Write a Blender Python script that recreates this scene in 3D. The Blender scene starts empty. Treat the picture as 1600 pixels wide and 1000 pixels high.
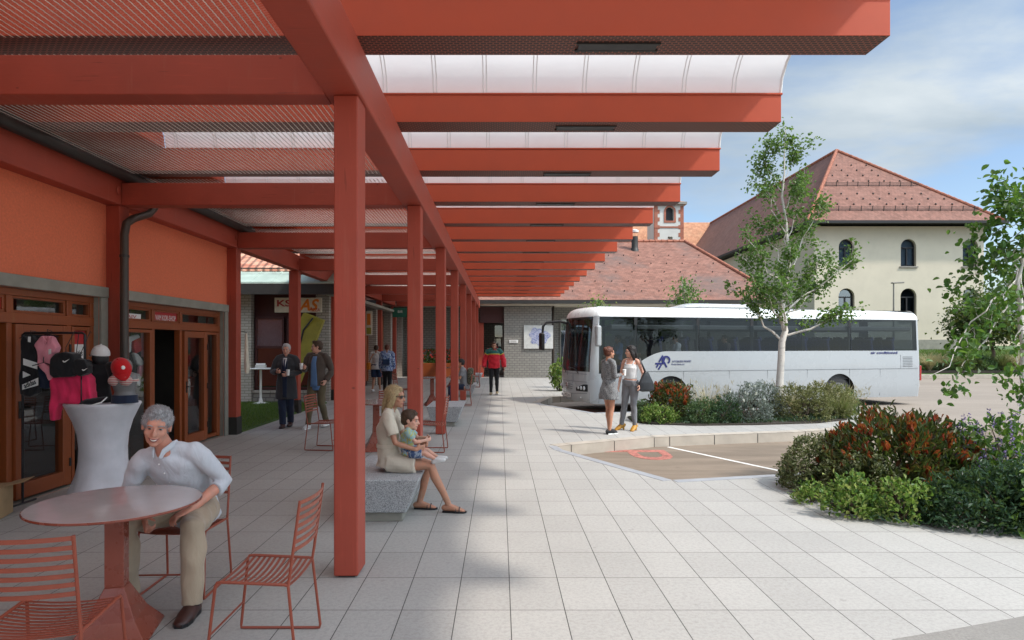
import bpy, bmesh, math, random
import numpy as np
from mathutils import Vector, Matrix
R = math.radians
random.seed(7); RNG = np.random.default_rng(7)
SC = bpy.context.scene
COL = SC.collection
ORG = {}                                   # world origin of every thing built in world coordinates

# ------------------------------------------------------------------ objects
def tag(o, label=None, cat=None, group=None, kind=None):
    if label: o['label'] = label
    if cat: o['category'] = cat
    if group: o['group'] = group
    if kind: o['kind'] = kind
    return o
def thing(name, label, cat, loc=(0, 0, 0), group=None):
    o = bpy.data.objects.new(name, None); COL.objects.link(o)
    o.location = loc; o.empty_display_size = 0.2
    ORG[o.name] = Vector(loc)
    return tag(o, label, cat, group)
def link_mesh(name, me, mats, parent=None):
    o = bpy.data.objects.new(name, me); COL.objects.link(o)
    for m in (mats if isinstance(mats, (list, tuple)) else [mats]): me.materials.append(m)
    if parent is not None:
        o.parent = parent; ORG[o.name] = ORG[parent.name]
    else: ORG[o.name] = Vector((0, 0, 0))
    return o
def np_mesh(name, verts, faces_flat, sizes, mi=None, smooth=False, uv=None):
    me = bpy.data.meshes.new(name)
    verts = np.asarray(verts, dtype=np.float32); faces_flat = np.asarray(faces_flat, dtype=np.int32); sizes = np.asarray(sizes, dtype=np.int32)
    me.vertices.add(len(verts)); me.vertices.foreach_set('co', verts.ravel())
    me.loops.add(len(faces_flat)); me.loops.foreach_set('vertex_index', faces_flat)
    me.polygons.add(len(sizes))
    st = np.zeros(len(sizes), dtype=np.int32); st[1:] = np.cumsum(sizes)[:-1]
    me.polygons.foreach_set('loop_start', st); me.polygons.foreach_set('loop_total', sizes)
    if mi is not None: me.polygons.foreach_set('material_index', np.asarray(mi, dtype=np.int32))
    me.polygons.foreach_set('use_smooth', np.full(len(sizes), bool(smooth)))
    me.update(calc_edges=True)
    return me
def auto_uv(me, org=(0, 0, 0)):
    """metre-scaled UVs in each face's own plane: u level, v up the slope"""
    n = len(me.polygons); nl = len(me.loops)
    if not n: return
    no = np.empty(n * 3, np.float32); me.polygons.foreach_get('normal', no); no = no.reshape(-1, 3)
    lt = np.empty(n, np.int32); me.polygons.foreach_get('loop_total', lt)
    vi = np.empty(nl, np.int32); me.loops.foreach_get('vertex_index', vi)
    co = np.empty(len(me.vertices) * 3, np.float32); me.vertices.foreach_get('co', co); co = co.reshape(-1, 3) + np.array(org, np.float32)
    t = np.stack([-no[:, 1], no[:, 0], np.zeros(n)], 1); L = np.linalg.norm(t, axis=1)
    flat = L < 0.02
    t[flat] = (1, 0, 0); L[flat] = 1; t /= L[:, None]
    b = np.cross(no, t); b[flat] = (0, 1, 0)
    tl = np.repeat(t, lt, 0); bl = np.repeat(b, lt, 0); p = co[vi]
    uv = np.stack([(p * tl).sum(1), (p * bl).sum(1)], 1).astype(np.float32)
    (me.uv_layers.new(name='UVMap')).data.foreach_set('uv', uv.ravel())

def frame(d, side=None):
    d = Vector(d).normalized()
    s = Vector(side) if side is not None else (Vector((0, 0, 1)) if abs(d.z) < .9 else Vector((1, 0, 0))).cross(d)
    s = s - d * d.dot(s)
    if s.length < 1e-5: s = d.orthogonal()
    s.normalize()
    return s, d.cross(s)

class MB:
    def __init__(s): s.v = []; s.f = []; s.m = []
    def add(s, vs, fs, mi=0):
        k = len(s.v); s.v += [tuple(v) for v in vs]; s.f += [[i + k for i in f] for f in fs]; s.m += [mi] * len(fs); return s
    def box(s, x0, x1, y0, y1, z0, z1, mi=0):
        if x0 > x1: x0, x1 = x1, x0
        if y0 > y1: y0, y1 = y1, y0
        if z0 > z1: z0, z1 = z1, z0
        return s.add([(x, y, z) for z in (z0, z1) for y in (y0, y1) for x in (x0, x1)],
                     [(0, 2, 3, 1), (4, 5, 7, 6), (0, 1, 5, 4), (2, 6, 7, 3), (0, 4, 6, 2), (1, 3, 7, 5)], mi)
    def obox(s, c, ax, ay, az, hx, hy, hz, mi=0):
        c, ax, ay, az = Vector(c), Vector(ax), Vector(ay), Vector(az)
        return s.add([c + ax * hx * i + ay * hy * j + az * hz * k for k in (-1, 1) for j in (-1, 1) for i in (-1, 1)],
                     [(0, 2, 3, 1), (4, 5, 7, 6), (0, 1, 5, 4), (2, 6, 7, 3), (0, 4, 6, 2), (1, 3, 7, 5)], mi)
    def bar(s, a, b, w, h, mi=0, side=None):
        a, b = Vector(a), Vector(b); d = (b - a).normalized(); x, y = frame(d, side)
        return s.obox((a + b) / 2, x, y, d, w / 2, h / 2, (b - a).length / 2, mi)
    def loft(s, pts, rad, n=10, side=None, cap=True, round_cap=False, mi=0, closed=False):
        pts = [Vector(p) for p in pts]; rad = [(r, r) if not isinstance(r, (tuple, list)) else r for r in rad]
        if round_cap:
            def ext(p, q, r):
                d = (p - q).normalized(); e = (r[0] + r[1]) / 2
                return [(p + d * e * .55, (r[0] * .8, r[1] * .8)), (p + d * e * .9, (r[0] * .38, r[1] * .38))]
            a = ext(pts[0], pts[1], rad[0]); b = ext(pts[-1], pts[-2], rad[-1])
            pts = [a[1][0], a[0][0]] + pts + [b[0][0], b[1][0]]; rad = [a[1][1], a[0][1]] + rad + [b[0][1], b[1][1]]
        k = len(s.v); prev = None; N = len(pts)
        for i, p in enumerate(pts):
            if closed: d = pts[(i + 1) % N] - pts[i - 1]
            else: d = pts[min(i + 1, N - 1)] - pts[max(i - 1, 0)]
            if d.length < 1e-7: d = Vector((0, 0, 1))
            x, y = frame(d, side if side is not None else prev)
            prev = x
            for j in range(n):
                t = 2 * math.pi * j / n
                s.v.append(tuple(p + x * rad[i][0] * math.cos(t) + y * rad[i][1] * math.sin(t)))
        for i in range(N if closed else N - 1):
            for j in range(n):
                a, b = k + i * n + j, k + i * n + (j + 1) % n; c = k + ((i + 1) % N) * n + j; e = k + ((i + 1) % N) * n + (j + 1) % n
                s.f.append([a, b, e, c]); s.m.append(mi)
        if cap and not closed:
            s.f.append([k + j for j in range(n)][::-1]); s.m.append(mi)
            s.f.append([k + (N - 1) * n + j for j in range(n)]); s.m.append(mi)
        return s
    def tube(s, pts, r, n=8, mi=0, closed=False): return s.loft(pts, [r] * len(pts), n, mi=mi, closed=closed)
    def ball(s, c, r, f=(0, 1, 0), u=(0, 0, 1), n=12, m=8, mi=0):
        c, f, u = Vector(c), Vector(f).normalized(), Vector(u).normalized(); x = f.cross(u).normalized(); u = x.cross(f)
        if not isinstance(r, (tuple, list)): r = (r, r, r)
        vs = [c + u * r[2]]; fs = []
        for i in range(1, m):
            a = math.pi * i / m
            for j in range(n):
                t = 2 * math.pi * j / n
                vs.append(c + u * r[2] * math.cos(a) + x * r[0] * math.sin(a) * math.cos(t) + f * r[1] * math.sin(a) * math.sin(t))
        vs.append(c - u * r[2])
        for j in range(n):
            fs.append((0, 1 + j, 1 + (j + 1) % n)); fs.append((len(vs) - 1, 1 + (m - 2) * n + (j + 1) % n, 1 + (m - 2) * n + j))
        for i in range(m - 2):
            for j in range(n):
                a = 1 + i * n + j; b = 1 + i * n + (j + 1) % n
                fs.append((a, a + n, b + n, b))
        return s.add(vs, fs, mi)
    def lathe(s, prof, c=(0, 0, 0), n=32, mi=0, cap=True):
        c = Vector(c); k = len(s.v)
        for (r, z) in prof:
            for j in range(n):
                t = 2 * math.pi * j / n; s.v.append((c.x + r * math.cos(t), c.y + r * math.sin(t), c.z + z))
        for i in range(len(prof) - 1):
            for j in range(n):
                a, b = k + i * n + j, k + i * n + (j + 1) % n
                s.f.append([a, b, b + n, a + n]); s.m.append(mi)
        if cap:
            s.f.append([k + j for j in range(n)][::-1]); s.m.append(mi)
            s.f.append([k + (len(prof) - 1) * n + j for j in range(n)]); s.m.append(mi)
        return s
    def prism(s, poly, o, ax, ay, az, t, mi=0, mside=None):
        """polygon (u,v) in plane o + u*ax + v*ay, thickened by t along az"""
        o, ax, ay, az = Vector(o), Vector(ax), Vector(ay), Vector(az); n = len(poly)
        A = [o + ax * u + ay * v for u, v in poly]; B = [p + az * t for p in A]
        return s.add(A + B, [list(range(n))[::-1], list(range(n, 2 * n))], mi).add(A + B, [(i, (i + 1) % n, n + (i + 1) % n, n + i) for i in range(n)], mi if mside is None else mside)
    def mesh(s, name='m', org=(0, 0, 0), smooth=False):
        v = np.array(s.v, np.float32).reshape(-1, 3) - np.array(org, np.float32)
        me = np_mesh(name, v, [i for f in s.f for i in f], [len(f) for f in s.f], s.m, smooth)
        auto_uv(me, org); return me
    def build(s, name, mats, parent=None, smooth=False, bevel=0, seg=2, fix=True):
        org = ORG[parent.name] if parent is not None else (0, 0, 0)
        me = s.mesh(name, org, smooth)
        if fix:
            bm = bmesh.new(); bm.from_mesh(me); bmesh.ops.recalc_face_normals(bm, faces=bm.faces); bm.to_mesh(me); bm.free()
        o = link_mesh(name, me, mats, parent)
        if smooth == 'auto':
            me.polygons.foreach_set('use_smooth', [True] * len(me.polygons))
            try: me.set_sharp_from_angle(angle=R(38))
            except Exception: pass
        if bevel:
            b = o.modifiers.new('bevel', 'BEVEL'); b.width = bevel; b.segments = seg; b.limit_method = 'ANGLE'; b.angle_limit = R(40)
        return o

def evaluated(o):
    dg = bpy.context.evaluated_depsgraph_get(); return bpy.data.meshes.new_from_object(o.evaluated_get(dg))
def remesh(mb, voxel, smooth=2, factor=.5, deform=None):
    """union of closed shapes as one continuous surface"""
    me = bpy.data.meshes.new('t'); me.from_pydata(mb.v, [], mb.f); me.update()
    bm = bmesh.new(); bm.from_mesh(me); bmesh.ops.recalc_face_normals(bm, faces=bm.faces); bm.to_mesh(me); bm.free()
    o = bpy.data.objects.new('t', me); COL.objects.link(o)
    r = o.modifiers.new('r', 'REMESH'); r.mode = 'VOXEL'; r.voxel_size = voxel; r.use_smooth_shade = True
    if smooth:
        s = o.modifiers.new('s', 'SMOOTH'); s.factor = factor; s.iterations = smooth
    out = evaluated(o)
    bpy.data.objects.remove(o); bpy.data.meshes.remove(me)
    if deform is not None:
        co = np.empty(len(out.vertices) * 3, np.float32); out.vertices.foreach_get('co', co)
        no = np.empty(len(out.vertices) * 3, np.float32); out.vertices.foreach_get('normal', no)
        out.vertices.foreach_set('co', deform(co.reshape(-1, 3), no.reshape(-1, 3)).astype(np.float32).ravel()); out.update()
    out.polygons.foreach_set('use_smooth', [True] * len(out.polygons)); out.materials.clear()
    return out
def text(body, w, h, mat, parent, name='lettering', o=(0, 0, 0), ax=(1, 0, 0), ay=(0, 0, 1), depth=.003, bold=0, shear=0):
    """flat lettering, w x h metres, lower left corner at o, baseline along ax, up along ay"""
    cu = bpy.data.curves.new('t', 'FONT'); cu.body = body; cu.extrude = depth; cu.offset = bold; cu.shear = shear; cu.resolution_u = 4
    t = bpy.data.objects.new('t', cu); COL.objects.link(t); bpy.context.view_layer.update()
    me = evaluated(t); bpy.data.objects.remove(t)
    co = np.empty(len(me.vertices) * 3, np.float32); me.vertices.foreach_get('co', co); co = co.reshape(-1, 3)
    lo, hi = co.min(0), co.max(0)
    ax, ay = Vector(ax).normalized(), Vector(ay).normalized(); az = ax.cross(ay)
    org = ORG[parent.name] if parent is not None else Vector((0, 0, 0))
    p = (np.outer((co[:, 0] - lo[0]) / (hi[0] - lo[0]) * w, ax) + np.outer((co[:, 1] - lo[1]) / (hi[1] - lo[1]) * h, ay)
         + np.outer(co[:, 2] + depth, az) + np.array(Vector(o) - org))
    me.vertices.foreach_set('co', p.astype(np.float32).ravel()); me.update(); me.materials.clear()
    return link_mesh(name, me, mat, parent)
def copy_tree(o, parent=None):
    c = o.copy(); COL.objects.link(c)
    if parent is not None: c.parent = parent
    for ch in list(o.children): copy_tree(ch, c)
    return c

# ------------------------------------------------------------------ measuring the photograph (1600 x 1000, camera at 1.75 m)
CAM = Vector((0, 0, 1.75))
def at(px, py, Y): return Vector(((px - 781) * Y / 1000, Y, 1.75 - (py - 538) * Y / 1000))
def gnd(px, py, z=0.0):
    Y = (1.75 - z) * 1000 / (py - 538); return Vector(((px - 781) * Y / 1000, Y, z))

# ------------------------------------------------------------------ materials
def srgb(*c):
    f = lambda u: u / 12.92 if u <= .04045 else ((u + .055) / 1.055) ** 2.4
    return tuple(f(x / 255) for x in c)
class NT:
    def __init__(s, name):
        s.mat = bpy.data.materials.new(name); s.mat.use_nodes = True; s.t = s.mat.node_tree; s.t.nodes.clear()
        s.out = s.n('ShaderNodeOutputMaterial')
    def n(s, typ, **kw):
        nd = s.t.nodes.new(typ)
        for k, v in kw.items():
            if k.startswith('i_'):
                key = k[2:]; key = int(key) if key.isdigit() else key.replace('_', ' ')
                s.set(nd.inputs[key], v)
            else: setattr(nd, k, v)
        return nd
    def set(s, sock, v):
        if isinstance(v, bpy.types.NodeSocket): s.t.links.new(v, sock)
        elif isinstance(v, bpy.types.Node): s.t.links.new(v.outputs[0], sock)
        elif isinstance(v, (tuple, list)) and len(v) == 3 and sock.type == 'RGBA': sock.default_value = (*v, 1)
        else: sock.default_value = v
    def mix(s, f, a, b, blend='MIX'):
        m = s.n('ShaderNodeMix', data_type='RGBA', blend_type=blend); s.set(m.inputs[0], f); s.set(m.inputs[6], a); s.set(m.inputs[7], b); return m.outputs[2]
    def math(s, op, a, b=0.0, c=0.0):
        m = s.n('ShaderNodeMath', operation=op); s.set(m.inputs[0], a); s.set(m.inputs[1], b); s.set(m.inputs[2], c); return m.outputs[0]
    def noise(s, vec, scale, detail=4, rough=.55, dist=0):
        return s.n('ShaderNodeTexNoise', i_Vector=vec, i_Scale=scale, i_Detail=detail, i_Roughness=rough, i_Distortion=dist).outputs[0]
    def ramp(s, f, lo, hi):
        return s.n('ShaderNodeMapRange', clamp=True, i_0=f, i_1=lo, i_2=hi, i_3=0.0, i_4=1.0).outputs[0]
    def map(s, vec, sc=(1, 1, 1), rot=(0, 0, 0), loc=(0, 0, 0)):
        return s.n('ShaderNodeMapping', i_Vector=vec, i_Scale=sc, i_Rotation=rot, i_Location=loc).outputs[0]
    @property
    def uv(s): return s.n('ShaderNodeTexCoord').outputs['UV']
    @property
    def obj(s): return s.n('ShaderNodeTexCoord').outputs['Object']
    def bump(s, h, strength=.3, dist=.01, normal=None):
        b = s.n('ShaderNodeBump', i_Strength=strength, i_Distance=dist, i_Height=h)
        if normal is not None: s.set(b.inputs['Normal'], normal)
        return b.outputs[0]
    def principled(s, col, rough=.6, normal=None, metal=0, spec=.5, **kw):
        p = s.n('ShaderNodeBsdfPrincipled'); s.set(p.inputs['Base Color'], col); s.set(p.inputs['Roughness'], rough); s.set(p.inputs['Metallic'], metal)
        s.set(p.inputs['Specular IOR Level'], spec)
        if normal is not None: s.set(p.inputs['Normal'], normal)
        for k, v in kw.items(): s.set(p.inputs[k.replace('_', ' ')], v)
        return p
    def done(s, sh): s.t.links.new(sh.outputs[0] if isinstance(sh, bpy.types.Node) else sh, s.out.inputs[0]); return s.mat

def sc3(c, k): return tuple(min(1, x * k) for x in c)
def plain(name, col, rough=.6, metal=0, var=.12, scale=8, bump=.0, bscale=60, spec=.5, coat=0, grime=0.0):
    """one colour, with uneven tone and a fine surface"""
    t = NT(name); o = t.obj
    n1 = t.noise(o, scale, 5); c = t.mix(t.ramp(n1, .3, .7), sc3(col, 1 - var), sc3(col, 1 + var))
    if grime: c = t.mix(t.math('MULTIPLY', t.ramp(t.noise(o, 1.3, 6, .65), .5, .8), grime), c, sc3(col, .45))
    nrm = t.bump(t.noise(o, bscale, 3), bump, .004) if bump else None
    r = t.n('ShaderNodeMapRange', i_0=n1, i_1=.3, i_2=.7, i_3=max(.02, rough - .06), i_4=min(1, rough + .06)).outputs[0]
    return t.done(t.principled(c, r, nrm, metal, spec, Coat_Weight=coat))
def painted_wood(name, col, grain='v', rough=.55, worn=.45):
    t = NT(name); uv = t.uv
    st = t.map(uv, (3.0, 45, 1) if grain == 'u' else (45, 3.0, 1))
    g = t.noise(st, 1.0, 6, .6, .4); blot = t.noise(t.obj, 1.6, 5, .6)
    c = t.mix(t.ramp(blot, .3, .75), sc3(col, .86), sc3(col, 1.12))
    c = t.mix(t.math('MULTIPLY', t.ramp(g, .58, .75), worn), c, sc3(col, 1.45))
    c = t.mix(t.math('MULTIPLY', t.ramp(t.noise(st, .7, 3), .66, .72), .5), c, sc3(col, .35))
    kn = t.n('ShaderNodeTexVoronoi', i_Vector=t.map(uv, (1, 1.7, 1)), i_Scale=3.1).outputs['Distance']
    c = t.mix(t.math('MULTIPLY', t.ramp(kn, .055, .025), .75), c, sc3(col, .3))
    dr = t.noise(t.map(uv, (9, .7, 1)), 1.0, 5, .65); c = t.mix(t.math('MULTIPLY', t.ramp(dr, .6, .72), .35), c, (min(1, col[0] * 1.15), col[1] * 2.2, col[2] * 2.6))
    return t.done(t.principled(c, t.math('ADD', rough - .1, t.math('MULTIPLY', blot, .2)), t.bump(g, .22, .004)))
def brickwork(name, c1, c2, mortar, bw=.25, bh=.075, ms=.012, rough=.85, stain=.3):
    t = NT(name); uv = t.uv
    b = t.n('ShaderNodeTexBrick', offset=.5, i_Vector=uv, i_Color1=c1, i_Color2=c2, i_Mortar=mortar, i_Scale=1.0)
    for k, v in (('Mortar Size', ms), ('Brick Width', bw), ('Row Height', bh), ('Mortar Smooth', .2), ('Bias', 0)): b.inputs[k].default_value = v
    c = t.mix(t.math('MULTIPLY', t.ramp(t.noise(t.obj, .8, 6, .7), .5, .8), stain), b.outputs[0], sc3(c1, .4))
    c = t.mix(.35, c, t.mix(t.noise(uv, 40, 3), sc3(c1, .6), sc3(c1, 1.3)))
    return t.done(t.principled(c, rough, t.bump(b.outputs[1], -.6, .008)))
def tiles(name, c1, c2, w=.2, h=.165, stain=None, amt=.6):
    """plain clay tiles in courses, v up the slope"""
    t = NT(name); uv = t.uv
    b = t.n('ShaderNodeTexBrick', offset=.5, i_Vector=uv, i_Color1=c1, i_Color2=c2, i_Mortar=sc3(c1, .3), i_Scale=1.0)
    for k, v in (('Mortar Size', .008), ('Brick Width', w), ('Row Height', h), ('Mortar Smooth', .3)): b.inputs[k].default_value = v
    v = t.n('ShaderNodeSeparateXYZ', i_0=uv).outputs[1]
    fr = t.math('FRACT', t.math('DIVIDE', v, h))
    c = b.outputs[0]
    wn = t.n('ShaderNodeTexVoronoi', i_Vector=t.map(uv, (1 / w, 1 / h, 1)), i_Scale=1.0).outputs['Color']
    c = t.mix(.35, c, t.mix(t.n('ShaderNodeSeparateColor', i_0=wn).outputs[0], sc3(c1, .55), sc3(c2, 1.35)))
    if stain is not None:
        c = t.mix(t.math('MULTIPLY', t.ramp(t.noise(t.map(t.obj, (1, 1, .45)), .33, 7, .68), .48, .7), amt), c, stain)
    return t.done(t.principled(c, .8, t.bump(t.math('SUBTRACT', b.outputs[1], fr), -.8, .03)))
def leafmat(name, cols, trans=.35, rough=.45):
    """every leaf its own tone out of the given colours"""
    t = NT(name); r = t.n('ShaderNodeNewGeometry').outputs['Random Per Island']
    cr = t.n('ShaderNodeValToRGB', i_0=r); e = cr.color_ramp.elements
    while len(e) < len(cols): e.new(.5)
    for i, c in enumerate(cols): e[i].position = i / max(1, len(cols) - 1); e[i].color = (*c, 1)
    p = t.principled(cr.outputs[0], rough, spec=.35)
    tr = t.n('ShaderNodeBsdfTranslucent', i_0=t.mix(.4, cr.outputs[0], (.25, .35, .04), 'ADD'))
    m = t.n('ShaderNodeMixShader', i_0=trans, i_1=p.outputs[0], i_2=tr.outputs[0])
    return t.done(m)
def glassmat(name, tint=(.35, .4, .42), refl=.1, rough=.02, k=.9):
    """window pane: lets light through, tinted, and mirrors at a slant"""
    t = NT(name)
    f = t.n('ShaderNodeFresnel', i_IOR=1.5).outputs[0]
    g = t.n('ShaderNodeBsdfGlossy', i_Color=(.95, .97, 1.0), i_Roughness=rough); tr = t.n('ShaderNodeBsdfTransparent', i_Color=tint)
    front = t.math('SUBTRACT', 1.0, t.n('ShaderNodeNewGeometry').outputs['Backfacing'])
    m = t.n('ShaderNodeMixShader', i_0=t.math('MULTIPLY', front, t.math('MINIMUM', t.math('ADD', t.math('MULTIPLY', f, k), refl), 1.0)), i_1=tr.outputs[0], i_2=g.outputs[0])
    return t.done(m)
def paving(name, w, h, ox, oy, base, joint, speck=.1):
    t = NT(name); o = t.map(t.obj, loc=(-ox, -oy, 0))
    b = t.n('ShaderNodeTexBrick', offset=0.0, i_Vector=o, i_Color1=sc3(base, .84), i_Color2=sc3(base, 1.06), i_Mortar=joint, i_Scale=1.0)
    for k, v in (('Mortar Size', .0032), ('Brick Width', w), ('Row Height', h), ('Mortar Smooth', .1), ('Bias', 0)): b.inputs[k].default_value = v
    sp = t.noise(o, 95, 4, .7); sp2 = t.noise(o, 260, 2)
    c = t.mix(t.ramp(sp, .32, .68), sc3(base, 1 - speck * 1.6), sc3(base, 1 + speck))
    c = t.mix(t.math('MULTIPLY', t.ramp(sp2, .6, .7), .35), c, sc3(base, .42))
    c = t.mix(t.math('MULTIPLY', t.ramp(t.noise(o, 34, 4, .75), .45, .6), .6), c, sc3(base, .58)); c = t.mix(.42, c, b.outputs[0])
    c = t.mix(t.math('MULTIPLY', t.ramp(t.noise(o, .55, 7, .65), .42, .8), .38), c, sc3(base, .60))
    c = t.mix(t.math('MULTIPLY', t.ramp(t.noise(o, 9, 3, .6), .66, .73), .35), c, sc3(base, .5))
    c = t.mix(b.outputs[1], c, joint)
    return t.done(t.principled(c, .72, t.bump(t.math('ADD', t.math('MULTIPLY', b.outputs[1], -1.0), t.math('MULTIPLY', sp, .25)), .45, .004), spec=.35))
def asphalt(name, base, streak=(1, 1, 1), amt=.45):
    t = NT(name); o = t.obj
    c = t.mix(t.ramp(t.noise(t.map(o, streak), .6, 7, .68), .3, .72), sc3(base, 1 - amt), sc3(base, 1 + amt * .5))
    c = t.mix(t.ramp(t.noise(o, 70, 3, .7), .35, .65), sc3(base, .75), c)
    c = t.mix(t.math('MULTIPLY', t.ramp(t.noise(o, 2.2, 5, .7), .62, .72), .5), c, sc3(base, .45))
    return t.done(t.principled(c, .85, t.bump(t.noise(o, 120, 2), .35, .004), spec=.3))
def speckle(name, a, b, scale=130, rough=.6, bump=.1):
    t = NT(name); o = t.obj
    c = t.mix(t.ramp(t.noise(o, scale, 2, .8), .42, .58), a, b); c = t.mix(t.math('MULTIPLY', t.ramp(t.noise(o, scale * .7, 2), .6, .66), .7), c, sc3(a, .4))
    c = t.mix(t.math('MULTIPLY', t.ramp(t.noise(o, 3, 5), .5, .8), .2), c, sc3(a, .6))
    return t.done(t.principled(c, rough, t.bump(t.noise(o, scale, 2), bump, .003)))
def clothmat(name, col, rough=.85, wrinkle=.5, wscale=9, pat=None, patcol=None, pscale=40):
    t = NT(name); o = t.obj
    w = t.noise(t.map(o, (1, 1, .55)), wscale, 3, .5, 1.2); fine = t.noise(o, 350, 1)
    c = t.mix(t.ramp(t.noise(o, 5, 3), .3, .7), sc3(col, .9), sc3(col, 1.08))
    if pat == 'print': c = t.mix(t.ramp(t.noise(o, pscale, 2, .5, 1.5), .5, .56), c, patcol)
    if pat == 'check':
        s = t.n('ShaderNodeSeparateXYZ', i_0=o)
        a = t.math('GREATER_THAN', t.math('FRACT', t.math('MULTIPLY', t.math('ADD', s.outputs[0], s.outputs[1]), pscale)), .5); b = t.math('GREATER_THAN', t.math('FRACT', t.math('MULTIPLY', s.outputs[2], pscale)), .5)
        c = t.mix(t.math('MULTIPLY', t.math('ADD', a, b), .5), c, patcol)
    if pat == 'stripe':
        s = t.n('ShaderNodeSeparateXYZ', i_0=o).outputs[2]
        c = t.mix(t.math('GREATER_THAN', t.math('FRACT', t.math('MULTIPLY', s, pscale)), .5), c, patcol)
    nb = t.bump(fine, .12, .001, t.bump(w, wrinkle, .02))
    return t.done(t.principled(c, rough, nb, spec=.25, Sheen_Weight=.2))
def skinmat(name, col):
    t = NT(name); o = t.obj
    c = t.mix(t.ramp(t.noise(o, 22, 4), .35, .7), sc3(col, .9), (min(1, col[0] * 1.12), col[1] * .95, col[2] * .9))
    p = t.principled(c, .5, t.bump(t.noise(o, 260, 2), .12, .001), spec=.4, Subsurface_Weight=.12)
    p.inputs['Subsurface Radius'].default_value = (.01, .004, .002); p.inputs['Subsurface Scale'].default_value = .6
    return t.done(p)
def hairmat(name, a, b):
    t = NT(name); o = t.map(t.obj, (1, 1, .22))
    n = t.noise(o, 140, 3, .6, .6); c = t.mix(t.ramp(n, .3, .7), a, b)
    return t.done(t.principled(c, .5, t.bump(n, .8, .006), spec=.4))

TERRA = (.375, .060, .033)
M = {}
M['post'] = painted_wood('painted_timber_upright', TERRA, 'v')
M['beam'] = painted_wood('painted_timber_lengthwise', TERRA, 'u')
M['gutter'] = plain('powder_coated_gutter', (.40, .062, .024), .5, spec=.3, var=.05, scale=3, bump=.03, bscale=25)
M['steel_red'] = plain('coral_coated_steel', (.28, .062, .033), .38, var=.06, scale=20)
M['stucco'] = plain('orange_render', (.74, .18, .088), .9, var=.09, scale=38, bump=1.0, bscale=60, grime=.1)
M['concrete'] = plain('grey_concrete', (.27, .26, .22), .9, var=.15, scale=4, bump=.3, bscale=50, grime=.3)
M['wood'] = painted_wood('varnished_wood', (.26, .062, .016), 'v', .4, .15)
M['black'] = plain('black_plastic', (.012, .012, .014), .4, var=.2)
M['dark_metal'] = plain('dark_metal', (.035, .033, .03), .5, .3)
M['downpipe'] = plain('brown_downpipe', (.06, .045, .035), .45, .2)
M['granite'] = speckle('speckled_granite', (.24, .245, .25), (.52, .53, .54), 110)
M['plaza'] = paving('granite_slabs', .358, .585, .07, .12, (.415, .400, .375), (.06, .057, .052))
M['kerb'] = plain('kerb_stone', (.42, .37, .31), .85, var=.12, scale=3, bump=.3, grime=.3)
M['edge'] = plain('grey_edging_stone', (.30, .31, .33), .8, var=.1, scale=6, bump=.3)
M['road'] = asphalt('tan_road_surface', (.34, .285, .235), (.35, 1, 1), .3)
M['bay'] = asphalt('worn_bay_surface', (.27, .212, .16), (.5, 2.6, 1), .75)
M['patch'] = asphalt('grey_concrete_path', (.27, .255, .235), (1, 1, 1), .2)
M['redpaint'] = plain('faded_red_paint', (.36, .13, .10), .85, var=.5, scale=14)
M['whitepaint'] = plain('white_road_paint', (.7, .68, .64), .8, var=.15, scale=14)
M['soil'] = plain('dark_soil', (.035, .028, .02), .95, var=.4, scale=20, bump=.9, bscale=30)
M['lawn'] = plain('lawn_ground', (.06, .11, .02), .95, var=.35, scale=5, bump=.8, bscale=60)
M['mesh_metal'] = plain('galvanised_mesh', (.86, .80, .73), .5, .0, var=.12)
M['white'] = plain('white_paint', (.78, .78, .76), .5, var=.04)
M['pane'] = glassmat('window_pane', (.86, .88, .88), .04)
M['darkpane'] = glassmat('dim_window_pane', (.60, .66, .72), .14)
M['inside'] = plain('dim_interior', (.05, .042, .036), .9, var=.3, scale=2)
WORLD_STRENGTH, SUN_STRENGTH, EXPOSURE = .14, 3.0, .35
CLOUD_LOC = (3.1, .4, 0)
# ================================================================== the ground
def sheet(name, poly, z, mat, kind='structure', base=None, mside=None, **kw):
    b = MB().prism(poly, (0, 0, base if base is not None else z - .05), (1, 0, 0), (0, 1, 0), (0, 0, 1), (z - base) if base is not None else .05, 0, 1 if mside else 0)
    o = b.build(name, [mat, mside] if mside else mat)
    return tag(o, kind=kind)
sheet('road', [(-250, -60), (250, -60), (250, 400), (-250, 400)], -.19, M['road'], base=-.6)
PLAZA = [(-16, -5), (12.5, -5), (12.5, 10.72), (3.93, 8.66), (2.22, 8.25), (1.05, 10.6), (.98, 11.0), (2.93, 12.07), (5.86, 12.77), (6.7, 13.06), (7.9, 13.7), (8.9, 14.8),
         (9.3, 16.3), (9.2, 17.3), (8.6, 17.83), (2.42, 16.35), (1.25, 18.7), (1.2, 19.2), (1.75, 21.3), (6, 23.2), (13.5, 25.2), (13.5, 44), (-16, 44)]
pl = MB()
bm = bmesh.new(); vs = [bm.verts.new((x, y, 0)) for x, y in PLAZA]; bmesh.ops.triangle_fill(bm, edges=[bm.edges.new((vs[i], vs[(i + 1) % len(vs)])) for i in range(len(vs))], use_beauty=True)
bm.verts.index_update(); pl.add([v.co for v in bm.verts], [[v.index for v in f.verts] for f in bm.faces], 0); bm.free()
for i in range(len(PLAZA)):                                              # the kerb faces, with a small chamfer and open joints between the stones
    a, b = Vector((*PLAZA[i], 0)), Vector((*PLAZA[(i + 1) % len(PLAZA)], 0)); pl.add([a, b, b - Vector((0, 0, .4)), a - Vector((0, 0, .4))], [(0, 1, 2, 3)], 1)
o = pl.build('plaza_paving', [M['plaza'], M['kerb']]); tag(o, kind='structure')
jt = MB(); L = 0
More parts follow.
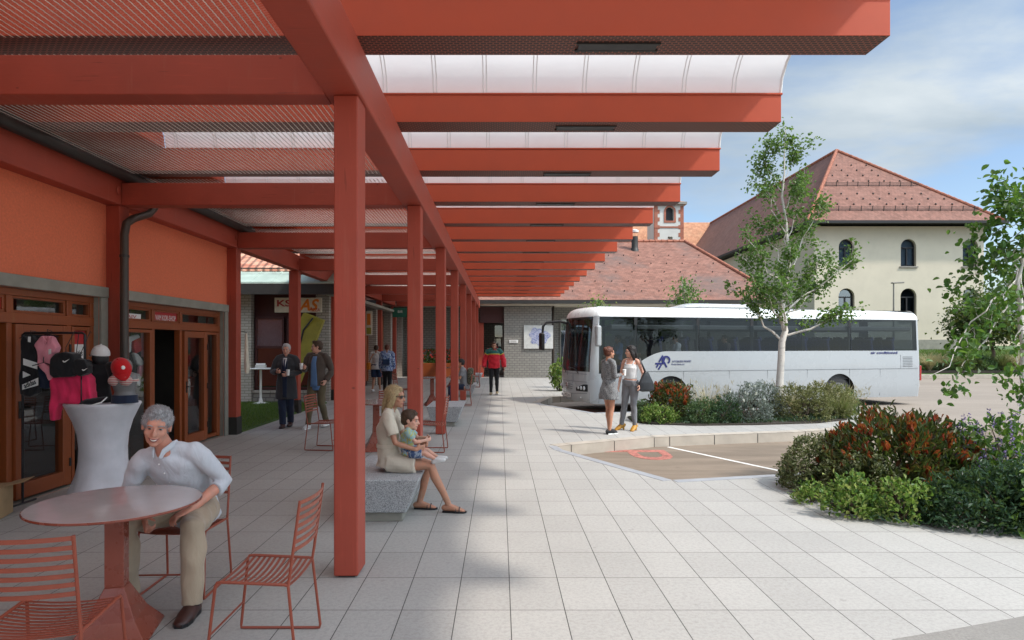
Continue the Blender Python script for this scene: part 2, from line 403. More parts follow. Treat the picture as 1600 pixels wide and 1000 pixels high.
KERB = [(.98, 11.0), (2.93, 12.07), (5.86, 12.77), (6.7, 13.06), (7.9, 13.7), (8.9, 14.8), (9.3, 16.3)]
KERB2 = [(1.2, 19.2), (1.75, 21.3), (6, 23.2)]
for K in (KERB, KERB2):
    for (x0, y0), (x1, y1) in zip(K, K[1:]):
        a, b = Vector((x0, y0, 0)), Vector((x1, y1, 0)); d = (b - a).normalized(); nrm = Vector((d.y, -d.x, 0)); t = .3
        jt.obox((a + b) / 2 - nrm * .11, d, nrm, (0, 0, 1), (b - a).length / 2 - .002, .113, .0045, 0)   # kerb top stones, 4 mm proud
        while t < (b - a).length:
            jt.obox(a + d * t + Vector((0, 0, -.095)), d, nrm, (0, 0, 1), .006, .004, .093, 1); jt.obox(a + d * t - nrm * .11, d, nrm, (0, 0, 1), .004, .112, .0055, 1); t += .95
tag(jt.build('kerb', [M['kerb'], M['dark_metal']]), kind='structure')
ed = MB()
for K in ([(12.4, 10.7), (3.93, 8.66), (2.22, 8.25), (1.05, 10.6), (.98, 11.0)], [(8.6, 17.83), (2.42, 16.35), (1.25, 18.7), (1.2, 19.2)]):
    for (x0, y0), (x1, y1) in zip(K, K[1:]):
        a, b = Vector((x0, y0, 0)), Vector((x1, y1, 0)); d = (b - a).normalized(); nrm = Vector((-d.y, d.x, 0))
        ed.obox((a + b) / 2 + nrm * .075, d, nrm, (0, 0, 1), (b - a).length / 2 - .001, .07, .004)
tag(ed.build('edging_strip', M['edge']), kind='structure')
sheet('bay_paving', [(1.0, 8.2), (12.6, 8.2), (12.6, 14.6), (9.0, 14.9), (.9, 11.2)], -.186, M['bay'], base=-.25)
sheet('bay_paving', [(1.15, 16.2), (9.3, 17.6), (9.6, 19.4), (1.1, 19.5)], -.186, M['bay'], base=-.25)
tag(text('P', 1.0, 1.25, M['redpaint'], None, 'road_marking', (1.75, 11.72, -.1855), (0, -1, 0), (1, 0, 0), .0015), kind='structure')
tag(text('P', .75, 1.25, M['redpaint'], None, 'road_marking', (1.95, 19.1, -.1855), (0, -1, 0), (1, 0, 0), .0015), kind='structure')
w = MB(); a, b = gnd(1044, 698, -.18), gnd(1250, 742, -.18); w.bar((a.x, a.y, -.1845), (b.x, b.y, -.1845), .07, .003, side=(0.8, .6, 0))
tag(w.build('white_line', M['whitepaint']), kind='structure')
sheet('grey_path', [(gnd(1395, 1000).x, gnd(1395, 1000).y), (1.6, 3.2), (7, 2.6), (7, 4.6), (gnd(1600, 964).x, gnd(1600, 964).y), (gnd(1480, 986).x, gnd(1480, 986).y)], .006, M['patch'])
# lawn beside the shops, with real blades
sheet('lawn_bed', [(-13, 12.75), (-5.13, 12.75), (-5.13, 19.0), (-13, 19.0)], .03, M['lawn'], base=-.02)
def leaf_mesh(name, C, D, N, Ls, Ws, mat, parent, bend=.25, shape='leaf'):
    """one small folded leaf per row: centre C, pointing along D, face normal N, length Ls, width Ws"""
    C, D, N = np.asarray(C, float), np.asarray(D, float), np.asarray(N, float)
    D /= np.linalg.norm(D, axis=1)[:, None] + 1e-9
    S = np.cross(D, N); S /= np.linalg.norm(S, axis=1)[:, None] + 1e-9; N = np.cross(S, D)
    n = len(C); Ls = np.broadcast_to(Ls, n)[:, None]; Ws = np.broadcast_to(Ws, n)[:, None]
    if shape == 'leaf':
        P = [C - D * Ls * .5]
        for f, w in ((-.27, .36), (.0, .5), (.27, .33)): P.append(C + D * Ls * f + S * Ws * w + N * Ws * bend * w * 2)
        P.append(C + D * Ls * .5 - N * Ls * .12)
        for f, w in ((.27, .33), (.0, .5), (-.27, .36)): P.append(C + D * Ls * f - S * Ws * w + N * Ws * bend * w * 2)
        V = np.stack(P, 1).reshape(-1, 3); base = np.arange(n)[:, None] * 8                  # two halves folded along the midrib
        F = np.concatenate([base + np.array([0, 1, 2, 3, 4]), base + np.array([0, 4, 5, 6, 7])], 1).reshape(-1); sz = np.full(2 * n, 5)
    elif shape == 'small':
        P = [C - D * Ls * .5, C + S * Ws * .5, C + D * Ls * .5, C - S * Ws * .5]
        V = np.stack(P, 1).reshape(-1, 3); F = np.arange(4 * n); sz = np.full(n, 4)
    else:                                                    # blade: bends over along its length
        P = []
        for k, (f, wd) in enumerate(((0, 1), (.35, .85), (.7, .55), (1, .08))):
            c = C + D * Ls * f * (1 - .12 * f) + N * Ls * bend * f * f
            P += [c - S * Ws * wd * .5, c + S * Ws * wd * .5]
        V = np.stack(P, 1).reshape(-1, 3); base = np.arange(n)[:, None] * 8
        F = np.concatenate([base + np.array([2 * k, 2 * k + 1, 2 * k + 3, 2 * k + 2]) for k in range(3)], 1).reshape(-1); sz = np.full(3 * n, 4)
    V = V - np.array(ORG[parent.name] if parent is not None else (0, 0, 0))
    return link_mesh(name, np_mesh(name, V, F, sz, smooth=False), mat, parent)
def rnd(n, a, b): return RNG.uniform(a, b, n)
def unit(n):
    v = RNG.normal(size=(n, 3)); return v / np.linalg.norm(v, axis=1)[:, None]
M['grass'] = leafmat('lawn_blades', [(.05, .10, .015), (.09, .16, .025), (.13, .19, .04)], .3)
n = 22000
C = np.stack([rnd(n, -8.4, -5.15), rnd(n, 12.78, 18.95), np.full(n, .03)], 1); D = unit(n) * .45; D[:, 2] = 1
tag(leaf_mesh('grass', C, D, unit(n), rnd(n, .04, .08), rnd(n, .006, .011), M['grass'], None, .35, 'blade'), kind='stuff')
# the grassy bank under the big building
bk = MB(); prof = [(36.6, -.2), (36.62, .0), (37.2, .05), (40, .35), (44, 1.0), (47.2, 1.35), (110, 1.5)]
xs = [13.8, 20, 26, 34, 50, 90]
for i in range(len(prof) - 1):
    for j in range(len(xs) - 1):
        bk.add([(xs[j], prof[i][0], prof[i][1]), (xs[j + 1], prof[i][0], prof[i][1]), (xs[j + 1], prof[i + 1][0], prof[i + 1][1]), (xs[j], prof[i + 1][0], prof[i + 1][1])], [(0, 1, 2, 3)], 1 if i == 0 else 0)
tag(bk.build('grass_bank', [M['lawn'], M['kerb']], fix=False), kind='structure')
n = 30000
yy = rnd(n, 38.2, 47); C = np.stack([rnd(n, 21, 40), yy, np.interp(yy, [p[0] for p in prof], [p[1] for p in prof])], 1); D = unit(n) * .4; D[:, 2] = 1
tag(leaf_mesh('grass', C, D, unit(n), rnd(n, .08, .16), rnd(n, .02, .035), M['grass'], None, .3, 'blade'), kind='stuff')
bk = MB().box(14, 60, 36.3, 36.59, -.2, .03); tag(bk.build('kerb', M['kerb'], bevel=.02), kind='structure')

# ================================================================== the canopy
BAY, Y1 = 3.8, 4.79
cano = thing('canopy', 'long terracotta timber canopy with slatted gutters and white vaulted roof over the plaza', 'canopy', (-1.15, Y1, 0))
M['soffit'] = None
t = NT('perforated_soffit'); b = t.n('ShaderNodeTexBrick', offset=.5, i_Vector=t.uv, i_Color1=(.012, .008, .007), i_Color2=(.012, .008, .007), i_Mortar=(.26, .075, .045), i_Scale=1.0)
for k, v in (('Mortar Size', .006), ('Brick Width', .052), ('Row Height', .03), ('Mortar Smooth', .3)): b.inputs[k].default_value = v
M['soffit'] = t.done(t.principled(b.outputs[0], .5, t.bump(b.outputs[1], .6, .004)))
t = NT('white_vault_sheet'); o_ = t.obj
c = t.mix(t.ramp(t.noise(t.map(o_, (.5, 2, 1)), 2.2, 5), .3, .75), (.86, .82, .79), (.92, .88, .85))
d = t.n('ShaderNodeBsdfDiffuse', i_0=c); tr = t.n('ShaderNodeBsdfTranslucent', i_0=c); gl = t.n('ShaderNodeBsdfGlossy', i_Roughness=.25)
m1 = t.n('ShaderNodeMixShader', i_0=.55, i_1=d.outputs[0], i_2=tr.outputs[0]); M['vault'] = t.done(t.n('ShaderNodeMixShader', i_0=.04, i_1=m1.outputs[0], i_2=gl.outputs[0]))
M['rib'] = plain('vault_rib', (.74, .73, .72), .5, var=.04)
for k in range(8):
    y = Y1 + BAY * k
    p = MB().box(-1.245, -1.062, y, y + .27, .012, 3.618); q = p.build('post', M['post'], cano, bevel=.012)
    MB().box(-1.215, -1.09, y + .03, y + .24, -.01, .02).build('foot_plate', M['dark_metal'], q)
    MB().box(-5.08, -1.312, y, y + .22, 3.62, 3.92).build('cross_beam', M['beam'], cano, bevel=.01)
MB().box(-1.31, -1.04, -2, 33.1, 3.62, 4.0).build('main_beam', M['beam'], cano, bevel=.012)
MB().box(-5.30, -5.083, -2, 31.2, 3.62, 4.0).build('wall_beam', M['beam'], cano, bevel=.012)
for k in range(0, 8):
    y = Y1 + BAY * k
    q = MB().box(-5.34, -5.1, y, y + .22, .0, 3.618).build('wall_post', M['post'], cano, bevel=.01)
    MB().box(-5.355, -5.09, y - .012, y + .232, .0, .34).build('base_sleeve', M['dark_metal'], q)
    if k < 6:
        c = MB().ball((-5.072, y - .07, 3.80), (.012, .05, .05), n=8, m=6).build('bolt_cap', M['beam'], cano, smooth=True)
GY = [4.9 + 1.9 * i for i in range(-3, 15)]
for i, y in enumerate(GY):
    b = MB().box(-5.7, 2.99, y, y + .33, 4.112, 4.40)
    b.m = [1 if f == 0 else 0 for f in range(6)]
    g = b.build('box_gutter', [M['gutter'], M['soffit']], cano, bevel=.004)
    MB().box(-5.7, 3.0, y - .012, y + .34, 4.401, 4.418).build('gutter_lip', M['gutter'], g)
    s = MB(); s.box(.62, 1.24, y + .12, y + .22, 4.100, 4.1095)
    s.build('vent_slot', M['black'], g)
    fr = MB(); fr.box(.60, 1.26, y + .105, y + .118, 4.098, 4.1105).box(.60, 1.26, y + .222, y + .235, 4.098, 4.1105); fr.build('slot_frame', M['dark_metal'], g)
def vault_mesh(ya, yb):
    b = MB(); xs = np.arange(-4.55, 3.001, .53 / 2); N = 10
    P = [(ya + (yb - ya) * .5 * (1 - math.cos(math.pi * j / N)), 4.42 + .46 * math.sin(math.pi * j / N) ** .9) for j in range(N + 1)]
    P[0] = (ya, 4.42); P[-1] = (yb, 4.42)
    X = list(np.linspace(-4.55, 3.0, 30))
    b.v += [(x, y, z) for x in X for (y, z) in P]
    for a in range(len(X) - 1):
        for j in range(N): b.f.append([a * (N + 1) + j, a * (N + 1) + j + 1, (a + 1) * (N + 1) + j + 1, (a + 1) * (N + 1) + j]); b.m.append(0)
    x = -4.4
    while x < 3:
        for dx in (-.018, .018): b.loft([(x + dx, y, z - .008) for y, z in P], [.006] * len(P), 5, mi=1)
        x += .53
    b.loft([(2.99, y, z - .01) for y, z in P], [.014] * len(P), 6, mi=1)
    k = len(b.v); b.v += [(-4.56, y, z) for y, z in P]; b.f.append([k + j for j in range(len(P))]); b.m.append(2)
    b.box(-5.7, -4.57, ya + .04, yb - .04, 4.404, 4.43, 2)
    return b
for y0, y1 in zip(GY, GY[1:]): vault_mesh(y0 + .30, y1 + .02).build('vault_panel', [M['vault'], M['rib'], M['gutter']], cano, smooth='auto', fix=False)
# expanded metal ceiling between the cross beams, every strand real
sx_, sy_ = .055, .024; nx = int(3.7 / sx_); ny = int((BAY - .25) / sy_)
X = -5.02 + sx_ * (np.arange(nx) + .5); Yk = .24 + sy_ * np.arange(ny + 1); V = []; F = []; k = 0
wob = np.where(np.arange(ny + 1) % 2 == 0, -.0016, .0016)
for i, x in enumerate(X):                                            # main strands run away from the camera, slightly zigzag
    c = x + wob; V += [np.stack([c - .0044, Yk, np.full(ny + 1, 4.030)], 1), np.stack([c + .0044, Yk, np.full(ny + 1, 4.032)], 1)]
    j = np.arange(ny); F.append(np.stack([k + j, k + j + 1, k + ny + 1 + j + 1, k + ny + 1 + j], 1)); k += 2 * (ny + 1)
    if i < nx - 1:                                                   # thinner bridges to the next strand
        y0 = Yk[:-1]; p = np.stack([np.full(ny, x), y0, np.full(ny, 4.031)], 1); q = np.stack([np.full(ny, x + sx_), y0 + sy_ * .9, np.full(ny, 4.031)], 1); w_ = np.array((0, .0030, .001))
        V += [np.stack([p - w_, p + w_, q + w_, q - w_], 1).reshape(-1, 3)]; j = np.arange(ny) * 4 + k; F.append(np.stack([j, j + 1, j + 2, j + 3], 1)); k += 4 * ny
V = np.concatenate(V); F = np.concatenate(F)
mm = np_mesh('mesh_panel', V - np.array((-1.15, 0, 0)), F.ravel(), np.full(len(F), 4)); mm.materials.append(M['mesh_metal'])
for k in range(-1, 7):
    o = bpy.data.objects.new('mesh_panel', mm); COL.objects.link(o); o.parent = cano; o.location = (0, BAY * k, 0); ORG[o.name] = ORG[cano.name]

# ================================================================== wall helpers
def wall_holes(b, outer, holes, o, ax, ay, az, reveal, mi=0, mrev=None):
    """flat wall with real openings; reveals go back along -az"""
    o, ax, ay, az = Vector(o), Vector(ax), Vector(ay), Vector(az)
    bm = bmesh.new(); ed = []
    for loop in [outer] + holes:
        vs = [bm.verts.new(o + ax * u + ay * v) for u, v in loop]
        ed += [bm.edges.new((vs[i], vs[(i + 1) % len(vs)])) for i in range(len(vs))]
    bmesh.ops.triangle_fill(bm, edges=ed, use_beauty=True, use_dissolve=False)
    for f in bm.faces:
        if f.normal.dot(az) < 0: f.normal_flip()
    bm.verts.index_update(); b.add([v.co for v in bm.verts], [[v.index for v in f.verts] for f in bm.faces], mi); bm.free()
    for loop in holes:
        P = [o + ax * u + ay * v for u, v in loop]; n = len(P)
        b.add(P + [p - az * reveal for p in P], [(i, (i + 1) % n, n + (i + 1) % n, n + i) for i in range(n)], mi if mrev is None else mrev)
    return b
def rect(u0, u1, v0, v1): return [(u0, v0), (u1, v0), (u1, v1), (u0, v1)]
def arch(u0, u1, v0, v1, n=10):
    r = (u1 - u0) / 2; c = (u0 + u1) / 2
    return [(u0, v0), (u1, v0)] + [(c + r * math.cos(math.pi * i / n), v1 - r + r * math.sin(math.pi * i / n)) for i in range(n + 1)]

# ================================================================== the clothes shop on the left
shop = thing('shop_building', 'orange rendered shop building with wood framed storefronts behind the canopy', 'building', (-5.28, 8.6, 0))
WX = -5.285
b = MB(); holes = []
for k in (-1, 0, 1): holes.append(rect(Y1 + BAY * k + .36, Y1 + BAY * (k + 1) - .16, 0.002, 2.37))
wall_holes(b, rect(-2, 12.62, 0, 4.06), holes, (WX, 0, 0), (0, 1, 0), (0, 0, 1), (1, 0, 0), .3, 0, 1)
b.box(-13, WX - .01, 12.45, 12.62, 0, 4.05); b.box(-13, WX - .31, -2, -1.9, 0, 4.05); b.box(-13, -12.9, -2, 12.6, 0, 4.05)
b.build('wall', [M['stucco'], M['concrete']], shop, fix=False)
for k in (-1, 0, 1): MB().box(WX + .003, WX + .05, Y1 + BAY * k + .235, Y1 + BAY * (k + 1) - .015, 2.372, 2.51).build('lintel', M['concrete'], shop, bevel=.006)
for k in (-1, 0, 1):
    for y0, y1 in ((Y1 + BAY * k + .235, Y1 + BAY * k + .36), (Y1 + BAY * (k + 1) - .16, Y1 + BAY * (k + 1) - .015)): MB().box(WX + .003, WX + .04, y0, y1, 0, 2.37).build('jamb', M['concrete'], shop, bevel=.006)
b = MB(); b.loft([(-4.99, y, 4.0) for y in (-2, 5, 12.9)], [.075] * 3, 12, side=(1, 0, 0)); b.box(-5.3, -4.93, -2, 12.9, 4.06, 4.085)
b.build('gutter', M['dark_metal'], shop, smooth='auto')
b = MB(); b.add([(-4.95, -2, 4.09), (-4.95, 12.9, 4.09), (-9, 12.9, 6.2), (-9, -2, 6.2), (-13.2, 12.9, 4.09), (-13.2, -2, 4.09)], [(0, 1, 2, 3), (3, 2, 4, 5)])
M['tile_red'] = tiles('clay_tiles_red', (.30, .10, .06), (.40, .15, .09)); b.build('roof', M['tile_red'], shop, fix=False)
b = MB(); b.tube([(-4.99, 9.3, 3.93), (-4.99, 9.25, 3.72), (-4.99, 9.1, 3.6), (-4.98, 8.7, 3.46), (-4.97, 8.52, 3.36), (-4.97, 8.47, 3.2), (-4.97, 8.47, 1.6), (-4.97, 8.47, .02)], .052, 12)
dp = b.build('downpipe', M['downpipe'], shop, smooth=True)
for z in (2.9, 1.5, .3): MB().lathe([(.058, 0), (.06, .005), (.06, .03), (.058, .035)], (-4.97, 8.47, z), 12).build('pipe_bracket', M['dark_metal'], dp)
# room behind the glass
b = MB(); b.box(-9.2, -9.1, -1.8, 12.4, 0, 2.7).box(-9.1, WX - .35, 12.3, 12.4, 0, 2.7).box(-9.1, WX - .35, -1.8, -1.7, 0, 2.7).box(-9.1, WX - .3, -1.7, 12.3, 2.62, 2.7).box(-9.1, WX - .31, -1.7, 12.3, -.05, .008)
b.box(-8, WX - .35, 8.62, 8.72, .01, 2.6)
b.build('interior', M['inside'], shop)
FX0, FX1, GX = WX - .16, WX - .06, WX - .115
def storefront(y0, y1, mull, doors):
    """timber frame between two jambs: transom lights above, doors and windows below"""
    f = MB(); f.box(FX0, FX1, y0, y1, 2.29, 2.369).box(FX0, FX1 + .002, y0, y1, 1.985, 2.10)
    ys = [y0] + mull + [y1]
    for i, y in enumerate(ys):
        a, c = (y, y + .07) if i == 0 else (y - .07, y) if i == len(ys) - 1 else (y - .04, y + .04)
        f.box(FX0 - .002, FX1 - .003, a, c, .009, 1.985).box(FX0 - .002, FX1 - .003, a, c, 2.10, 2.29)
    fr = f.build('storefront_frame', M['wood'], shop, bevel=.006)
    for a, c in zip(ys, ys[1:]):
        w = MB(); e = .045
        for u0, u1, v0, v1 in ((a + e, c - e, 2.101, 2.13), (a + e, c - e, 2.26, 2.289), (a + e, a + e + .035, 2.13, 2.26), (c - e - .035, c - e, 2.13, 2.26)): w.box(FX0 + .02, FX1 - .02, u0, u1, v0, v1)
        q = w.build('transom_window', M['wood'], shop, bevel=.004); MB().box(GX - .004, GX + .004, a + e + .02, c - e - .02, 2.12, 2.27).build('pane', M['pane'], q)
    for (a, c, typ) in doors:
        if typ == 'open': continue
        w = MB(); st = .11 if typ == 'door' else .05; z0 = .03; xo = .03 if typ == 'door' else .0
        w.box(FX0 + xo, FX1 + xo, a, a + st, z0, 1.975).box(FX0 + xo, FX1 + xo, c - st, c, z0, 1.975)
        w.box(FX0 + xo + .002, FX1 + xo - .002, a + st, c - st, 1.975 - st, 1.974).box(FX0 + xo + .002, FX1 + xo - .002, a + st, c - st, z0 + .001, z0 + (.17 if typ == 'door' else .06))
        q = w.build('door' if typ == 'door' else 'window', M['wood'], shop, bevel=.006)
        MB().box(GX + xo - .004, GX + xo + .004, a + st - .02, c - st + .02, .06, 1.975 - st + .02).build('pane', M['pane'], q)
        if typ == 'door':
            h = MB(); yh = a + .055; x = FX1 + xo; h.tube([(x, yh, 1.03), (x + .045, yh, 1.03), (x + .05, yh + .02, 1.03), (x + .05, yh + .12, 1.03)], .009, 8); h.box(x, x + .008, yh - .02, yh + .02, .93, 1.12)
            h.build('handle', M['dark_metal'], q, smooth='auto')
            for z in (.3, 1.0, 1.7): MB().tube([(x + .01, c + .004, z - .05), (x + .01, c + .004, z + .05)], .012, 8).build('hinge', M['dark_metal'], q)
storefront(Y1 + .36, Y1 + BAY - .16, [6.98, 7.95], [(5.2, 6.9, 'open'), (7.03, 7.9, 'door'), (8.0, 8.35, 'window')])
storefront(Y1 + BAY + .36, Y1 + 2 * BAY - .16, [9.88, 10.74], [(9.03, 9.83, 'window'), (9.93, 10.68, 'open'), (10.80, 11.62, 'door'), (11.66, 12.14, 'window')])
storefront(Y1 - BAY + .36, Y1 - .16, [2.6, 3.6], [(1.4, 2.5, 'window'), (2.7, 3.5, 'door'), (3.7, 4.5, 'window')])
# paper signs behind the transom lights
M['sign_red'] = plain('red_sign_sheet', (.42, .02, .025), .5, var=.1); M['sign_white'] = plain('white_sign_sheet', (.72, .7, .68), .6, var=.05)
sg = MB().box(GX + .012, GX + .016, 6.45, 6.9, 2.09, 2.27).build('sign_sheet', M['sign_red'], shop); text('OUTLET CITY', .42, .075, M['sign_white'], sg, o=(GX + .017, 6.47, 2.14), ax=(0, 1, 0), depth=.001)
sg = MB().box(GX + .012, GX + .016, 9.97, 10.66, 2.09, 2.28).build('sign_sheet', M['sign_red'], shop); text('VAM KOR-SHOP', .62, .085, M['sign_white'], sg, o=(GX + .017, 10.0, 2.13), ax=(0, 1, 0), depth=.001)
sg = MB().box(GX + .012, GX + .016, 9.08, 9.6, 2.105, 2.20).build('sign_sheet', M['sign_white'], shop); text('NAJV', .36, .06, M['sign_red'], sg, o=(GX + .017, 9.12, 2.12), ax=(0, 1, 0), depth=.001)
sg = MB().box(GX + .012, GX + .016, 8.05, 8.3, 1.35, 1.95).build('sign_sheet', M['sign_red'], shop); MB().box(GX + .0165, GX + .018, 8.06, 8.29, 1.47, 1.75).build('white_tag', M['sign_white'], sg)
M['ink'] = plain('black_ink', (.012, .012, .014), .6); text('gifts', .17, .09, M['ink'], sg, o=(GX + .019, 8.085, 1.58), ax=(0, 1, 0), depth=.001, shear=.25)
# shop shelves, dim, inside
rng = random.Random(3)
M['stock'] = [plain('folded_clothes_%s' % n, c, .85) for n, c in (('white', (.5, .5, .5)), ('red', (.35, .03, .04)), ('blue', (.05, .08, .22)), ('pink', (.5, .18, .22)), ('black', (.03, .03, .035)))]
for (y0, y1, x) in ((9.2, 12.1, -8.9), (4.6, 8.3, -8.9)):
    sh = thing('shop_shelf', 'dark shelf of folded clothes inside the shop behind the %s' % ('open doorway' if y0 > 9 else 'clothes rack'), 'shelf', (x, (y0 + y1) / 2, .01))
    b = MB()
    for z in (.3, .8, 1.3, 1.8): b.box(x - .18, x + .25, y0, y1, z, z + .03)
    for y in (y0, (y0 + y1) / 2, y1): b.box(x - .18, x + .25, y - .02, y + .02, .01, 2.1)
    b.build('shelf_frame', M['wood'], sh); st = [MB() for _ in M['stock']]
    for z in (.33, .83, 1.33, 1.83):
        y = y0 + .08
        while y < y1 - .3:
            h = rng.uniform(.1, .3); wd = rng.uniform(.2, .3); st[rng.randrange(5)].box(x - .1, x + .2, y, y + wd, z + .001, z + h); y += wd + .04
    for q, mt in zip(st, M['stock']): q.build('folded_stack', mt, sh, bevel=.02)
# ================================================================== buildings behind
M['brick_pale'] = brickwork('pale_brick', (.42, .38, .33), (.34, .31, .27), (.16, .14, .12), .25, .085, .014, stain=.25)
M['brick_grey'] = brickwork('grey_brick', (.27, .255, .225), (.21, .2, .18), (.08, .075, .07), .26, .125, .016, stain=.25)
M['tile_station'] = tiles('station_roof_tiles', (.20, .085, .058), (.28, .13, .092), .24, .21, (.12, .095, .085), .85)
M['tile_big'] = tiles('plain_tiles_brown_red', (.18, .075, .05), (.24, .11, .08), .24, .3, (.24, .13, .1), .4)
M['tile_orange'] = tiles('orange_tiles', (.44, .19, .10), (.50, .25, .14), .3, .35, (.3, .2, .12), .5)
M['copper'] = plain('green_copper', (.36, .44, .38), .6, var=.15, scale=2, grime=.2)
M['maroon'] = plain('maroon_panel', (.055, .014, .014), .5, var=.15)
M['beige'] = plain('beige_render', (.60, .54, .43), .92, var=.05, scale=.7, bump=.3, bscale=14, grime=.14)
M['curtain'] = plain('white_blind', (.55, .55, .52), .8, var=.1)
M['green_sign'] = plain('green_sign_panel', (.01, .11, .07), .5, var=.1)
M['cream'] = plain('cream_sign_panel', (.66, .6, .48), .55, var=.1)
M['orange_ink'] = plain('orange_lettering', (.72, .2, .02), .5, var=.1); M['maroon_ink'] = plain('red_lettering', (.4, .04, .04), .5, var=.1)
M['olive'] = plain('olive_yellow_board', (.28, .25, .03), .55, var=.15, scale=5)
M['frame_grey'] = plain('grey_door_frame', (.26, .24, .21), .5, var=.1)

# --- snack kiosk with the copper eave
ki = thing('kiosk_building', 'dark maroon kiosk with pale brick pillars and green copper eave behind the lawn', 'kiosk', (-7, 19.5, 0))
KX, KY = -5.27, 19.5
MB().box(-14, KX - .4, KY + .25, 36, 0, 3.6).build('wall', M['maroon'], ki)
b = MB()
for x0, x1 in ((-7.88, -7.56), (-12.0, -11.6)): MB().box(x0, x1, KY - .06, KY + .2, .0, 3.3).build('brick_pillar', M['brick_pale'], ki)
for y in (19.75, 23.6, 27.3, 30.9, 34.4): MB().box(KX - .42, KX, y, y + .5, 0, 3.3).build('brick_pillar', M['brick_pale'], ki)
MB().box(-7.55, KX - .42, KY + .05, KY + .24, 0, .26).build('plinth', M['brick_grey'], ki)
MB().box(-7.55, KX - .43, KY + .02, KY + .24, .262, .34).build('window_sill', M['brick_pale'], ki, bevel=.01)
cols_ = [(-7.5, -6.62), (-6.52, -5.72)]
for x0, x1 in cols_:
    f = MB(); e = .06
    f.box(x0, x1, KY + .12, KY + .22, 2.52, 2.6).box(x0, x1, KY + .12, KY + .22, .36, .44).box(x0, x0 + e, KY + .12, KY + .22, .44, 2.52).box(x1 - e, x1, KY + .12, KY + .22, .44, 2.52).box(x0 + e, x1 - e, KY + .121, KY + .219, 1.62, 1.7)
    q = f.build('window', M['maroon'], ki, bevel=.006)
    MB().box(x0 + e, x1 - e, KY + .17, KY + .18, 1.7, 2.52).build('blind', M['curtain'], q)
    MB().box(x0 + e, x1 - e, KY + .15, KY + .158, .44, 2.52).build('pane', M['darkpane'], q)
    MB().box(x0 + .1, x1 - .1, KY + .185, KY + .2, .5, 1.5).build('panel', M['maroon'], q)
sg = MB().box(-6.86, -5.42, KY - .02, KY + .03, 2.72, 3.17).build('sign_board', M['cream'], ki, bevel=.01)
text('KS', .42, .2, M['maroon_ink'], sg, o=(-6.78, KY - .021, 2.9), depth=.004, bold=.02)
text('AS', .62, .36, M['orange_ink'], sg, o=(-6.12, KY - .021, 2.77), depth=.006, bold=.03, shear=.3)
text('PIZZA', .3, .1, M['maroon_ink'], sg, o=(-5.78, KY - .031, 2.75), depth=.004, shear=.2)
MB().box(-14, -4.86, 18.75, 18.9, 3.22, 3.52).build('gutter', M['dark_metal'], ki)
MB().box(-14, -4.95, 18.9, 36, 3.3, 3.36).build('soffit', M['maroon'], ki)
b = MB(); b.prism([(18.74, 3.53), (19.75, 3.98), (19.75, 4.03), (18.74, 3.58)], (-14, 0, 0), (0, 1, 0), (0, 0, 1), (1, 0, 0), 9.14)
x = -13.5
while x < -4.9: b.bar((x, 18.76, 3.585), (x, 19.74, 4.035), .03, .02); x += .62
b.build('eave_strip', M['copper'], ki)
b = MB(); b.tube([(-14, 19.35, 4.05), (-4.9, 19.35, 4.05)], .02, 6); b.bar((-8, 19.35, 3.85), (-8, 19.35, 4.1), .05, .05); b.bar((-6, 19.35, 3.85), (-6, 19.35, 4.1), .05, .05); b.build('snow_rail', M['dark_metal'], ki)
t = NT('pantiles'); uv = t.uv; s = t.n('ShaderNodeSeparateXYZ', i_0=uv)
wv = t.math('SINE', t.math('MULTIPLY', s.outputs[0], 6.283 / .23)); fr = t.math('FRACT', t.math('DIVIDE', s.outputs[1], .34)); n_ = t.n('ShaderNodeTexVoronoi', i_Vector=t.map(uv, (4.3, 2.9, 1)), i_Scale=1.0).outputs['Color']
c = t.mix(t.n('ShaderNodeSeparateColor', i_0=n_).outputs[0], (.42, .15, .09), (.58, .30, .20)); c = t.mix(t.math('MULTIPLY', t.ramp(fr, .12, .03), .75), c, (.04, .02, .015))
M['pantile'] = t.done(t.principled(c, .8, t.bump(t.math('SUBTRACT', t.math('MULTIPLY', wv, .6), fr), .9, .06)))
b = MB(); b.prism([(19.62, 4.10), (27.5, 8.4), (36, 4.0), (36, 3.6), (27.5, 8.0), (19.62, 3.99)], (-14, 0, 0), (0, 1, 0), (0, 0, 1), (1, 0, 0), 8.8); b.build('roof', M['pantile'], ki)
b = MB()
for y in np.arange(20.4, 34.3, .42):
    if not any(abs(y - q - .25) < .4 for q in (19.75, 23.6, 27.3, 30.9, 34.4)): b.box(KX - .39, KX - .33, y, y + .3, .2, 3.1)
b.build('timber_cladding', M['wood'], ki)
MB().box(-5.25, -4.87, 18.92, 36, 3.24, 3.34).build('side_eave', M['concrete'], ki)
hs = thing('hanging_sign', 'green hanging sign with white lettering under the kiosk eave', 'sign', (-4.6, 29.5, 3.1))
q = MB().box(-4.95, -4.2, 29.5, 29.58, 3.0, 3.42).build('panel', M['green_sign'], hs, bevel=.01); text('BAR', .22, .12, M['white'], q, o=(-4.7, 29.499, 3.2), depth=.004)
MB().box(-4.9, -4.26, 29.52, 29.56, 3.422, 3.48).build('bracket', M['dark_metal'], hs)
ss = thing('side_sign', 'tall cream and orange advertising panel on the kiosk corner', 'sign', (-5.2, 25, 2.4)); MB().box(-5.24, -4.98, 24.96, 25.0, 2.1, 3.05).build('panel', M['cream'], ss, bevel=.01)
MB().box(-5.18, -5.04, 24.945, 24.959, 2.5, 2.95).build('picture', M['orange_ink'], ss); MB().box(-5.2, -5.02, 24.945, 24.959, 2.15, 2.4).build('picture', M['olive'], ss)
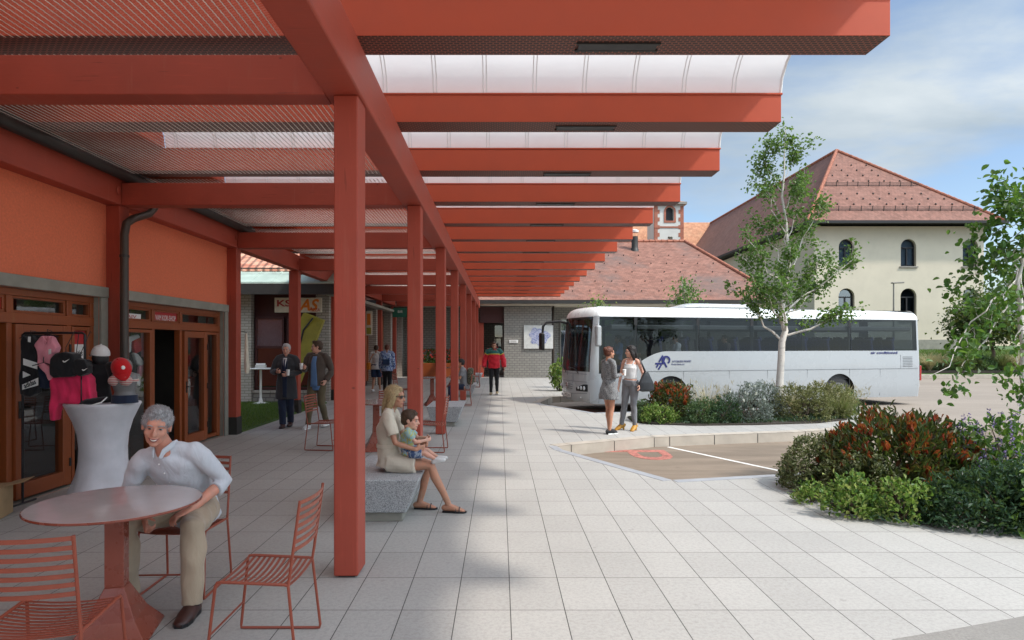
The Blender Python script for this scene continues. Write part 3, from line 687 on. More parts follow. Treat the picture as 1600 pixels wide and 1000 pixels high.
# leaning olive board
lb = thing('leaning_board', 'olive yellow board leaning on a dark stand in front of the kiosk', 'board', (-6, 18.4, .02))
p = [at(474, 489, 18.5), at(505, 501, 18.5), at(458, 624, 18.2), at(444, 624, 18.2), at(461, 512, 18.5)]
b = MB(); k = [Vector(q) for q in p]; nrm = Vector((0, -1, .1)).normalized()
b.add(k + [q + Vector((.03, .12, .02)) for q in k], [(0, 1, 2, 3, 4), (9, 8, 7, 6, 5)] + [(i, 5 + i, 5 + (i + 1) % 5, (i + 1) % 5) for i in range(5)])
bd = b.build('board', M['olive'], lb, bevel=.006)
b = MB(); b.tube([at(489, 497, 18.46), at(474, 516, 18.46), at(470, 534, 18.44), at(467, 545, 18.42)], .025, 6); b.build('cord', M['ink'], lb, smooth=True)
b = MB(); q0 = at(480, 505, 18.75); b.bar(q0, (q0.x + .1, 18.9, .02), .06, .06); b.build('prop', M['dark_metal'], lb)
# poseur table with a white pole on the kiosk terrace
pt = thing('bistro_table', 'white bistro table on one pole before the kiosk window', 'table', (-6.95, 18.6, .03))
MB().lathe([(.0, 1.0), (.36, 1.0), (.375, 1.015), (.36, 1.03), (.0, 1.03)], (-6.95, 18.6, .03), 24, cap=False).build('table_top', M['white'], pt, smooth='auto')
MB().lathe([(.032, 0), (.032, 1.0)], (-6.95, 18.6, .05), 12).build('pole', M['white'], pt, smooth='auto'); MB().lathe([(.24, 0), (.22, .015), (.06, .05), (.035, .16)], (-6.95, 18.6, .03), 20).build('base', M['white'], pt, smooth='auto')
hd = thing('napkin_holder', 'pale napkin holder standing on the white bistro table', 'napkin holder', (-6.95, 18.6, 1.06)); MB().box(-7.1, -6.8, 18.55, 18.66, 1.061, 1.15).build('tray', M['curtain'], hd, bevel=.01); b = MB(); b.box(-7.08, -6.82, 18.58, 18.63, 1.15, 1.2); b.build('napkins', M['white'], hd)
fl = thing('hanging_cloth', 'cream cloth hanging folded from a hook on the last shop post', 'cloth', (-5.03, 12.7, 1.2))
mb_ = MB().loft([(-5.03, 12.70, 1.97), (-5.03, 12.70, 1.80), (-5.03, 12.71, 1.5), (-5.02, 12.71, 1.28), (-5.02, 12.71, 1.17)], [(.018, .02), (.032, .04), (.04, .055), (.055, .07), (.03, .06)], 14, side=(1, 0, 0)); me = remesh(mb_, .01, 2); me.transform(Matrix.Translation(-ORG[fl.name])); link_mesh('fabric', me, M['cream'], fl)
MB().tube([(-5.12, 12.6, 2.0), (-5.08, 12.64, 2.0), (-5.03, 12.70, 1.985), (-5.03, 12.71, 1.95)], .008, 6).build('hook', M['dark_metal'], fl, smooth='auto')

# --- station building at the end
stn = thing('station_building', 'low grey brick station with wide stained red tiled roof at the end of the plaza', 'building', (5, 34, 0))
b = MB(); b.box(-6, -1.05, 35.3, 46, 0, 3.9).box(2.9, 14, 35.2, 46, 0, 3.9).box(-1.05, 2.9, 37, 46, 0, 3.9); b.build('wall', M['brick_grey'], stn)
MB().box(.22, 2.74, 33.75, 37, .02, 3.75).build('brick_block', M['brick_grey'], stn)
MB().box(-1.05, .2, 36.6, 36.7, 0.0, 3.7).build('back_wall', M['brick_grey'], stn); MB().box(-1.05, .22, 34.0, 36, 2.9, 3.75).build('lintel', M['maroon'], stn)
f = MB(); X0, X1, YD = -.35, .62, 36.5
f.box(-.36, -.29, YD, YD + .09, 0, 2.9).box(.14, .21, YD, YD + .09, 0, 2.9).box(-.29, .14, YD, YD + .09, 2.83, 2.9).box(-.29, .14, YD, YD + .09, 2.08, 2.16)
dr = f.build('door', M['frame_grey'], stn); MB().box(-.29, .14, YD + .03, YD + .04, .15, 2.83).build('pane', M['darkpane'], dr); h = MB().box(-.27, -.2, YD - .02, YD + .02, 0.02, 2.08).box(.06, .13, YD - .02, YD + .02, .02, 2.08).box(-.2, .06, YD - .018, YD + .018, .02, .25); h.build('door_leaf', M['frame_grey'], dr); MB().tube([(-.17, YD - .05, .95), (-.17, YD - .05, 1.3)], .015, 6).build('handle', M['white'], dr)
MB().box(-1.18, -.86, 34.2, 34.42, 0, 2.9).build('post', M['post'], stn, bevel=.01)
MB().box(-8, 14.6, 33.25, 35.2, 3.78, 3.9).build('soffit', M['beige'], stn); MB().box(-8, 14.7, 33.08, 33.24, 3.86, 4.03).build('gutter', M['dark_metal'], stn)
b = MB(); RY, RZ = 41.5, 8.4; a = (-10, 33.1, 4.05); e = (14.75, 33.1, 4.05)
b.add([a, e, (12.0, RY, RZ), (-10, RY, RZ), (14.75, 49.9, 4.05), (-10, 49.9, 4.05)], [(0, 1, 2, 3), (1, 4, 2), (3, 2, 4, 5), (0, 3, 5)])
rf = b.build('roof', M['tile_station'], stn, fix=False)
b = MB()
for p0, p1 in (((-10, RY, RZ + .03), (12, RY, RZ + .03)), ((12, RY, RZ + .03), (14.75, 33.1, 4.09))):
    p0, p1 = Vector(p0), Vector(p1); n = int((p1 - p0).length / .38)
    for i in range(n): q0 = p0.lerp(p1, i / n); q1 = p0.lerp(p1, (i + .96) / n); b.loft([q0, q1], [.13, .10], 8)
b.build('ridge_tiles', M['tile_red'], rf)
b = MB(); sl = (RZ - 4.05) / (RY - 33.1)
for r in range(5):
    yy = 34.1 + r * 1.25; z = 4.05 + (yy - 33.1) * sl
    for i in range(26):
        x = -9 + i * .92 + (.46 if r % 2 else 0)
        if x < 14.3 - (yy - 33.1) * .33: b.obox((x, yy, z + .035), (1, 0, 0), (0, 1, sl), (0, -sl, 1), .018, .03, .035)
b.build('snow_guards', M['dark_metal'], rf)
b = MB(); b.lathe([(.3, 0), (.22, .25), (.2, .3), (.2, 1.0)], (8.45, 40.1, 7.5), 16); v = b.build('chimney', M['dark_metal'], rf, smooth='auto'); MB().lathe([(.23, 0), (.24, .02), (.24, .14), (.1, .2)], (8.45, 40.1, 8.75), 16).build('chimney_cap', M['white'], v, smooth='auto')
b = MB(); b.tube([(2.83, 33.9, 3.8), (2.83, 33.9, .05)], .06, 10); b.build('downpipe', M['downpipe'], stn, smooth=True)
b = MB(); b.box(3.3, 5.0, 35.1, 35.19, .1, 3.2); w = b.build('window', M['frame_grey'], stn); MB().box(3.36, 4.1, 35.07, 35.098, .2, 3.1).build('pane', M['darkpane'], w); MB().box(4.2, 4.94, 35.07, 35.098, .2, 3.1).build('pane', M['darkpane'], w)
# city map board
mp = thing('map_board', 'white board with a blue town map hung on the grey brick wall', 'map board', (2, 33.7, 1.9))
MB().box(1.26, 2.8, 33.66, 33.74, 1.52, 2.75).build('panel', M['curtain'], mp, bevel=.01)
t = NT('town_map'); v1 = t.n('ShaderNodeTexVoronoi', feature='DISTANCE_TO_EDGE', i_Vector=t.obj, i_Scale=9.0).outputs[0]; nn = t.noise(t.obj, 5, 4)
M['map'] = t.done(t.principled(t.mix(t.ramp(v1, .02, .06), (.62, .62, .66), t.mix(t.ramp(nn, .4, .6), (.16, .19, .36), (.30, .32, .45))), .5))
pts = [(2.05 + (.52 + .09 * math.sin(3 * a_ + 1) + .05 * math.sin(7 * a_)) * math.cos(a_), 2.14 + (.45 + .06 * math.sin(4 * a_) + .05 * math.sin(9 * a_ + 2)) * math.sin(a_)) for a_ in np.linspace(0, 6.2, 40)]
MB().prism(pts, (0, 33.655, 0), (1, 0, 0), (0, 0, 1), (0, -1, 0), .004).build('town_map', M['map'], mp)
pq = thing('wall_plaque', 'small white plaque on the brick wall left of the map board', 'plaque', (.72, 33.7, 1.9)); MB().box(.5, .95, 33.71, 33.745, 1.82, 1.98).build('plate', M['white'], pq, bevel=.005); b = MB()
for z in (1.86, 1.9, 1.94): b.box(.55, .88, 33.706, 33.709, z - .008, z + .008)
b.build('engraved_lines', M['frame_grey'], pq)

# --- church
ch = thing('church', 'white church tower with red stone quoins and orange tiled nave behind the station', 'church', (21, 80, 0))
TX0, TX1, TY = 19.35, 22.95, 80
b = MB(); wall_holes(b, rect(TX0, TX1, 0, 19.2), [arch(20.75, 21.75, 17.2, 18.9), rect(21.0, 21.6, 14.1, 15.2)], (0, TY, 0), (1, 0, 0), (0, 0, 1), (0, -1, 0), .4); b.box(TX0, TX1, TY + .41, TY + 4, 0, 19.2); b.add([(TX0, TY, 0), (TX0, TY + .42, 0), (TX0, TY + .42, 19.2), (TX0, TY, 19.2)], [(0, 1, 2, 3)])
M['lime'] = plain('lime_white_render', (.62, .61, .57), .9, var=.06, scale=1); M['quoin'] = plain('red_sandstone', (.38, .14, .09), .85, var=.2, scale=3)
b.build('tower', M['lime'], ch, fix=False)
for s in (0, 1):
    b = MB()
    for i, z in enumerate(np.arange(8, 19, .48)):
        wq = .62 if i % 2 else .38; x0, x1 = (TX0 - .03, TX0 + wq) if s == 0 else (TX1 - wq, TX1 + .03); b.box(x0, x1, TY - .03, TY + .3, z, z + .481)
    b.build('quoin_strip', M['quoin'], ch)
b = MB(); A = arch(20.75, 21.75, 17.2, 18.9); B = arch(20.5, 22.0, 16.95, 19.1); n = len(A)
b.add([(u, TY - .05, v) for u, v in A] + [(u, TY - .05, v) for u, v in B], [(i, (i + 1) % n, n + (i + 1) % n, n + i) for i in range(n)]); w = b.build('window_surround', M['quoin'], ch, fix=False)
b = MB(); b.box(20.8, 21.7, TY + .35, TY + .38, 17.2, 18.9); b.build('louvre', M['ink'], w); MB().box(20.9, 21.7, TY - .04, TY + .3, 13.95, 14.1).build('window_sill', M['quoin'], ch)
MB().box(TX0 - .05, TX1 + .05, TY - .06, TY + .1, 16.3, 16.5).build('string_course', M['quoin'], ch); MB().box(TX0 - .35, TX1 + .35, TY - .4, TY + 4.3, 19.2, 19.5).build('cornice', M['frame_grey'], ch)
b = MB(); b.add([(TX0 - .3, TY - .35, 19.5), (TX1 + .3, TY - .35, 19.5), (TX1 + .3, TY + 4.3, 19.5), (TX0 - .3, TY + 4.3, 19.5), (21.15, TY + 2, 20.3)], [(0, 1, 4), (1, 2, 4), (2, 3, 4), (3, 0, 4)]); b.build('tower_roof', M['tile_orange'], ch)
b = MB(); b.box(9, 42, 83, 96, 0, 11); b.build('nave_wall', M['lime'], ch); b = MB(); b.prism([(82, 10.8), (89, 18.7), (97, 10.8), (97, 10.4), (82, 10.4)], (8, 0, 0), (0, 1, 0), (0, 0, 1), (1, 0, 0), 35); b.build('nave_roof', M['tile_orange'], ch)

# --- big beige building
bb = thing('beige_building', 'big beige rendered building with arched windows and a high hipped tiled roof', 'building', (30, 48, 1.2))
BX0, BX1, BY0, BY1, EZ = 23.6, 36.3, 48.0, 100.0, 10.6
ups = [26.0, 30.65, 35.3]; b = MB(); holes = []
for x in ups: holes.append(arch(x - .58, x + .58, 7.6, 9.65)); 
for x in ups: holes.append(arch(x - .6, x + .6, 3.6, 5.95))
wall_holes(b, rect(BX0, BX1, 1.0, EZ), holes, (0, BY0, 0), (1, 0, 0), (0, 0, 1), (0, -1, 0), .35)
b.add([(BX0, BY0, 1), (BX0, BY1, 1), (BX0, BY1, EZ), (BX0, BY0, EZ)], [(0, 1, 2, 3)]); b.add([(BX1, BY0, 1), (BX1, BY1, 1), (BX1, BY1, EZ), (BX1, BY0, EZ)], [(3, 2, 1, 0)])
b.build('wall', M['beige'], bb, fix=False)
MB().box(BX0 - .05, BX1 + .05, BY0 - .08, BY0 - .003, .9, 2.1).build('plinth', M['concrete'], bb)
for row, (v0, v1) in enumerate(((7.6, 9.65), (3.6, 5.95))):
    for x in ups:
        r = .58 if row == 0 else .6; f = MB(); y = BY0 + .22; A = arch(x - r + .003, x + r - .003, v0 + .003, v1 - .003); B = arch(x - r + .09, x + r - .09, v0 + .09, v1 - .09); n = len(A)
        vs = [(u, y, v) for u, v in A] + [(u, y, v) for u, v in B] + [(u, y + .08, v) for u, v in B]
        f.add(vs, [(i, (i + 1) % n, n + (i + 1) % n, n + i) for i in range(n)] + [(n + i, n + (i + 1) % n, 2 * n + (i + 1) % n, 2 * n + i) for i in range(n)])
        zt = v1 - r - .05; f.box(x - .05, x + .05, y, y + .06, v0 + .08, zt).box(x - r + .06, x + r - .06, y - .004, y + .062, zt - .05, zt + .05)
        w = f.build('window', M['ink'], bb); MB().prism(arch(x - r + .05, x + r - .05, v0 + .05, v1 - .05), (0, y + .05, 0), (1, 0, 0), (0, 0, 1), (0, 1, 0), .01).build('pane', M['darkpane'], w)
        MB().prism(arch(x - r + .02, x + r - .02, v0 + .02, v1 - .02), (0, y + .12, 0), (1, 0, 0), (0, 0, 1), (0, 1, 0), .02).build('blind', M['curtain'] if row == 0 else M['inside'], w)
        MB().box(x - r - .1, x + r + .1, BY0 - .1, BY0 + .2, v0 - .1, v0 - .003).build('window_sill', M['frame_grey'], bb)
b = MB(); OV = .95; x0, x1, y0, y1 = BX0 - OV, BX1 + OV, BY0 - OV, BY1 + OV; z0 = EZ + .25; rx = (x0 + x1) / 2 - .6; R1, R2 = 55.8, 94; RZ = 18.6
b.add([(x0, y0, z0), (x1, y0, z0), (x1, y1, z0), (x0, y1, z0), (rx, R1, RZ), (rx, R2, RZ)], [(0, 1, 4), (1, 2, 5, 4), (2, 3, 5), (3, 0, 4, 5)])
rf = b.build('roof', M['tile_big'], bb, fix=False)
b = MB(); b.box(x0, x1, y0, y1, z0 - .12, z0 - .01); b.box(x0 - .1, x1 + .1, y0 - .14, y0, z0 - .2, z0); b.box(x1, x1 + .12, y0, y1, z0 - .2, z0); b.box(x0 - .12, x0, y0, y1, z0 - .2, z0); b.build('eave', M['ink'], bb)
b = MB()
for p1 in ((x0, y0, z0), (x1, y0, z0)):
    p0 = Vector((rx, R1, RZ + .05)); p1 = Vector(p1); n = 32
    for i in range(n): b.loft([p0.lerp(p1, i / n), p0.lerp(p1, (i + .95) / n)], [.15, .12], 8)
for i in range(90): b.loft([(rx, R1 + .42 * i, RZ + .05), (rx, R1 + .42 * i + .4, RZ + .05)], [.15, .12], 8)
b.build('ridge_tiles', M['tile_red'], rf)
b = MB(); sl = (RZ - z0) / (R1 - y0)
def on_roof(f): return y0 + (R1 - y0) * f, z0 + (RZ - z0) * f
for f in (.12, .45):                                                       # snow fences
    y, z = on_roof(f); u0, u1 = x0 + (rx - x0) * f + .3, x1 + (rx - x1) * f - .3
    for dz in (.1, .2, .3): b.tube([(u0, y, z + dz), (u1, y, z + dz)], .018, 5)
    x = u0
    while x < u1: b.bar((x, y, z), (x, y - .05, z + .38), .04, .04); x += .85
b.build('snow_fence', M['dark_metal'], rf)
b = MB()
for r, f in enumerate((.2, .27, .34, .52, .6, .68, .76)):
    y, z = on_roof(f); u0, u1 = x0 + (rx - x0) * f + .5, x1 + (rx - x1) * f - .5; x = u0 + (.6 if r % 2 else 0)
    while x < u1: b.obox((x, y, z + .045), (1, 0, 0), (0, 1, sl), (0, -sl, 1), .03, .05, .045); x += 1.25
b.build('snow_guards', M['dark_metal'], rf)
lp = thing('street_lamp', 'thin grey street lamp with a flat head before the beige facade', 'street lamp', (28, 45.5, 1.1))
b = MB(); b.lathe([(.09, 0), (.08, .6), (.045, 5.0)], (28, 45.5, 1.1), 10); b.build('pole', M['frame_grey'], lp, smooth='auto'); b = MB(); b.obox((28.28, 45.5, 6.13), (1, 0, .05), (0, 1, 0), (-.05, 0, 1), .42, .13, .05); b.build('lamp_head', M['frame_grey'], lp, bevel=.03)

# --- things seen through the posts, beyond the kiosk
tn = thing('market_tent', 'white market parasol tent on thin poles beyond the kiosk', 'tent', (-3.5, 44, 0))
b = MB(); b.add([(-6.3, 42.5, 2.2), (-2.2, 42.5, 2.2), (-2.2, 46, 2.2), (-6.3, 46, 2.2), (-4.2, 44.2, 3.5)], [(0, 1, 4), (1, 2, 4), (2, 3, 4), (3, 0, 4)]); b.box(-6.3, -2.2, 42.48, 42.5, 1.95, 2.2); b.build('fabric', M['white'], tn, fix=False)
for x in (-6.25, -2.25):
    for y in (42.55, 45.9): MB().lathe([(.03, 0), (.03, 2.2)], (x, y, 0), 8).build('leg', M['frame_grey'], tn)
bbd = thing('billboard', 'red and blue advertising hoarding on posts beyond the market tent', 'billboard', (-4, 48, 0)); MB().box(-6.6, -2.0, 48, 48.1, 3.6, 5.4).build('panel', M['sign_red'], bbd); MB().box(-5.2, -4.2, 47.95, 47.99, 3.6, 4.9).build('poster', M['map'], bbd)
for x in (-6.4, -2.2): MB().box(x - .06, x + .06, 48.11, 48.2, 0, 5.4).build('post', M['dark_metal'], bbd)
pb = thing('planter_box', 'wooden planter box of red flowers beyond the far tables', 'planter', (-3.1, 34.4, 0)); b = MB(); b.box(-4.6, -2.0, 34, 34.6, .02, .75); b.build('box', M['wood'], pb, bevel=.02)
n = 900; C = np.stack([rnd(n, -4.55, -2.05), rnd(n, 34.02, 34.58), .75 + .75 * RNG.random(n) ** 1.5], 1)
M['planter_leaf'] = leafmat('planter_leaves', [(.03, .07, .015), (.06, .12, .02)]); M['red_petal'] = leafmat('red_petals', [(.5, .02, .03), (.6, .05, .05)])
leaf_mesh('foliage', C, unit(n), unit(n), .12, .07, M['planter_leaf'], pb); n = 160; C = np.stack([rnd(n, -4.55, -2.05), rnd(n, 34.0, 34.3), rnd(n, .95, 1.5)], 1); leaf_mesh('flowers', C, unit(n), unit(n), .1, .09, M['red_petal'], pb)
gb = thing('green_box', 'tall green recycling container beyond the third post', 'container', (-4.2, 38, 0)); b = MB(); b.box(-4.95, -4.05, 38, 38.8, .08, 2.4); b.build('body', M['green_sign'], gb, bevel=.08, seg=3); MB().box(-4.8, -4.2, 37.97, 37.999, 1.5, 1.7).build('flap', M['ink'], gb)
# ================================================================== the coach
M['bus_white'] = plain('white_coach_paint', (.37, .39, .405), .28, var=.02, scale=1.5, coat=.6)  # white paint greyed: shade on the coach sides is put into the colour
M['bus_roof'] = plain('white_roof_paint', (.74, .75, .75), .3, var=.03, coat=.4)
M['bus_glass'] = glassmat('tinted_coach_glass', (.30, .34, .37), .0, k=.8)
M['windscreen'] = glassmat('windscreen_glass', (.36, .40, .40), .05)
M['rubber'] = plain('black_rubber', (.018, .018, .019), .75, var=.2, scale=12, bump=.2)
M['rim'] = plain('steel_rim', (.22, .22, .23), .35, .7, var=.1)
M['chrome'] = plain('chrome', (.7, .7, .72), .15, 1.0)
M['lens'] = plain('clear_lens', (.55, .57, .58), .08, var=.05, coat=1)
M['red_lens'] = plain('red_lens', (.35, .01, .01), .15, var=.05, coat=1)
M['amber_lens'] = plain('amber_lens', (.6, .2, .02), .15, coat=1)
M['seat_blue'] = clothmat('seat_fabric', (.035, .045, .11), .9, .1, pat='print', patcol=(.06, .06, .2), pscale=18)
M['navy'] = plain('navy_lettering', (.015, .02, .14), .5, var=.05)
M['seam'] = plain('panel_seam', (.13, .14, .15), .6)
BL, BW, BH = 11.62, 2.42, 3.02
# local frame: x from the nose to the tail, y to the far side, z from the road; near side at y = 0
BO = Vector((2.30, 17.72, -.19)); BD = Vector((10.71, 2.72, 0)).normalized(); BN = Vector((-BD.y, BD.x, 0))
bus = thing('coach', 'white tour coach with dark tinted windows and blue logo parked beside the planted bed', 'bus', (0, 0, 0), None)
def outline(step=.03):
    """plan outline of the coach, anticlockwise from the near side behind the nose corner"""
    P = []
    def line(a, b):
        n = max(1, int((Vector(b) - Vector(a)).length / step))
        for i in range(n): P.append((a[0] + (b[0] - a[0]) * i / n, a[1] + (b[1] - a[1]) * i / n))
    def arc(cx, cy, rx, ry, a0, a1, n):
        for i in range(n): t = R(a0 + (a1 - a0) * i / n); P.append((cx + rx * math.cos(t), cy + ry * math.sin(t)))
    line((.5, 0), (BL - .14, 0)); arc(BL - .14, .14, .14, .14, -90, 0, 8); line((BL, .14), (BL, BW - .14)); arc(BL - .14, BW - .14, .14, .14, 0, 90, 8)
    line((BL - .14, BW), (.5, BW)); arc(.5, BW - .42, .36, .42, 90, 155, 16)
    a, b = P[-1], None
    t1 = R(155); x1 = .5 + .36 * math.cos(t1); y1 = BW - .42 + .42 * math.sin(t1); y0 = .42 - .42 * math.sin(t1)
    n = 46
    for i in range(n):
        y = y1 + (y0 - y1) * i / n; P.append((x1 - .17 * math.sin(math.pi * i / n) ** .8, y))
    arc(.5, .42, .36, .42, 205, 270, 16)
    return P
OUT = outline(); NO = len(OUT); CEN = (BL / 2, BW / 2)
def inset(z):                                              # tumblehome and rounded roof edge
    if z < .62: return .05 * ((.62 - z) / .4) ** 2
    if z < 1.3: return 0
    if z < 2.72: return .055 * (z - 1.3) / 1.42
    u = (z - 2.72) / .30; return .055 + .34 * (1 - math.sqrt(max(0, 1 - u * u)))
def ring_pt(i, z, extra=0.0):
    x, y = OUT[i]; x0, y0 = OUT[i - 1]; x1, y1 = OUT[(i + 1) % NO]
    d = Vector((x1 - x0, y1 - y0)).normalized(); n = Vector((d.y, -d.x)); k = inset(z) - extra
    nose = 0
    if x < .6 and z > 1.15: nose = .09 * ((z - 1.15) / 1.6) ** 1.35 * min(1, (.6 - x) / .3)     # raked windscreen
    return Vector((x - n.x * k + nose, y - n.y * k, z))
WH = [(2.70, .56), (8.48, .56)]                              # axle position, arch radius
def z_bot(i):
    x, y = OUT[i]; z = .27
    if y < .02 or y > BW - .02:
        for wx, r in WH:
            if abs(x - wx) < r: z = max(z, .47 + math.sqrt(r * r - (x - wx) ** 2))
    if x < .45: z = .27 + .05 * (.45 - x) / .45
    return z
def z_glass(i):
    """lower edge of the glass"""
    x, y = OUT[i]
    near = y < BW / 2
    if x < .62 and .11 < y < BW - .11: return 1.17           # windscreen
    if x > BL - .05 and .3 < y < BW - .3: return 1.75
    if x > BL - .16: return 2.72
    if x < .45: return 2.74                                  # white pillar beside the screen
    if x < 1.3: return 1.12
    u = min(1, (x - 1.3) / 1.25); u = 1 - (1 - u) ** 1.7
    return 1.12 + .62 * u
ZT = 2.72
def strip(b, zlo, zhi, nz, sel, mi=0, extra=0.0, zs=None):
    for i in range(NO):
        j = (i + 1) % NO
        if not sel(i, j): continue
        a0, a1, c0, c1 = zlo(i), zlo(j), zhi(i), zhi(j)
        if c0 - a0 < .004 and c1 - a1 < .004: continue
        for k in range(nz):
            f0, f1 = k / nz, (k + 1) / nz
            q = [ring_pt(i, a0 + (c0 - a0) * f0, extra), ring_pt(j, a1 + (c1 - a1) * f0, extra), ring_pt(j, a1 + (c1 - a1) * f1, extra), ring_pt(i, a0 + (c0 - a0) * f1, extra)]
            b.add(q, [(0, 1, 2, 3)], mi)
def weld(o, d=.0008, angle=35):
    bm = bmesh.new(); bm.from_mesh(o.data); bmesh.ops.remove_doubles(bm, verts=bm.verts, dist=d); bmesh.ops.recalc_face_normals(bm, faces=bm.faces); bm.to_mesh(o.data); bm.free()
    o.data.polygons.foreach_set('use_smooth', [True] * len(o.data.polygons)); o.data.set_sharp_from_angle(angle=R(angle)); return o
step = lambda i: z_glass(i)
b = MB()
for i in range(NO):
    j = (i + 1) % NO
    zg = [z_glass(i), z_glass(j)]; same = abs(zg[0] - zg[1]) < .12
    if not same: zg = [max(zg)] * 2
    zb = [z_bot(i), z_bot(j)]
    if abs(zb[0] - zb[1]) > .5: zb = [max(zb)] * 2
    n = 7
    for k in range(n):
        f0, f1 = k / n, (k + 1) / n
        b.add([ring_pt(i, zb[0] + (zg[0] - zb[0]) * f0), ring_pt(j, zb[1] + (zg[1] - zb[1]) * f0), ring_pt(j, zb[1] + (zg[1] - zb[1]) * f1), ring_pt(i, zb[0] + (zg[0] - zb[0]) * f1)], [(0, 1, 2, 3)])
body = weld(b.build('body', M['bus_white'], bus, fix=False))
b = MB(); strip(b, lambda i: 2.72, lambda i: 2.90, 6, lambda i, j: True); strip(b, lambda i: 2.90, lambda i: 3.0199, 8, lambda i, j: True)
top = [ring_pt(i, 3.0199) for i in range(NO)]; b.add(top, [list(range(NO))])
roof = weld(b.build('roof', M['bus_roof'], bus, fix=False), angle=30)
def glass_part(name, sel, mat, extra=-.004):
    b = MB()
    for i in range(NO):
        j = (i + 1) % NO
        if not sel(OUT[i]) or not sel(OUT[j]): continue
        zg = [z_glass(i), z_glass(j)]
        if max(zg) > 2.7 or abs(zg[0] - zg[1]) > .12: continue
        for k in range(6):
            f0, f1 = k / 6, (k + 1) / 6
            b.add([ring_pt(i, zg[0] + (ZT - zg[0]) * f0, extra), ring_pt(j, zg[1] + (ZT - zg[1]) * f0, extra), ring_pt(j, zg[1] + (ZT - zg[1]) * f1, extra), ring_pt(i, zg[0] + (ZT - zg[0]) * f1, extra)], [(0, 1, 2, 3)])
    return weld(b.build(name, mat, bus, fix=False), angle=60)
glass_part('windscreen', lambda p: p[0] < .62 and .1 < p[1] < BW - .1, M['windscreen'])
SEAMS = [1.62, 3.6, 5.4, 7.2, 8.9]
edges = [.44] + SEAMS + [BL - .16]
for side in (0, 1):
    for a, c in zip(edges, edges[1:]):
        glass_part('side_window', (lambda p, a=a, c=c, s=side: a - .001 <= p[0] <= c + .016 and (p[1] < .02 if s == 0 else p[1] > BW - .02)), M['bus_glass'])
glass_part('rear_window', lambda p: p[0] > BL - .05, M['bus_glass'])
# pillars, interior, floor
b = MB()
for x in SEAMS:
    for y in (.07, BW - .07): b.box(x - .05, x + .05, y - .02, y + .02, 1.1, 2.72)
b.box(.45, BL - .1, .06, BW - .06, .86, .9).box(.5, BL - .12, .075, .1, .9, 1.15).box(.5, BL - .12, BW - .1, BW - .075, .9, 1.15)
for i in range(40):
    pass
b.build('cabin_lining', M['ink'], bus)
b = MB(); b.box(.9, BL - .3, .12, .5, 2.36, 2.5).box(.9, BL - .3, BW - .5, BW - .12, 2.36, 2.5); b.build('luggage_rack', M['frame_grey'], bus, bevel=.03)
b = MB(); b.box(.42, .78, .35, BW - .35, .92, 1.28); b.build('dashboard', M['ink'], bus, bevel=.05)
sw = MB(); sw.loft([(.98 + .12 * math.sin(t), .62 + .21 * math.cos(t), 1.42 + .17 * math.sin(t)) for t in np.linspace(0, 2 * math.pi, 25)[:-1]], [.016] * 24, 6, closed=True); sw.bar((.8, .62, 1.25), (.98, .62, 1.42), .05, .05); sw.build('steering_wheel', M['black'], bus, smooth='auto')
seat_me = None
ROWS = [2.2 + .82 * i for i in range(11)]
for r in [1.32] + ROWS:
    for y in ((.62,) if r < 2 else (.34, .80, 1.62, 2.08)):
        b = MB(); b.box(-.22, .22, -.2, .2, 1.22, 1.34); b.obox((.28, 0, 1.68), (1, 0, .14), (0, 1, 0), (-.14, 0, 1), .05, .2, .42); b.obox((.335, 0, 2.1), (1, 0, .14), (0, 1, 0), (-.14, 0, 1), .045, .14, .07)
        if seat_me is None:
            q = b.build('seat', M['seat_blue'], bus, bevel=.035, seg=3); seat_me = q.data
        else: q = bpy.data.objects.new('seat', seat_me); COL.objects.link(q); q.parent = bus; md = q.modifiers.new('bevel', 'BEVEL'); md.width = .035; md.segments = 3
        q.location = (r, y, 0); ORG[q.name] = ORG[bus.name]
# under-body and wheels
b = MB(); b.box(.6, BL - .2, .25, BW - .25, .3, .84); b.build('chassis', M['ink'], bus)
for wx, r in WH:
    for y, s in ((.03, 1), (BW - .03, -1)):
        b = MB(); b.lathe([(.27, .0), (.44, .01), (.475, .04), (.48, .14), (.475, .25), (.44, .28), (.2, .28)], (0, 0, 0), 40)
        rot = Matrix.Rotation(R(-90 * s), 4, 'X'); tr = lambda v: tuple(rot @ Vector(v) + Vector((wx, y + .03 * s, .482)))
        b.v = [tr(v) for v in b.v]; ty = b.build('wheel', M['rubber'], bus, smooth='auto')
        b = MB(); b.lathe([(.0, .10), (.07, .07), (.10, .07), (.12, .11), (.2, .12), (.25, .05), (.285, .02), (.27, -.004)], (0, 0, 0), 32)
        for k in range(10):
            a = 2 * math.pi * k / 10; b.lathe([(.012, .07), (.012, .105)], (.155 * math.cos(a), .155 * math.sin(a), -.02), 6)
        b.v = [tr(v) for v in b.v]; b.build('rim', M['rim'], ty, smooth='auto')
        b = MB(); N = 24                                          # dark wheel house
        P = [(wx + r * math.cos(math.pi * k / N), .47 + r * math.sin(math.pi * k / N)) for k in range(N + 1)]
        b.add([(x, y + .02 * s, z) for x, z in P] + [(x, y + .6 * s, z) for x, z in P], [(k, k + 1, N + 2 + k, N + 1 + k) for k in range(N)])
        b.build('wheel_house', M['ink'], bus, fix=False)
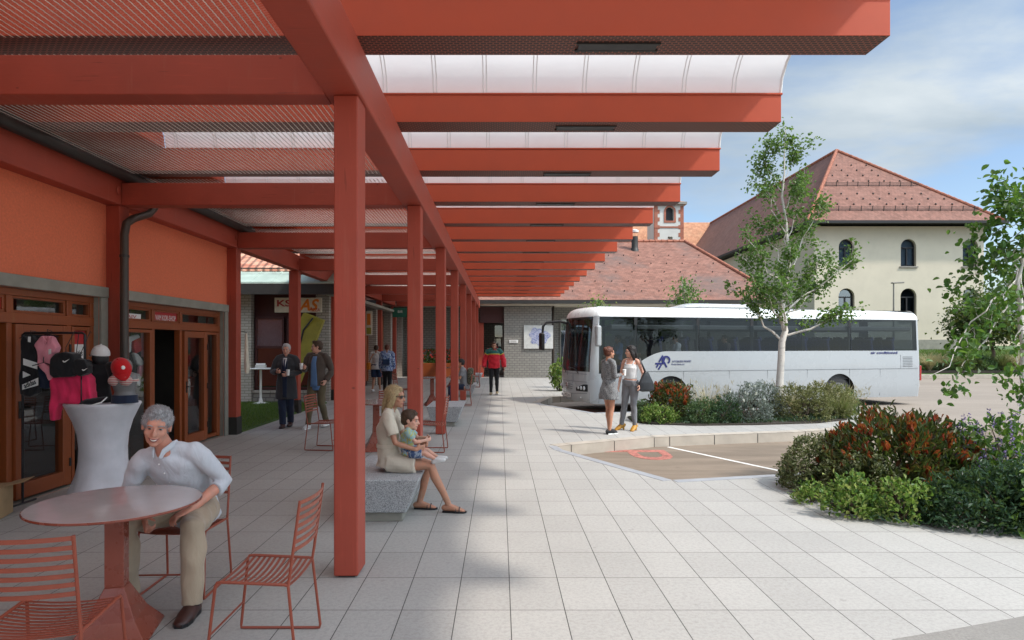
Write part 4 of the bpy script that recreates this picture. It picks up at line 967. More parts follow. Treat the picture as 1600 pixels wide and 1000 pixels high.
# seams between the flaps, rubbing line, side lettering
def near(x, z, e=.003): return Vector((x, inset(z) - e, z))
b = MB(); b.bar(near(1.9, 1.17), near(BL - .15, 1.17), .012, .006)
for x in (1.62, 3.1, 4.6, 5.9, 7.3, 8.85, 10.0): b.bar(near(x, .34), near(x, 1.165), .009, .006)
b.bar(near(.62, .45), near(.62, 1.1), .008, .006); b.bar(near(10.8, 1.18), near(10.8, 1.6), .008, .006)
b.build('panel_joints', M['seam'], bus)
q = near(3.02, 1.2, .004)
text('AVTOBUSNI PROMET', .62, .058, M['navy'], bus, 'lettering', (2.73, q.y, 1.42), (1, 0, 0), depth=.002); text('Murska Sobota d.d.', .42, .045, M['navy'], bus, 'lettering', (2.71, q.y, 1.345), (1, 0, 0), depth=.002)
b = MB(); L0 = Vector((2.20, q.y - .004, 1.22))
nb = [0]
def lbar(x0, z0, x1, z1, w=.05):
    nb[0] += 1
    b.prism([(x0 - (z1 - z0) * w / 2 / math.hypot(x1 - x0, z1 - z0), z0 + (x1 - x0) * w / 2 / math.hypot(x1 - x0, z1 - z0)), (x0 + (z1 - z0) * w / 2 / math.hypot(x1 - x0, z1 - z0), z0 - (x1 - x0) * w / 2 / math.hypot(x1 - x0, z1 - z0)), (x1 + (z1 - z0) * w / 2 / math.hypot(x1 - x0, z1 - z0), z1 - (x1 - x0) * w / 2 / math.hypot(x1 - x0, z1 - z0)), (x1 - (z1 - z0) * w / 2 / math.hypot(x1 - x0, z1 - z0), z1 + (x1 - x0) * w / 2 / math.hypot(x1 - x0, z1 - z0))], L0 + Vector((0, -.0004 * nb[0], 0)), (1, 0, 0), (0, 0, 1), (0, 1, 0), .004)
lbar(0, .17, .26, .17); lbar(.12, .22, .24, .40); lbar(.03, .06, .09, .14); lbar(.10, .0, .19, .14); lbar(.28, .21, .36, .06)
A = [(.34 + .115 * math.cos(t), .27 + .10 * math.sin(t)) for t in np.linspace(R(-60), R(215), 16)]
for p0, p1 in zip(A, A[1:]): lbar(p0[0], p0[1], p1[0], p1[1])
lbar(.24, .16, .29, .33)
b.build('logo', M['navy'], bus)
q = near(9.2, 1.5, .004); text('air conditioned', 1.02, .075, M['navy'], bus, 'lettering', (9.65, q.y, 1.64), (1, 0, 0), depth=.002, bold=.02)
b = MB()
for k in range(7): b.bar(near(10.88, 1.24 + .05 * k), near(11.26, 1.24 + .05 * k), .012, .008)
b.build('vent_louvres', M['ink'], bus)
# nose details
def nose_pt(y, z, e=.004):
    best = min((i for i in range(NO) if OUT[i][0] < .7), key=lambda i: abs(OUT[i][1] - y)); return ring_pt(best, z, e)
def nose_patch(name, y0, y1, z0, z1, mat, e=.006, par=bus, ny=10, zf=None):
    b = MB(); nz = 3
    for i in range(ny):
        for k in range(nz):
            ya, yb = y0 + (y1 - y0) * i / ny, y0 + (y1 - y0) * (i + 1) / ny
            f = (lambda y, t: z0 + (z1 - z0) * t) if zf is None else zf
            b.add([nose_pt(ya, f(ya, k / nz), e), nose_pt(yb, f(yb, k / nz), e), nose_pt(yb, f(yb, (k + 1) / nz), e), nose_pt(ya, f(ya, (k + 1) / nz), e)], [(0, 1, 2, 3)])
    return weld(b.build(name, mat, par, fix=False))
for s in (0, 1):
    m = (lambda y: y) if s == 0 else (lambda y: BW - y)
    q = nose_patch('headlight', m(.16), m(.68), .62, .80, M['ink'], .006, zf=lambda y, t: .61 + t * (.20 - .12 * max(0, ((y if y < BW / 2 else BW - y) - .3) / .4)))
    for yy, r in ((.27, .062), (.42, .055), (.55, .042)):
        p = nose_pt(m(yy), .70, .012); b = MB(); b.ball(p, (r, .03, r), f=(1, 0, 0), n=14, m=8); b.build('lens', M['lens'], q, smooth=True)
    p = nose_pt(m(.45), .42, .01); MB().ball(p, (.06, .015, .04), f=(1, 0, 0)).build('fog_light', M['lens'], bus, smooth=True)
b = MB()
for z in (1.10, .88, .56): 
    ys = np.linspace(.18, BW - .18, 24)
    b.loft([nose_pt(y, z - (.05 * (1 - abs(y - BW / 2) / 1.1) if z == .56 else 0), .003) for y in ys], [.006] * 24, 5)
b.bar(nose_pt(.82, .89, .003), nose_pt(.82, 1.09, .003), .01, .006); b.build('nose_seams', M['seam'], bus)
b = MB()
for z in (.66, .72, .78): b.loft([nose_pt(y, z, .004) for y in np.linspace(.86, BW - .86, 12)], [.010] * 12, 6)
b.build('grille_bars', M['seam'], bus, smooth='auto')
b = MB(); p = nose_pt(BW / 2, .73, .03)
b.loft([(p.x, p.y + .095 * math.cos(a), p.z + .095 * math.sin(a)) for a in np.linspace(0, 2 * math.pi, 25)[:-1]], [.009] * 24, 6, closed=True)
for a in (90, 210, 330): b.loft([p, (p.x, p.y + .09 * math.cos(R(a)), p.z + .09 * math.sin(R(a)))], [.016, .006], 6)
b.build('nose_emblem', M['chrome'], bus, smooth='auto')
pl_ = MB(); pc = nose_pt(BW / 2, .46, .012); pl_.box(pc.x - .006, pc.x + .004, BW / 2 - .26, BW / 2 + .26, .40, .52); q = pl_.build('number_plate', M['white'], bus, bevel=.004)
text('MS 24-5', .40, .075, M['ink'], q, o=(pc.x - .0065, BW / 2 + .2, .42), ax=(0, -1, 0), depth=.001)
b = MB()
for y0, y1 in ((.55, 1.15), (1.35, 1.95)):
    b.tube([nose_pt(y0, 1.12, .02), nose_pt(y0 + .1, 1.24, .03), nose_pt(y1, 1.30, .025)], .012, 6)
b.build('wiper', M['black'], bus, smooth='auto')
b = MB(); b.tube([(.45, .02, 2.50), (.40, -.12, 2.52), (.36, -.22, 2.46)], .022, 8); q = b.build('mirror_arm', M['bus_white'], bus, smooth='auto')
b = MB(); b.box(.28, .42, -.33, -.13, 1.88, 2.46); q = b.build('mirror', M['bus_white'], bus, bevel=.05, seg=4); MB().box(.425, .43, -.30, -.16, 1.92, 2.42).build('mirror_glass', M['chrome'], q)
b = MB(); b.tube([(.42, BW - .12, 2.58), (.2, BW - .02, 2.66), (-.25, BW + .02, 2.62), (-.36, BW + .02, 2.5), (-.38, BW + .02, 2.25)], .04, 10); b.build('mirror_arm', M['black'], bus, smooth='auto')
b = MB(); b.box(-.46, -.34, BW - .12, BW + .18, 1.75, 2.3); q = b.build('mirror', M['black'], bus, bevel=.05, seg=4)
b = MB()
for y in (.7, 1.7): b.box(.62, .64, y - .25, y + .25, 2.5, 2.68)
b.build('sun_blind', M['frame_grey'], bus)
# roof pod, tail lights
b = MB(); b.loft([(3.5, BW / 2, 3.06), (3.9, BW / 2, 3.08), (5.7, BW / 2, 3.08), (6.1, BW / 2, 3.05)], [(.7, .03), (.85, .12), (.85, .12), (.7, .03)], 20, side=(0, 1, 0)); b.build('air_conditioner', M['bus_roof'], bus, smooth='auto')
for y in (.0, BW):
    b = MB(); s = 1 if y == 0 else -1
    b.box(BL - .06, BL + .012, y + s * .06 - .05, y + s * .06 + .05, .78, 1.26); q = b.build('tail_light', M['red_lens'], bus, bevel=.012)
for o in [bus]:
    o.location = BO; o.rotation_euler = (0, 0, math.atan2(BD.y, BD.x)); 
def busw(x, y, z): return BO + BD * x + BN * y + Vector((0, 0, z))
# ================================================================== tables, chairs and benches
M['table_red'] = plain('coral_table_steel', (.25, .06, .036), .28, var=.06, scale=10, coat=.15)
M['table_white'] = plain('pale_table_top', (.50, .44, .43), .16, var=.03, coat=.5)
def round_table(x, y, label, r=.47, h=.80):
    t = thing('round_table', label, 'table', (0, 0, 0), 'round tables under the canopy')
    q = MB().lathe([(0, h - .004), (r - .006, h - .004), (r - .005, h), (0, h)], n=64, cap=False).build('table_top', M['table_white'], t, smooth='auto')
    MB().lathe([(0, h - .016), (r - .004, h - .016), (r, h - .012), (r, h - .003), (r - .004, h - .0015), (r - .0055, h - .003)], n=64, cap=False).build('edge_band', M['table_red'], q, smooth='auto')
    b = MB(); w = .052
    b.loft([(0, 0, .30), (0, 0, h - .03)], [(w * 1.414, w * 1.414)] * 2, 4, side=(1, 1, 0)); b.build('column', M['table_red'], t, bevel=.004)
    b = MB(); b.loft([(0, 0, 0), (0, 0, .012), (0, 0, .12), (0, 0, .301)], [(.30, .30), (.296, .296), (.19, .19), (.075, .075)], 4, side=(1, 1, 0)); b.build('base', M['table_red'], t, bevel=.004)
    b = MB(); b.obox((0, 0, h - .021), (1, 0, 0), (0, 1, 0), (0, 0, 1), .16, .16, .008); b.build('top_plate', M['table_red'], t)
    t.location = (x, y, 0); t.rotation_euler = (0, 0, R(14)); return t
def proto_chair():
    """wire chair facing +y: two bent side frames, slatted seat and back, one foot bar"""
    t = thing('wire_chair', None, 'chair', (0, 0, 0), 'coral wire chairs')
    W, SH, r = .225, .455, .0085
    for s in (-1, 1):
        P = [(s * W, -.255, .90), (s * W, -.20, .50), (s * W, -.19, .44), (s * (W + .012), -.235, .03), (s * (W + .012), -.23, .0095), (s * (W + .012), -.2, .009), (s * (W + .012), .22, .009), (s * (W + .012), .25, .0095), (s * (W + .012), .25, .03), (s * W, .205, SH - .02), (s * W, .195, SH), (s * W, .16, SH + .003), (s * W, -.17, SH - .012), (s * W, -.195, SH - .018)]
        MB().tube(P, r, 8).build('side_frame', M['steel_red'], t, smooth='auto')
    b = MB(); n = 13
    for i in range(n):
        y = .195 - .385 * i / (n - 1); zc = SH - .004 - .012 * (i / (n - 1))
        P = [(W * f, y, zc - .028 * (1 - f * f) * (.5 + .5 * math.sin(math.pi * (i + .5) / n))) for f in np.linspace(-1, 1, 9)]
        for p0, p1 in zip(P, P[1:]): b.bar(p0, p1, .0155, .004, side=(0, 1, 0))
    b.build('seat', M['steel_red'], t)
    b = MB()
    for i in range(7):
        z = .63 + .043 * i; y = -.20 - .055 * (z - .5) / .4
        P = [(W * f, y - .035 * (1 - f * f), z) for f in np.linspace(-1, 1, 9)]
        for p0, p1 in zip(P, P[1:]): b.bar(p0, p1, .004, .021, side=(0, 1, 0))
    b.build('backrest', M['steel_red'], t)
    MB().tube([(-W - .01, .235, .17), (W + .01, .235, .17)], .006, 6).build('foot_bar', M['steel_red'], t, smooth='auto')
    return t
chair0 = proto_chair(); used = [False]
def chair(x, y, face, label):
    """face: the heading the sitter looks to, degrees anticlockwise from +x"""
    o = copy_tree(chair0) if used[0] else chair0; used[0] = True
    o.location = (x, y, 0); o.rotation_euler = (0, 0, R(face - 90)); o['label'] = label; return o
TX, TY_ = -2.31, 3.86
round_table(TX, TY_, 'coral round table on a pyramid foot in front of the seated grey-haired man')
chair(-1.34, 3.70, 180, 'empty coral wire chair beside the front post, facing the nearest round table')
chair(-2.27, 4.62, 272, 'coral wire chair under the seated grey-haired man')
chair(-2.15, 3.07, 97, 'coral wire chair seen from behind at the near side of the first table')
round_table(-2.05, 10.6, 'coral round table behind the seated woman and the granite bench', r=.47)
chair(-1.12, 10.55, 178, 'coral wire chair between the second and third posts, behind the toddler')
chair(-2.95, 10.75, -8, 'coral wire chair half hidden by the front post, near the walking men')
chair(-2.0, 11.5, 268, 'coral wire chair at the back of the table behind the seated woman')
round_table(-1.95, 18.4, 'coral round table seen between the posts beyond the second bench')
chair(-1.05, 18.35, 182, 'coral wire chair under the person with the patterned backpack')
chair(-2.8, 18.5, -5, 'coral wire chair on the shop side of the table beyond the second bench')
round_table(-1.95, 26.2, 'farthest coral round table under the canopy', r=.47)
chair(-1.05, 26.1, 180, 'farthest coral wire chair, beside the last granite bench')
def bench(y, label):
    t = thing('granite_bench', label, 'bench', (-1.17, y, 0), 'granite benches between the posts')
    b = MB(); X0, X1, Y0, Y1_ = -1.56, -.79, y, y + 1.4
    lo = [(X0 + .10, Y0 + .06, .095), (X1 - .13, Y0 + .06, .095), (X1 - .13, Y1_ - .06, .095), (X0 + .10, Y1_ - .06, .095)]; hi = [(X0, Y0, .43), (X1, Y0, .43), (X1, Y1_, .43), (X0, Y1_, .43)]
    b.add(lo + hi, [(3, 2, 1, 0), (4, 5, 6, 7)] + [(i, (i + 1) % 4, 4 + (i + 1) % 4, 4 + i) for i in range(4)]); b.build('seat_block', M['granite'], t, bevel=.012, seg=3)
    MB().box(X0 + .14, X1 - .17, Y0 + .1, Y1_ - .1, .0, .094).build('plinth', M['concrete'], t, bevel=.008)
bench(6.22, 'speckled granite bench carrying the seated woman and the toddler')
bench(13.55, 'speckled granite bench behind the third post')
bench(20.95, 'small looking granite bench just beyond the person with the backpack')
bench(28.4, 'last granite bench near the station wall')
# ================================================================== plants
LM = {
 'birch': leafmat('birch_leaves', [(.05, .11, .02), (.085, .17, .035), (.14, .23, .055), (.10, .16, .07)], .4),
 'cherry': leafmat('broad_leaves', [(.03, .09, .015), (.05, .14, .02), (.10, .20, .03), (.06, .10, .05)], .4),
 'dark': leafmat('dark_leaves', [(.02, .045, .012), (.035, .07, .02), (.06, .10, .02), (.14, .15, .02)], .3),
 'photinia_red': leafmat('photinia_young_leaves', [(.20, .025, .015), (.34, .05, .02), (.40, .09, .035), (.13, .02, .015)], .3, .3),
 'photinia_green': leafmat('photinia_old_leaves', [(.025, .04, .014), (.04, .06, .02), (.07, .085, .025), (.09, .03, .015)], .25, .35),
 'variegated': leafmat('variegated_leaves', [(.06, .08, .03), (.10, .12, .05), (.22, .22, .11), (.045, .055, .025)], .25),
 'khaki': leafmat('khaki_leaves', [(.09, .095, .03), (.16, .16, .06), (.26, .25, .12), (.06, .07, .025)], .25),
 'lime': leafmat('lime_leaves', [(.035, .085, .015), (.09, .18, .03), (.19, .29, .06), (.32, .34, .12)], .35),
 'deep': leafmat('deep_green_leaves', [(.012, .035, .02), (.02, .055, .025), (.03, .075, .035), (.05, .09, .045)], .25),
 'silver': leafmat('silver_leaves', [(.07, .09, .075), (.13, .155, .14), (.21, .24, .22), (.30, .33, .30)], .2),
 'sage': leafmat('sage_leaves', [(.04, .085, .035), (.075, .13, .055), (.12, .18, .08)], .25),
 'yellow': leafmat('olive_leaves', [(.09, .12, .025), (.16, .18, .045), (.22, .23, .08), (.05, .10, .03)], .3),
 'purple': leafmat('lilac_flowers', [(.16, .10, .28), (.26, .18, .42), (.38, .30, .52)], .3),
 'white_fl': leafmat('white_flowers', [(.7, .7, .66), (.8, .8, .76)], .3),
 'straw': leafmat('straw_blades', [(.30, .24, .13), (.42, .35, .20), (.52, .45, .29)], .3),
 'greenblade': leafmat('green_blades', [(.10, .13, .04), (.16, .19, .06), (.26, .25, .12)], .3),
 'mauveblade': leafmat('mauve_blades', [(.15, .13, .10), (.22, .18, .13), (.30, .26, .19)], .3)}
M['bark_white'] = None
t = NT('birch_bark'); o_ = t.obj; nn = t.noise(t.map(o_, (6, 6, 22)), 1.0, 4, .6); c = t.mix(t.ramp(nn, .62, .70), t.mix(t.noise(o_, 8, 4), (.50, .45, .40), (.68, .63, .57)), (.10, .08, .065)); M['bark_white'] = t.done(t.principled(c, .8, t.bump(nn, .5, .01)))
M['bark'] = plain('brown_bark', (.14, .10, .08), .9, var=.3, scale=25, bump=.8, bscale=40); M['stem'] = plain('woody_stem', (.07, .045, .03), .9, var=.3, scale=20)
# beds of soil
def bed(name, poly, z=.03): return sheet(name, poly, z, M['soil'], base=-.02)
B1 = [gnd(px, py) for px, py in ((1246, 758), (1268, 776), (1294, 792), (1350, 808), (1450, 818), (1600, 824))]
bed('planting_bed', [(p.x, p.y) for p in B1[::-1]] [::-1] + [(6.3, 5.75), (7.1, 6.4), (7.2, 8.6), (6.6, 9.0), (5.4, 8.85), (4.2, 8.6), (3.75, 8.3)])
bed('planting_bed', [(2.98, 14.45), (3.3, 13.95), (4.2, 13.72), (5.6, 13.85), (7.0, 14.15), (8.0, 14.75), (8.5, 15.7), (8.4, 16.8), (7.6, 17.0), (3.6, 16.0), (3.05, 15.3)])
bed('planting_bed', [(16, 37.25), (50, 37.25), (50, 39.6), (16, 39.6)], .2)
def shrub(name, label, cat, c, r, n, leaf, size, parts=(), asp=.5, lumps=7, seed=1, up=.5, stems=9, group=None, inner=.45, shape='leaf', top=None, flat=0):
    """leaf clusters spread through a lumpy dome, with the stems that carry them"""
    g = np.random.default_rng(seed); c = np.array(c, float); r = np.array(r, float)
    t = thing(name, label, cat, tuple(c), group)
    L = g.normal(size=(lumps, 3)); L[:, 2] = np.abs(L[:, 2]) * .8; L /= np.linalg.norm(L, axis=1)[:, None]; amp = g.uniform(.05, .30, lumps)
    nc = max(12, n // 11)
    d = g.normal(size=(nc, 3)); d[:, 2] = np.abs(d[:, 2]) * .9; d /= np.linalg.norm(d, axis=1)[:, None]
    bulge = .82 + (np.maximum(0, d @ L.T - .55) * 2.2 * amp).max(1)
    f = inner + (1 - inner) * g.random(nc) ** .45
    tip = c + d * r * (bulge * f)[:, None]; tip[:, 2] = np.maximum(tip[:, 2], .05)
    k = np.repeat(np.arange(nc), 11)[:n]; m = len(k)
    C = tip[k] + g.normal(size=(m, 3)) * size * .62; C[:, 2] = np.maximum(C[:, 2], .035)
    D = d[k] * .7 + g.normal(size=(m, 3)) * .6; D[:, 2] += up; N = g.normal(size=(m, 3)) * .7; N[:, 2] += 1
    s = size * g.uniform(.65, 1.25, m)
    leaf_mesh('foliage', C, D, N, s, s * asp, leaf, t, .2, shape)
    for (nm, mt, cnt, sz, a_, where) in parts:
        sel = np.argsort(-(f * (.4 + d[:, 2])))[:max(4, int(nc * where))]; kk = g.choice(sel, max(1, cnt // 6)); kk = np.repeat(kk, 6)
        ax = d[kk] * .5 + np.array((0, 0, .75)); C = tip[kk] + ax * sz * .5 + g.normal(size=(len(kk), 3)) * sz * .22; D = ax + g.normal(size=(len(kk), 3)) * .38
        if nm == 'flower_spikes': C = tip[kk] + np.array((0, 0, 1)) * (g.random(len(kk)) * .16)[:, None] + g.normal(size=(len(kk), 3)) * .012; D = g.normal(size=(len(kk), 3)); D[:, 2] += .6
        leaf_mesh(nm, C, D, g.normal(size=(len(kk), 3)), sz * g.uniform(.7, 1.2, len(kk)), sz * a_, mt, t, .25)
    b = MB()
    for i in g.choice(nc, min(nc, stems), replace=False):
        q = Vector(tip[i]); o = Vector(c) + Vector((g.normal() * r[0] * .12, g.normal() * r[1] * .12, .0)); mid = o.lerp(q, .5) + Vector((0, 0, r[2] * .12))
        b.loft([o, mid, q], [.012, .009, .004], 5)
    b.build('stems', M['stem'], t); return t
def tuft(label, c, h, n, mat, spread=.5, wd=.007, seed=1, plume=None, group='ornamental grasses'):
    g = np.random.default_rng(seed); t = thing('ornamental_grass', label, 'ornamental grass', tuple(c), group)
    a = g.uniform(0, 2 * math.pi, n); rr = g.random(n) * .07; C = np.array(c) + np.stack([np.cos(a) * rr, np.sin(a) * rr, np.zeros(n)], 1)
    D = np.stack([np.cos(a) * spread * g.random(n), np.sin(a) * spread * g.random(n), np.ones(n)], 1); N = np.stack([np.cos(a), np.sin(a), -np.full(n, .35)], 1)
    hh = h * g.uniform(.5, 1.1, n); leaf_mesh('blades', C, D, N, hh, wd, mat, t, .42, 'blade')
    if plume is not None:
        m = n // 4; Dn = D[:m] / np.linalg.norm(D[:m], axis=1)[:, None]; Nn = N[:m] / np.linalg.norm(N[:m], axis=1)[:, None]; Du = D[:m] / np.linalg.norm(D[:m], axis=1)[:, None]; P = C[:m] + Du * (hh[:m] * .86)[:, None] + Nn * (hh[:m] * .38)[:, None]
        kk = np.repeat(np.arange(m), 5); leaf_mesh('plumes', P[kk] + g.normal(size=(m * 5, 3)) * .025, Dn[kk] + g.normal(size=(m * 5, 3)) * .3, g.normal(size=(m * 5, 3)), .1, .009, plume, t, .1)
    return t
S1, S2 = 'shrubs of the near bed', 'shrubs of the middle bed'
P = LM
# near bed
shrub('photinia', 'big photinia bush with dark red young leaves in the near bed', 'shrub', (4.75, 7.55, .03), (1.02, .72, .98), 5200, P['photinia_green'], .10, [('young_leaves', P['photinia_red'], 1300, .088, .36, .62)], .34, 9, 11, .7, 16, S1, .5)
shrub('cotoneaster', 'dense mound of small grey-green leaves at the left tip of the near bed', 'shrub', (3.93, 7.72, .03), (.56, .62, .66), 6500, P['variegated'], .038, (), .55, 8, 12, .2, 8, S1, .72)
shrub('cotoneaster', 'low dark small-leaved mound between the left tip and the red bush', 'shrub', (4.12, 7.15, .03), (.42, .42, .5), 3200, P['variegated'], .036, (), .55, 6, 13, .2, 8, S1, .7)
shrub('euonymus', 'lime green bush with round leaves under the red bush, right one', 'shrub', (4.0, 6.34, .03), (.32, .25, .42), 800, P['lime'], .05, (), .62, 6, 14, .5, 8, S1, .4)
shrub('euonymus', 'lime green bush with round leaves under the red bush, larger left one', 'shrub', (3.54, 6.50, .03), (.31, .25, .44), 900, P['lime'], .05, (), .62, 6, 15, .5, 8, S1, .4)
shrub('euonymus', 'small lime green plant at the paving edge by the grey-green mound', 'shrub', (3.42, 7.02, .03), (.24, .18, .26), 480, P['lime'], .04, (), .6, 5, 16, .5, 6, S1, .4)
shrub('evergreen_bush', 'dark green bush of narrow leaves at the right edge of the near bed', 'shrub', (4.68, 6.2, .03), (.66, .42, .58), 3800, P['deep'], .06, (), .4, 8, 17, .3, 10, S1, .6)
shrub('evergreen_bush', 'dark green bush filling the corner behind the broad leaves', 'shrub', (5.4, 6.2, .03), (.62, .5, .62), 3000, P['deep'], .065, (), .4, 8, 18, .3, 10, S1, .6)
shrub('sage_bush', 'leafy bush with lilac flower spikes in the near bed', 'shrub', (5.78, 7.3, .03), (.78, .62, .94), 2100, P['cherry'], .085, [('flower_spikes', P['purple'], 1500, .028, .6, .5)], .5, 8, 19, .4, 10, S1, .5)
shrub('broadleaf_plant', 'bright broad-leaved plant at the right edge of the picture beside the dark bush', 'plant', (5.05, 5.85, .03), (.24, .24, .62), 120, P['lime'], .13, (), .55, 4, 20, .2, 6, S1, .4)
tuft('wispy pale grass leaning over the kerb behind the grey-green mound', (4.35, 8.35, .03), .85, 150, P['straw'], .42, .005, 3)
tuft('dark mauve grass behind the lilac flowers', (6.35, 8.4, .03), .85, 300, P['mauveblade'], .55, .006, 4)
tuft('straw coloured grass between the red bush and the lilac flowers', (5.75, 8.15, .03), .8, 220, P['straw'], .5, .005, 5)
shrub('evergreen_bush', 'dark green bush at the outer end of the near bed, just off the right edge', 'shrub', (6.55, 6.85, .03), (.6, .55, .6), 1800, P['deep'], .065, (), .4, 8, 35, .3, 10, S1, .6)
# middle bed
Y = 14.6
shrub('photinia', 'red and green photinia bush beside the two standing women', 'shrub', (3.9, 14.75, .03), (.68, .55, 1.0), 2100, P['photinia_green'], .095, [('young_leaves', P['photinia_red'], 560, .095, .42, .45)], .36, 8, 21, .7, 12, S2, .5)
shrub('euonymus', 'lime and green low bush at the front left of the middle bed', 'shrub', (3.55, 14.15, .03), (.48, .32, .42), 1500, P['lime'], .05, (), .6, 7, 22, .4, 8, S2, .5)
shrub('bushy_herb', 'fresh green soft bush at the left tip of the middle bed', 'shrub', (3.28, 14.55, .03), (.3, .3, .5), 1100, P['sage'], .05, (), .5, 6, 23, .4, 8, S2, .5)
shrub('bushy_herb', 'sage green bush in front of the red photinia', 'shrub', (4.42, 14.1, .03), (.38, .32, .56), 1700, P['sage'], .05, (), .45, 7, 24, .4, 8, S2, .55)
shrub('bushy_herb', 'grey-green bush between the photinia and the silver shrub', 'shrub', (4.95, 14.2, .03), (.40, .36, .66), 1800, P['deep'], .055, (), .4, 7, 25, .5, 8, S2, .5)
shrub('silver_shrub', 'silver leaved shrub with white flecks left of the birch trunk', 'shrub', (5.55, 14.45, .03), (.62, .5, .92), 4200, P['silver'], .05, [('flowers', P['white_fl'], 110, .05, .8, .6)], .35, 9, 26, .4, 12, S2, .55)
shrub('silver_shrub', 'silver leaved shrub half behind the birch trunk', 'shrub', (6.25, 15.0, .03), (.5, .45, .95), 2600, P['silver'], .05, (), .35, 8, 27, .4, 10, S2, .55)
shrub('cotoneaster', 'wide khaki mound of tiny leaves right of the birch trunk', 'shrub', (6.95, 14.75, .03), (.72, .55, .80), 6500, P['khaki'], .036, (), .6, 9, 28, .2, 8, S2, .75)
shrub('cotoneaster', 'round khaki mound of tiny leaves in front of the rear coach wheel', 'shrub', (7.75, 15.15, .03), (.62, .55, .86), 5200, P['khaki'], .036, (), .6, 8, 29, .2, 8, S2, .75)
shrub('olive_bush', 'loose olive green bush at the right end of the middle bed', 'shrub', (8.35, 15.7, .03), (.5, .5, .75), 1900, P['yellow'], .055, (), .4, 7, 30, .6, 10, S2, .4)
shrub('bushy_herb', 'small green bush at the far right tip of the middle bed', 'shrub', (8.75, 16.2, .03), (.36, .36, .58), 1100, P['sage'], .05, (), .5, 6, 31, .4, 8, S2, .5)
tuft('straw grass with plumes between the red photinia and the silver shrub', (4.85, 14.95, .03), 1.05, 200, P['straw'], .32, .008, 6, P['straw'])
tuft('straw grass with plumes between the birch trunk and the rear coach wheel', (7.2, 15.6, .03), 1.05, 200, P['straw'], .42, .008, 7, P['straw'])
tuft('straw grass with plumes right of the rear coach wheel', (8.25, 15.35, .03), 1.05, 200, P['straw'], .48, .008, 8, P['straw'])
tuft('green arching grass at the front right of the middle bed', (8.0, 14.98, .03), .75, 420, P['greenblade'], .6, .008, 9)
# ferny ground cover keeps the soil from showing bare
n = 5200
def inpoly(pts, poly):
    x, y = pts[:, 0], pts[:, 1]; r = np.zeros(len(x), bool); k = len(poly)
    for i in range(k):
        (xa, ya), (xb, yb) = poly[i], poly[(i + 1) % k]; r ^= ((ya > y) != (yb > y)) & (x < (xb - xa) * (y - ya) / (yb - ya + 1e-12) + xa)
    return r
for poly, nn_ in (([(3.62, 7.9), (3.42, 7.3), (3.42, 6.75), (3.6, 6.25), (4.0, 6.02), (5.0, 5.85), (6.6, 5.7), (7.2, 8.4), (5.0, 8.5)], 5200), ([(3.1, 14.5), (3.4, 14.0), (4.2, 13.78), (5.6, 13.92), (7.0, 14.2), (8.0, 14.8), (8.4, 15.6), (3.2, 15.3)], 4200)):
    A = np.array(poly); C = np.stack([rnd(nn_, A[:, 0].min(), A[:, 0].max()), rnd(nn_, A[:, 1].min(), A[:, 1].max()), rnd(nn_, .035, .06)], 1); C = C[inpoly(C, poly)]; D = unit(len(C)); D[:, 2] = np.abs(D[:, 2]) + .3
    tag(leaf_mesh('ground_cover', C, D, unit(len(C)), rnd(len(C), .06, .13), rnd(len(C), .01, .022), P['deep'], None, .35, 'blade'), kind='stuff')
# bank planting
for i, (px, mt, lab) in enumerate(((1452, 'straw', 'pale grass tussock just behind the tail of the coach'), (1478, 'straw', 'second pale grass tussock along the far bed'), (1500, 'greenblade', 'bright green tussock in the far bed'), (1572, 'greenblade', 'green tussock right of the thin trunk in the far bed'), (1592, 'straw', 'straw tussock at the right edge of the far bed'))):
    q = at(px, 582, 37.7); tuft(lab, (q.x, 37.7 + .3 * (i % 2), .2), 1.3, 420, LM[mt], .6, .02, 40 + i, LM['straw'] if mt == 'straw' else None, 'tussocks of the far bed')
for i, (px, mt, lab) in enumerate(((1515, 'yellow', 'olive green round bush in the far bed left of the thin trunk'), (1538, 'sage', 'green round bush in the far bed at the thin trunk'), (1462, 'sage', 'green round bush in the far bed near the coach'))):
    q = at(px, 580, 38.2); shrub('round_bush', lab, 'shrub', (q.x, 38.2, .2), (.75, .6, .95), 900, LM[mt], .11, (), .5, 6, 60 + i, .4, 8, 'bushes of the far bed', .5)

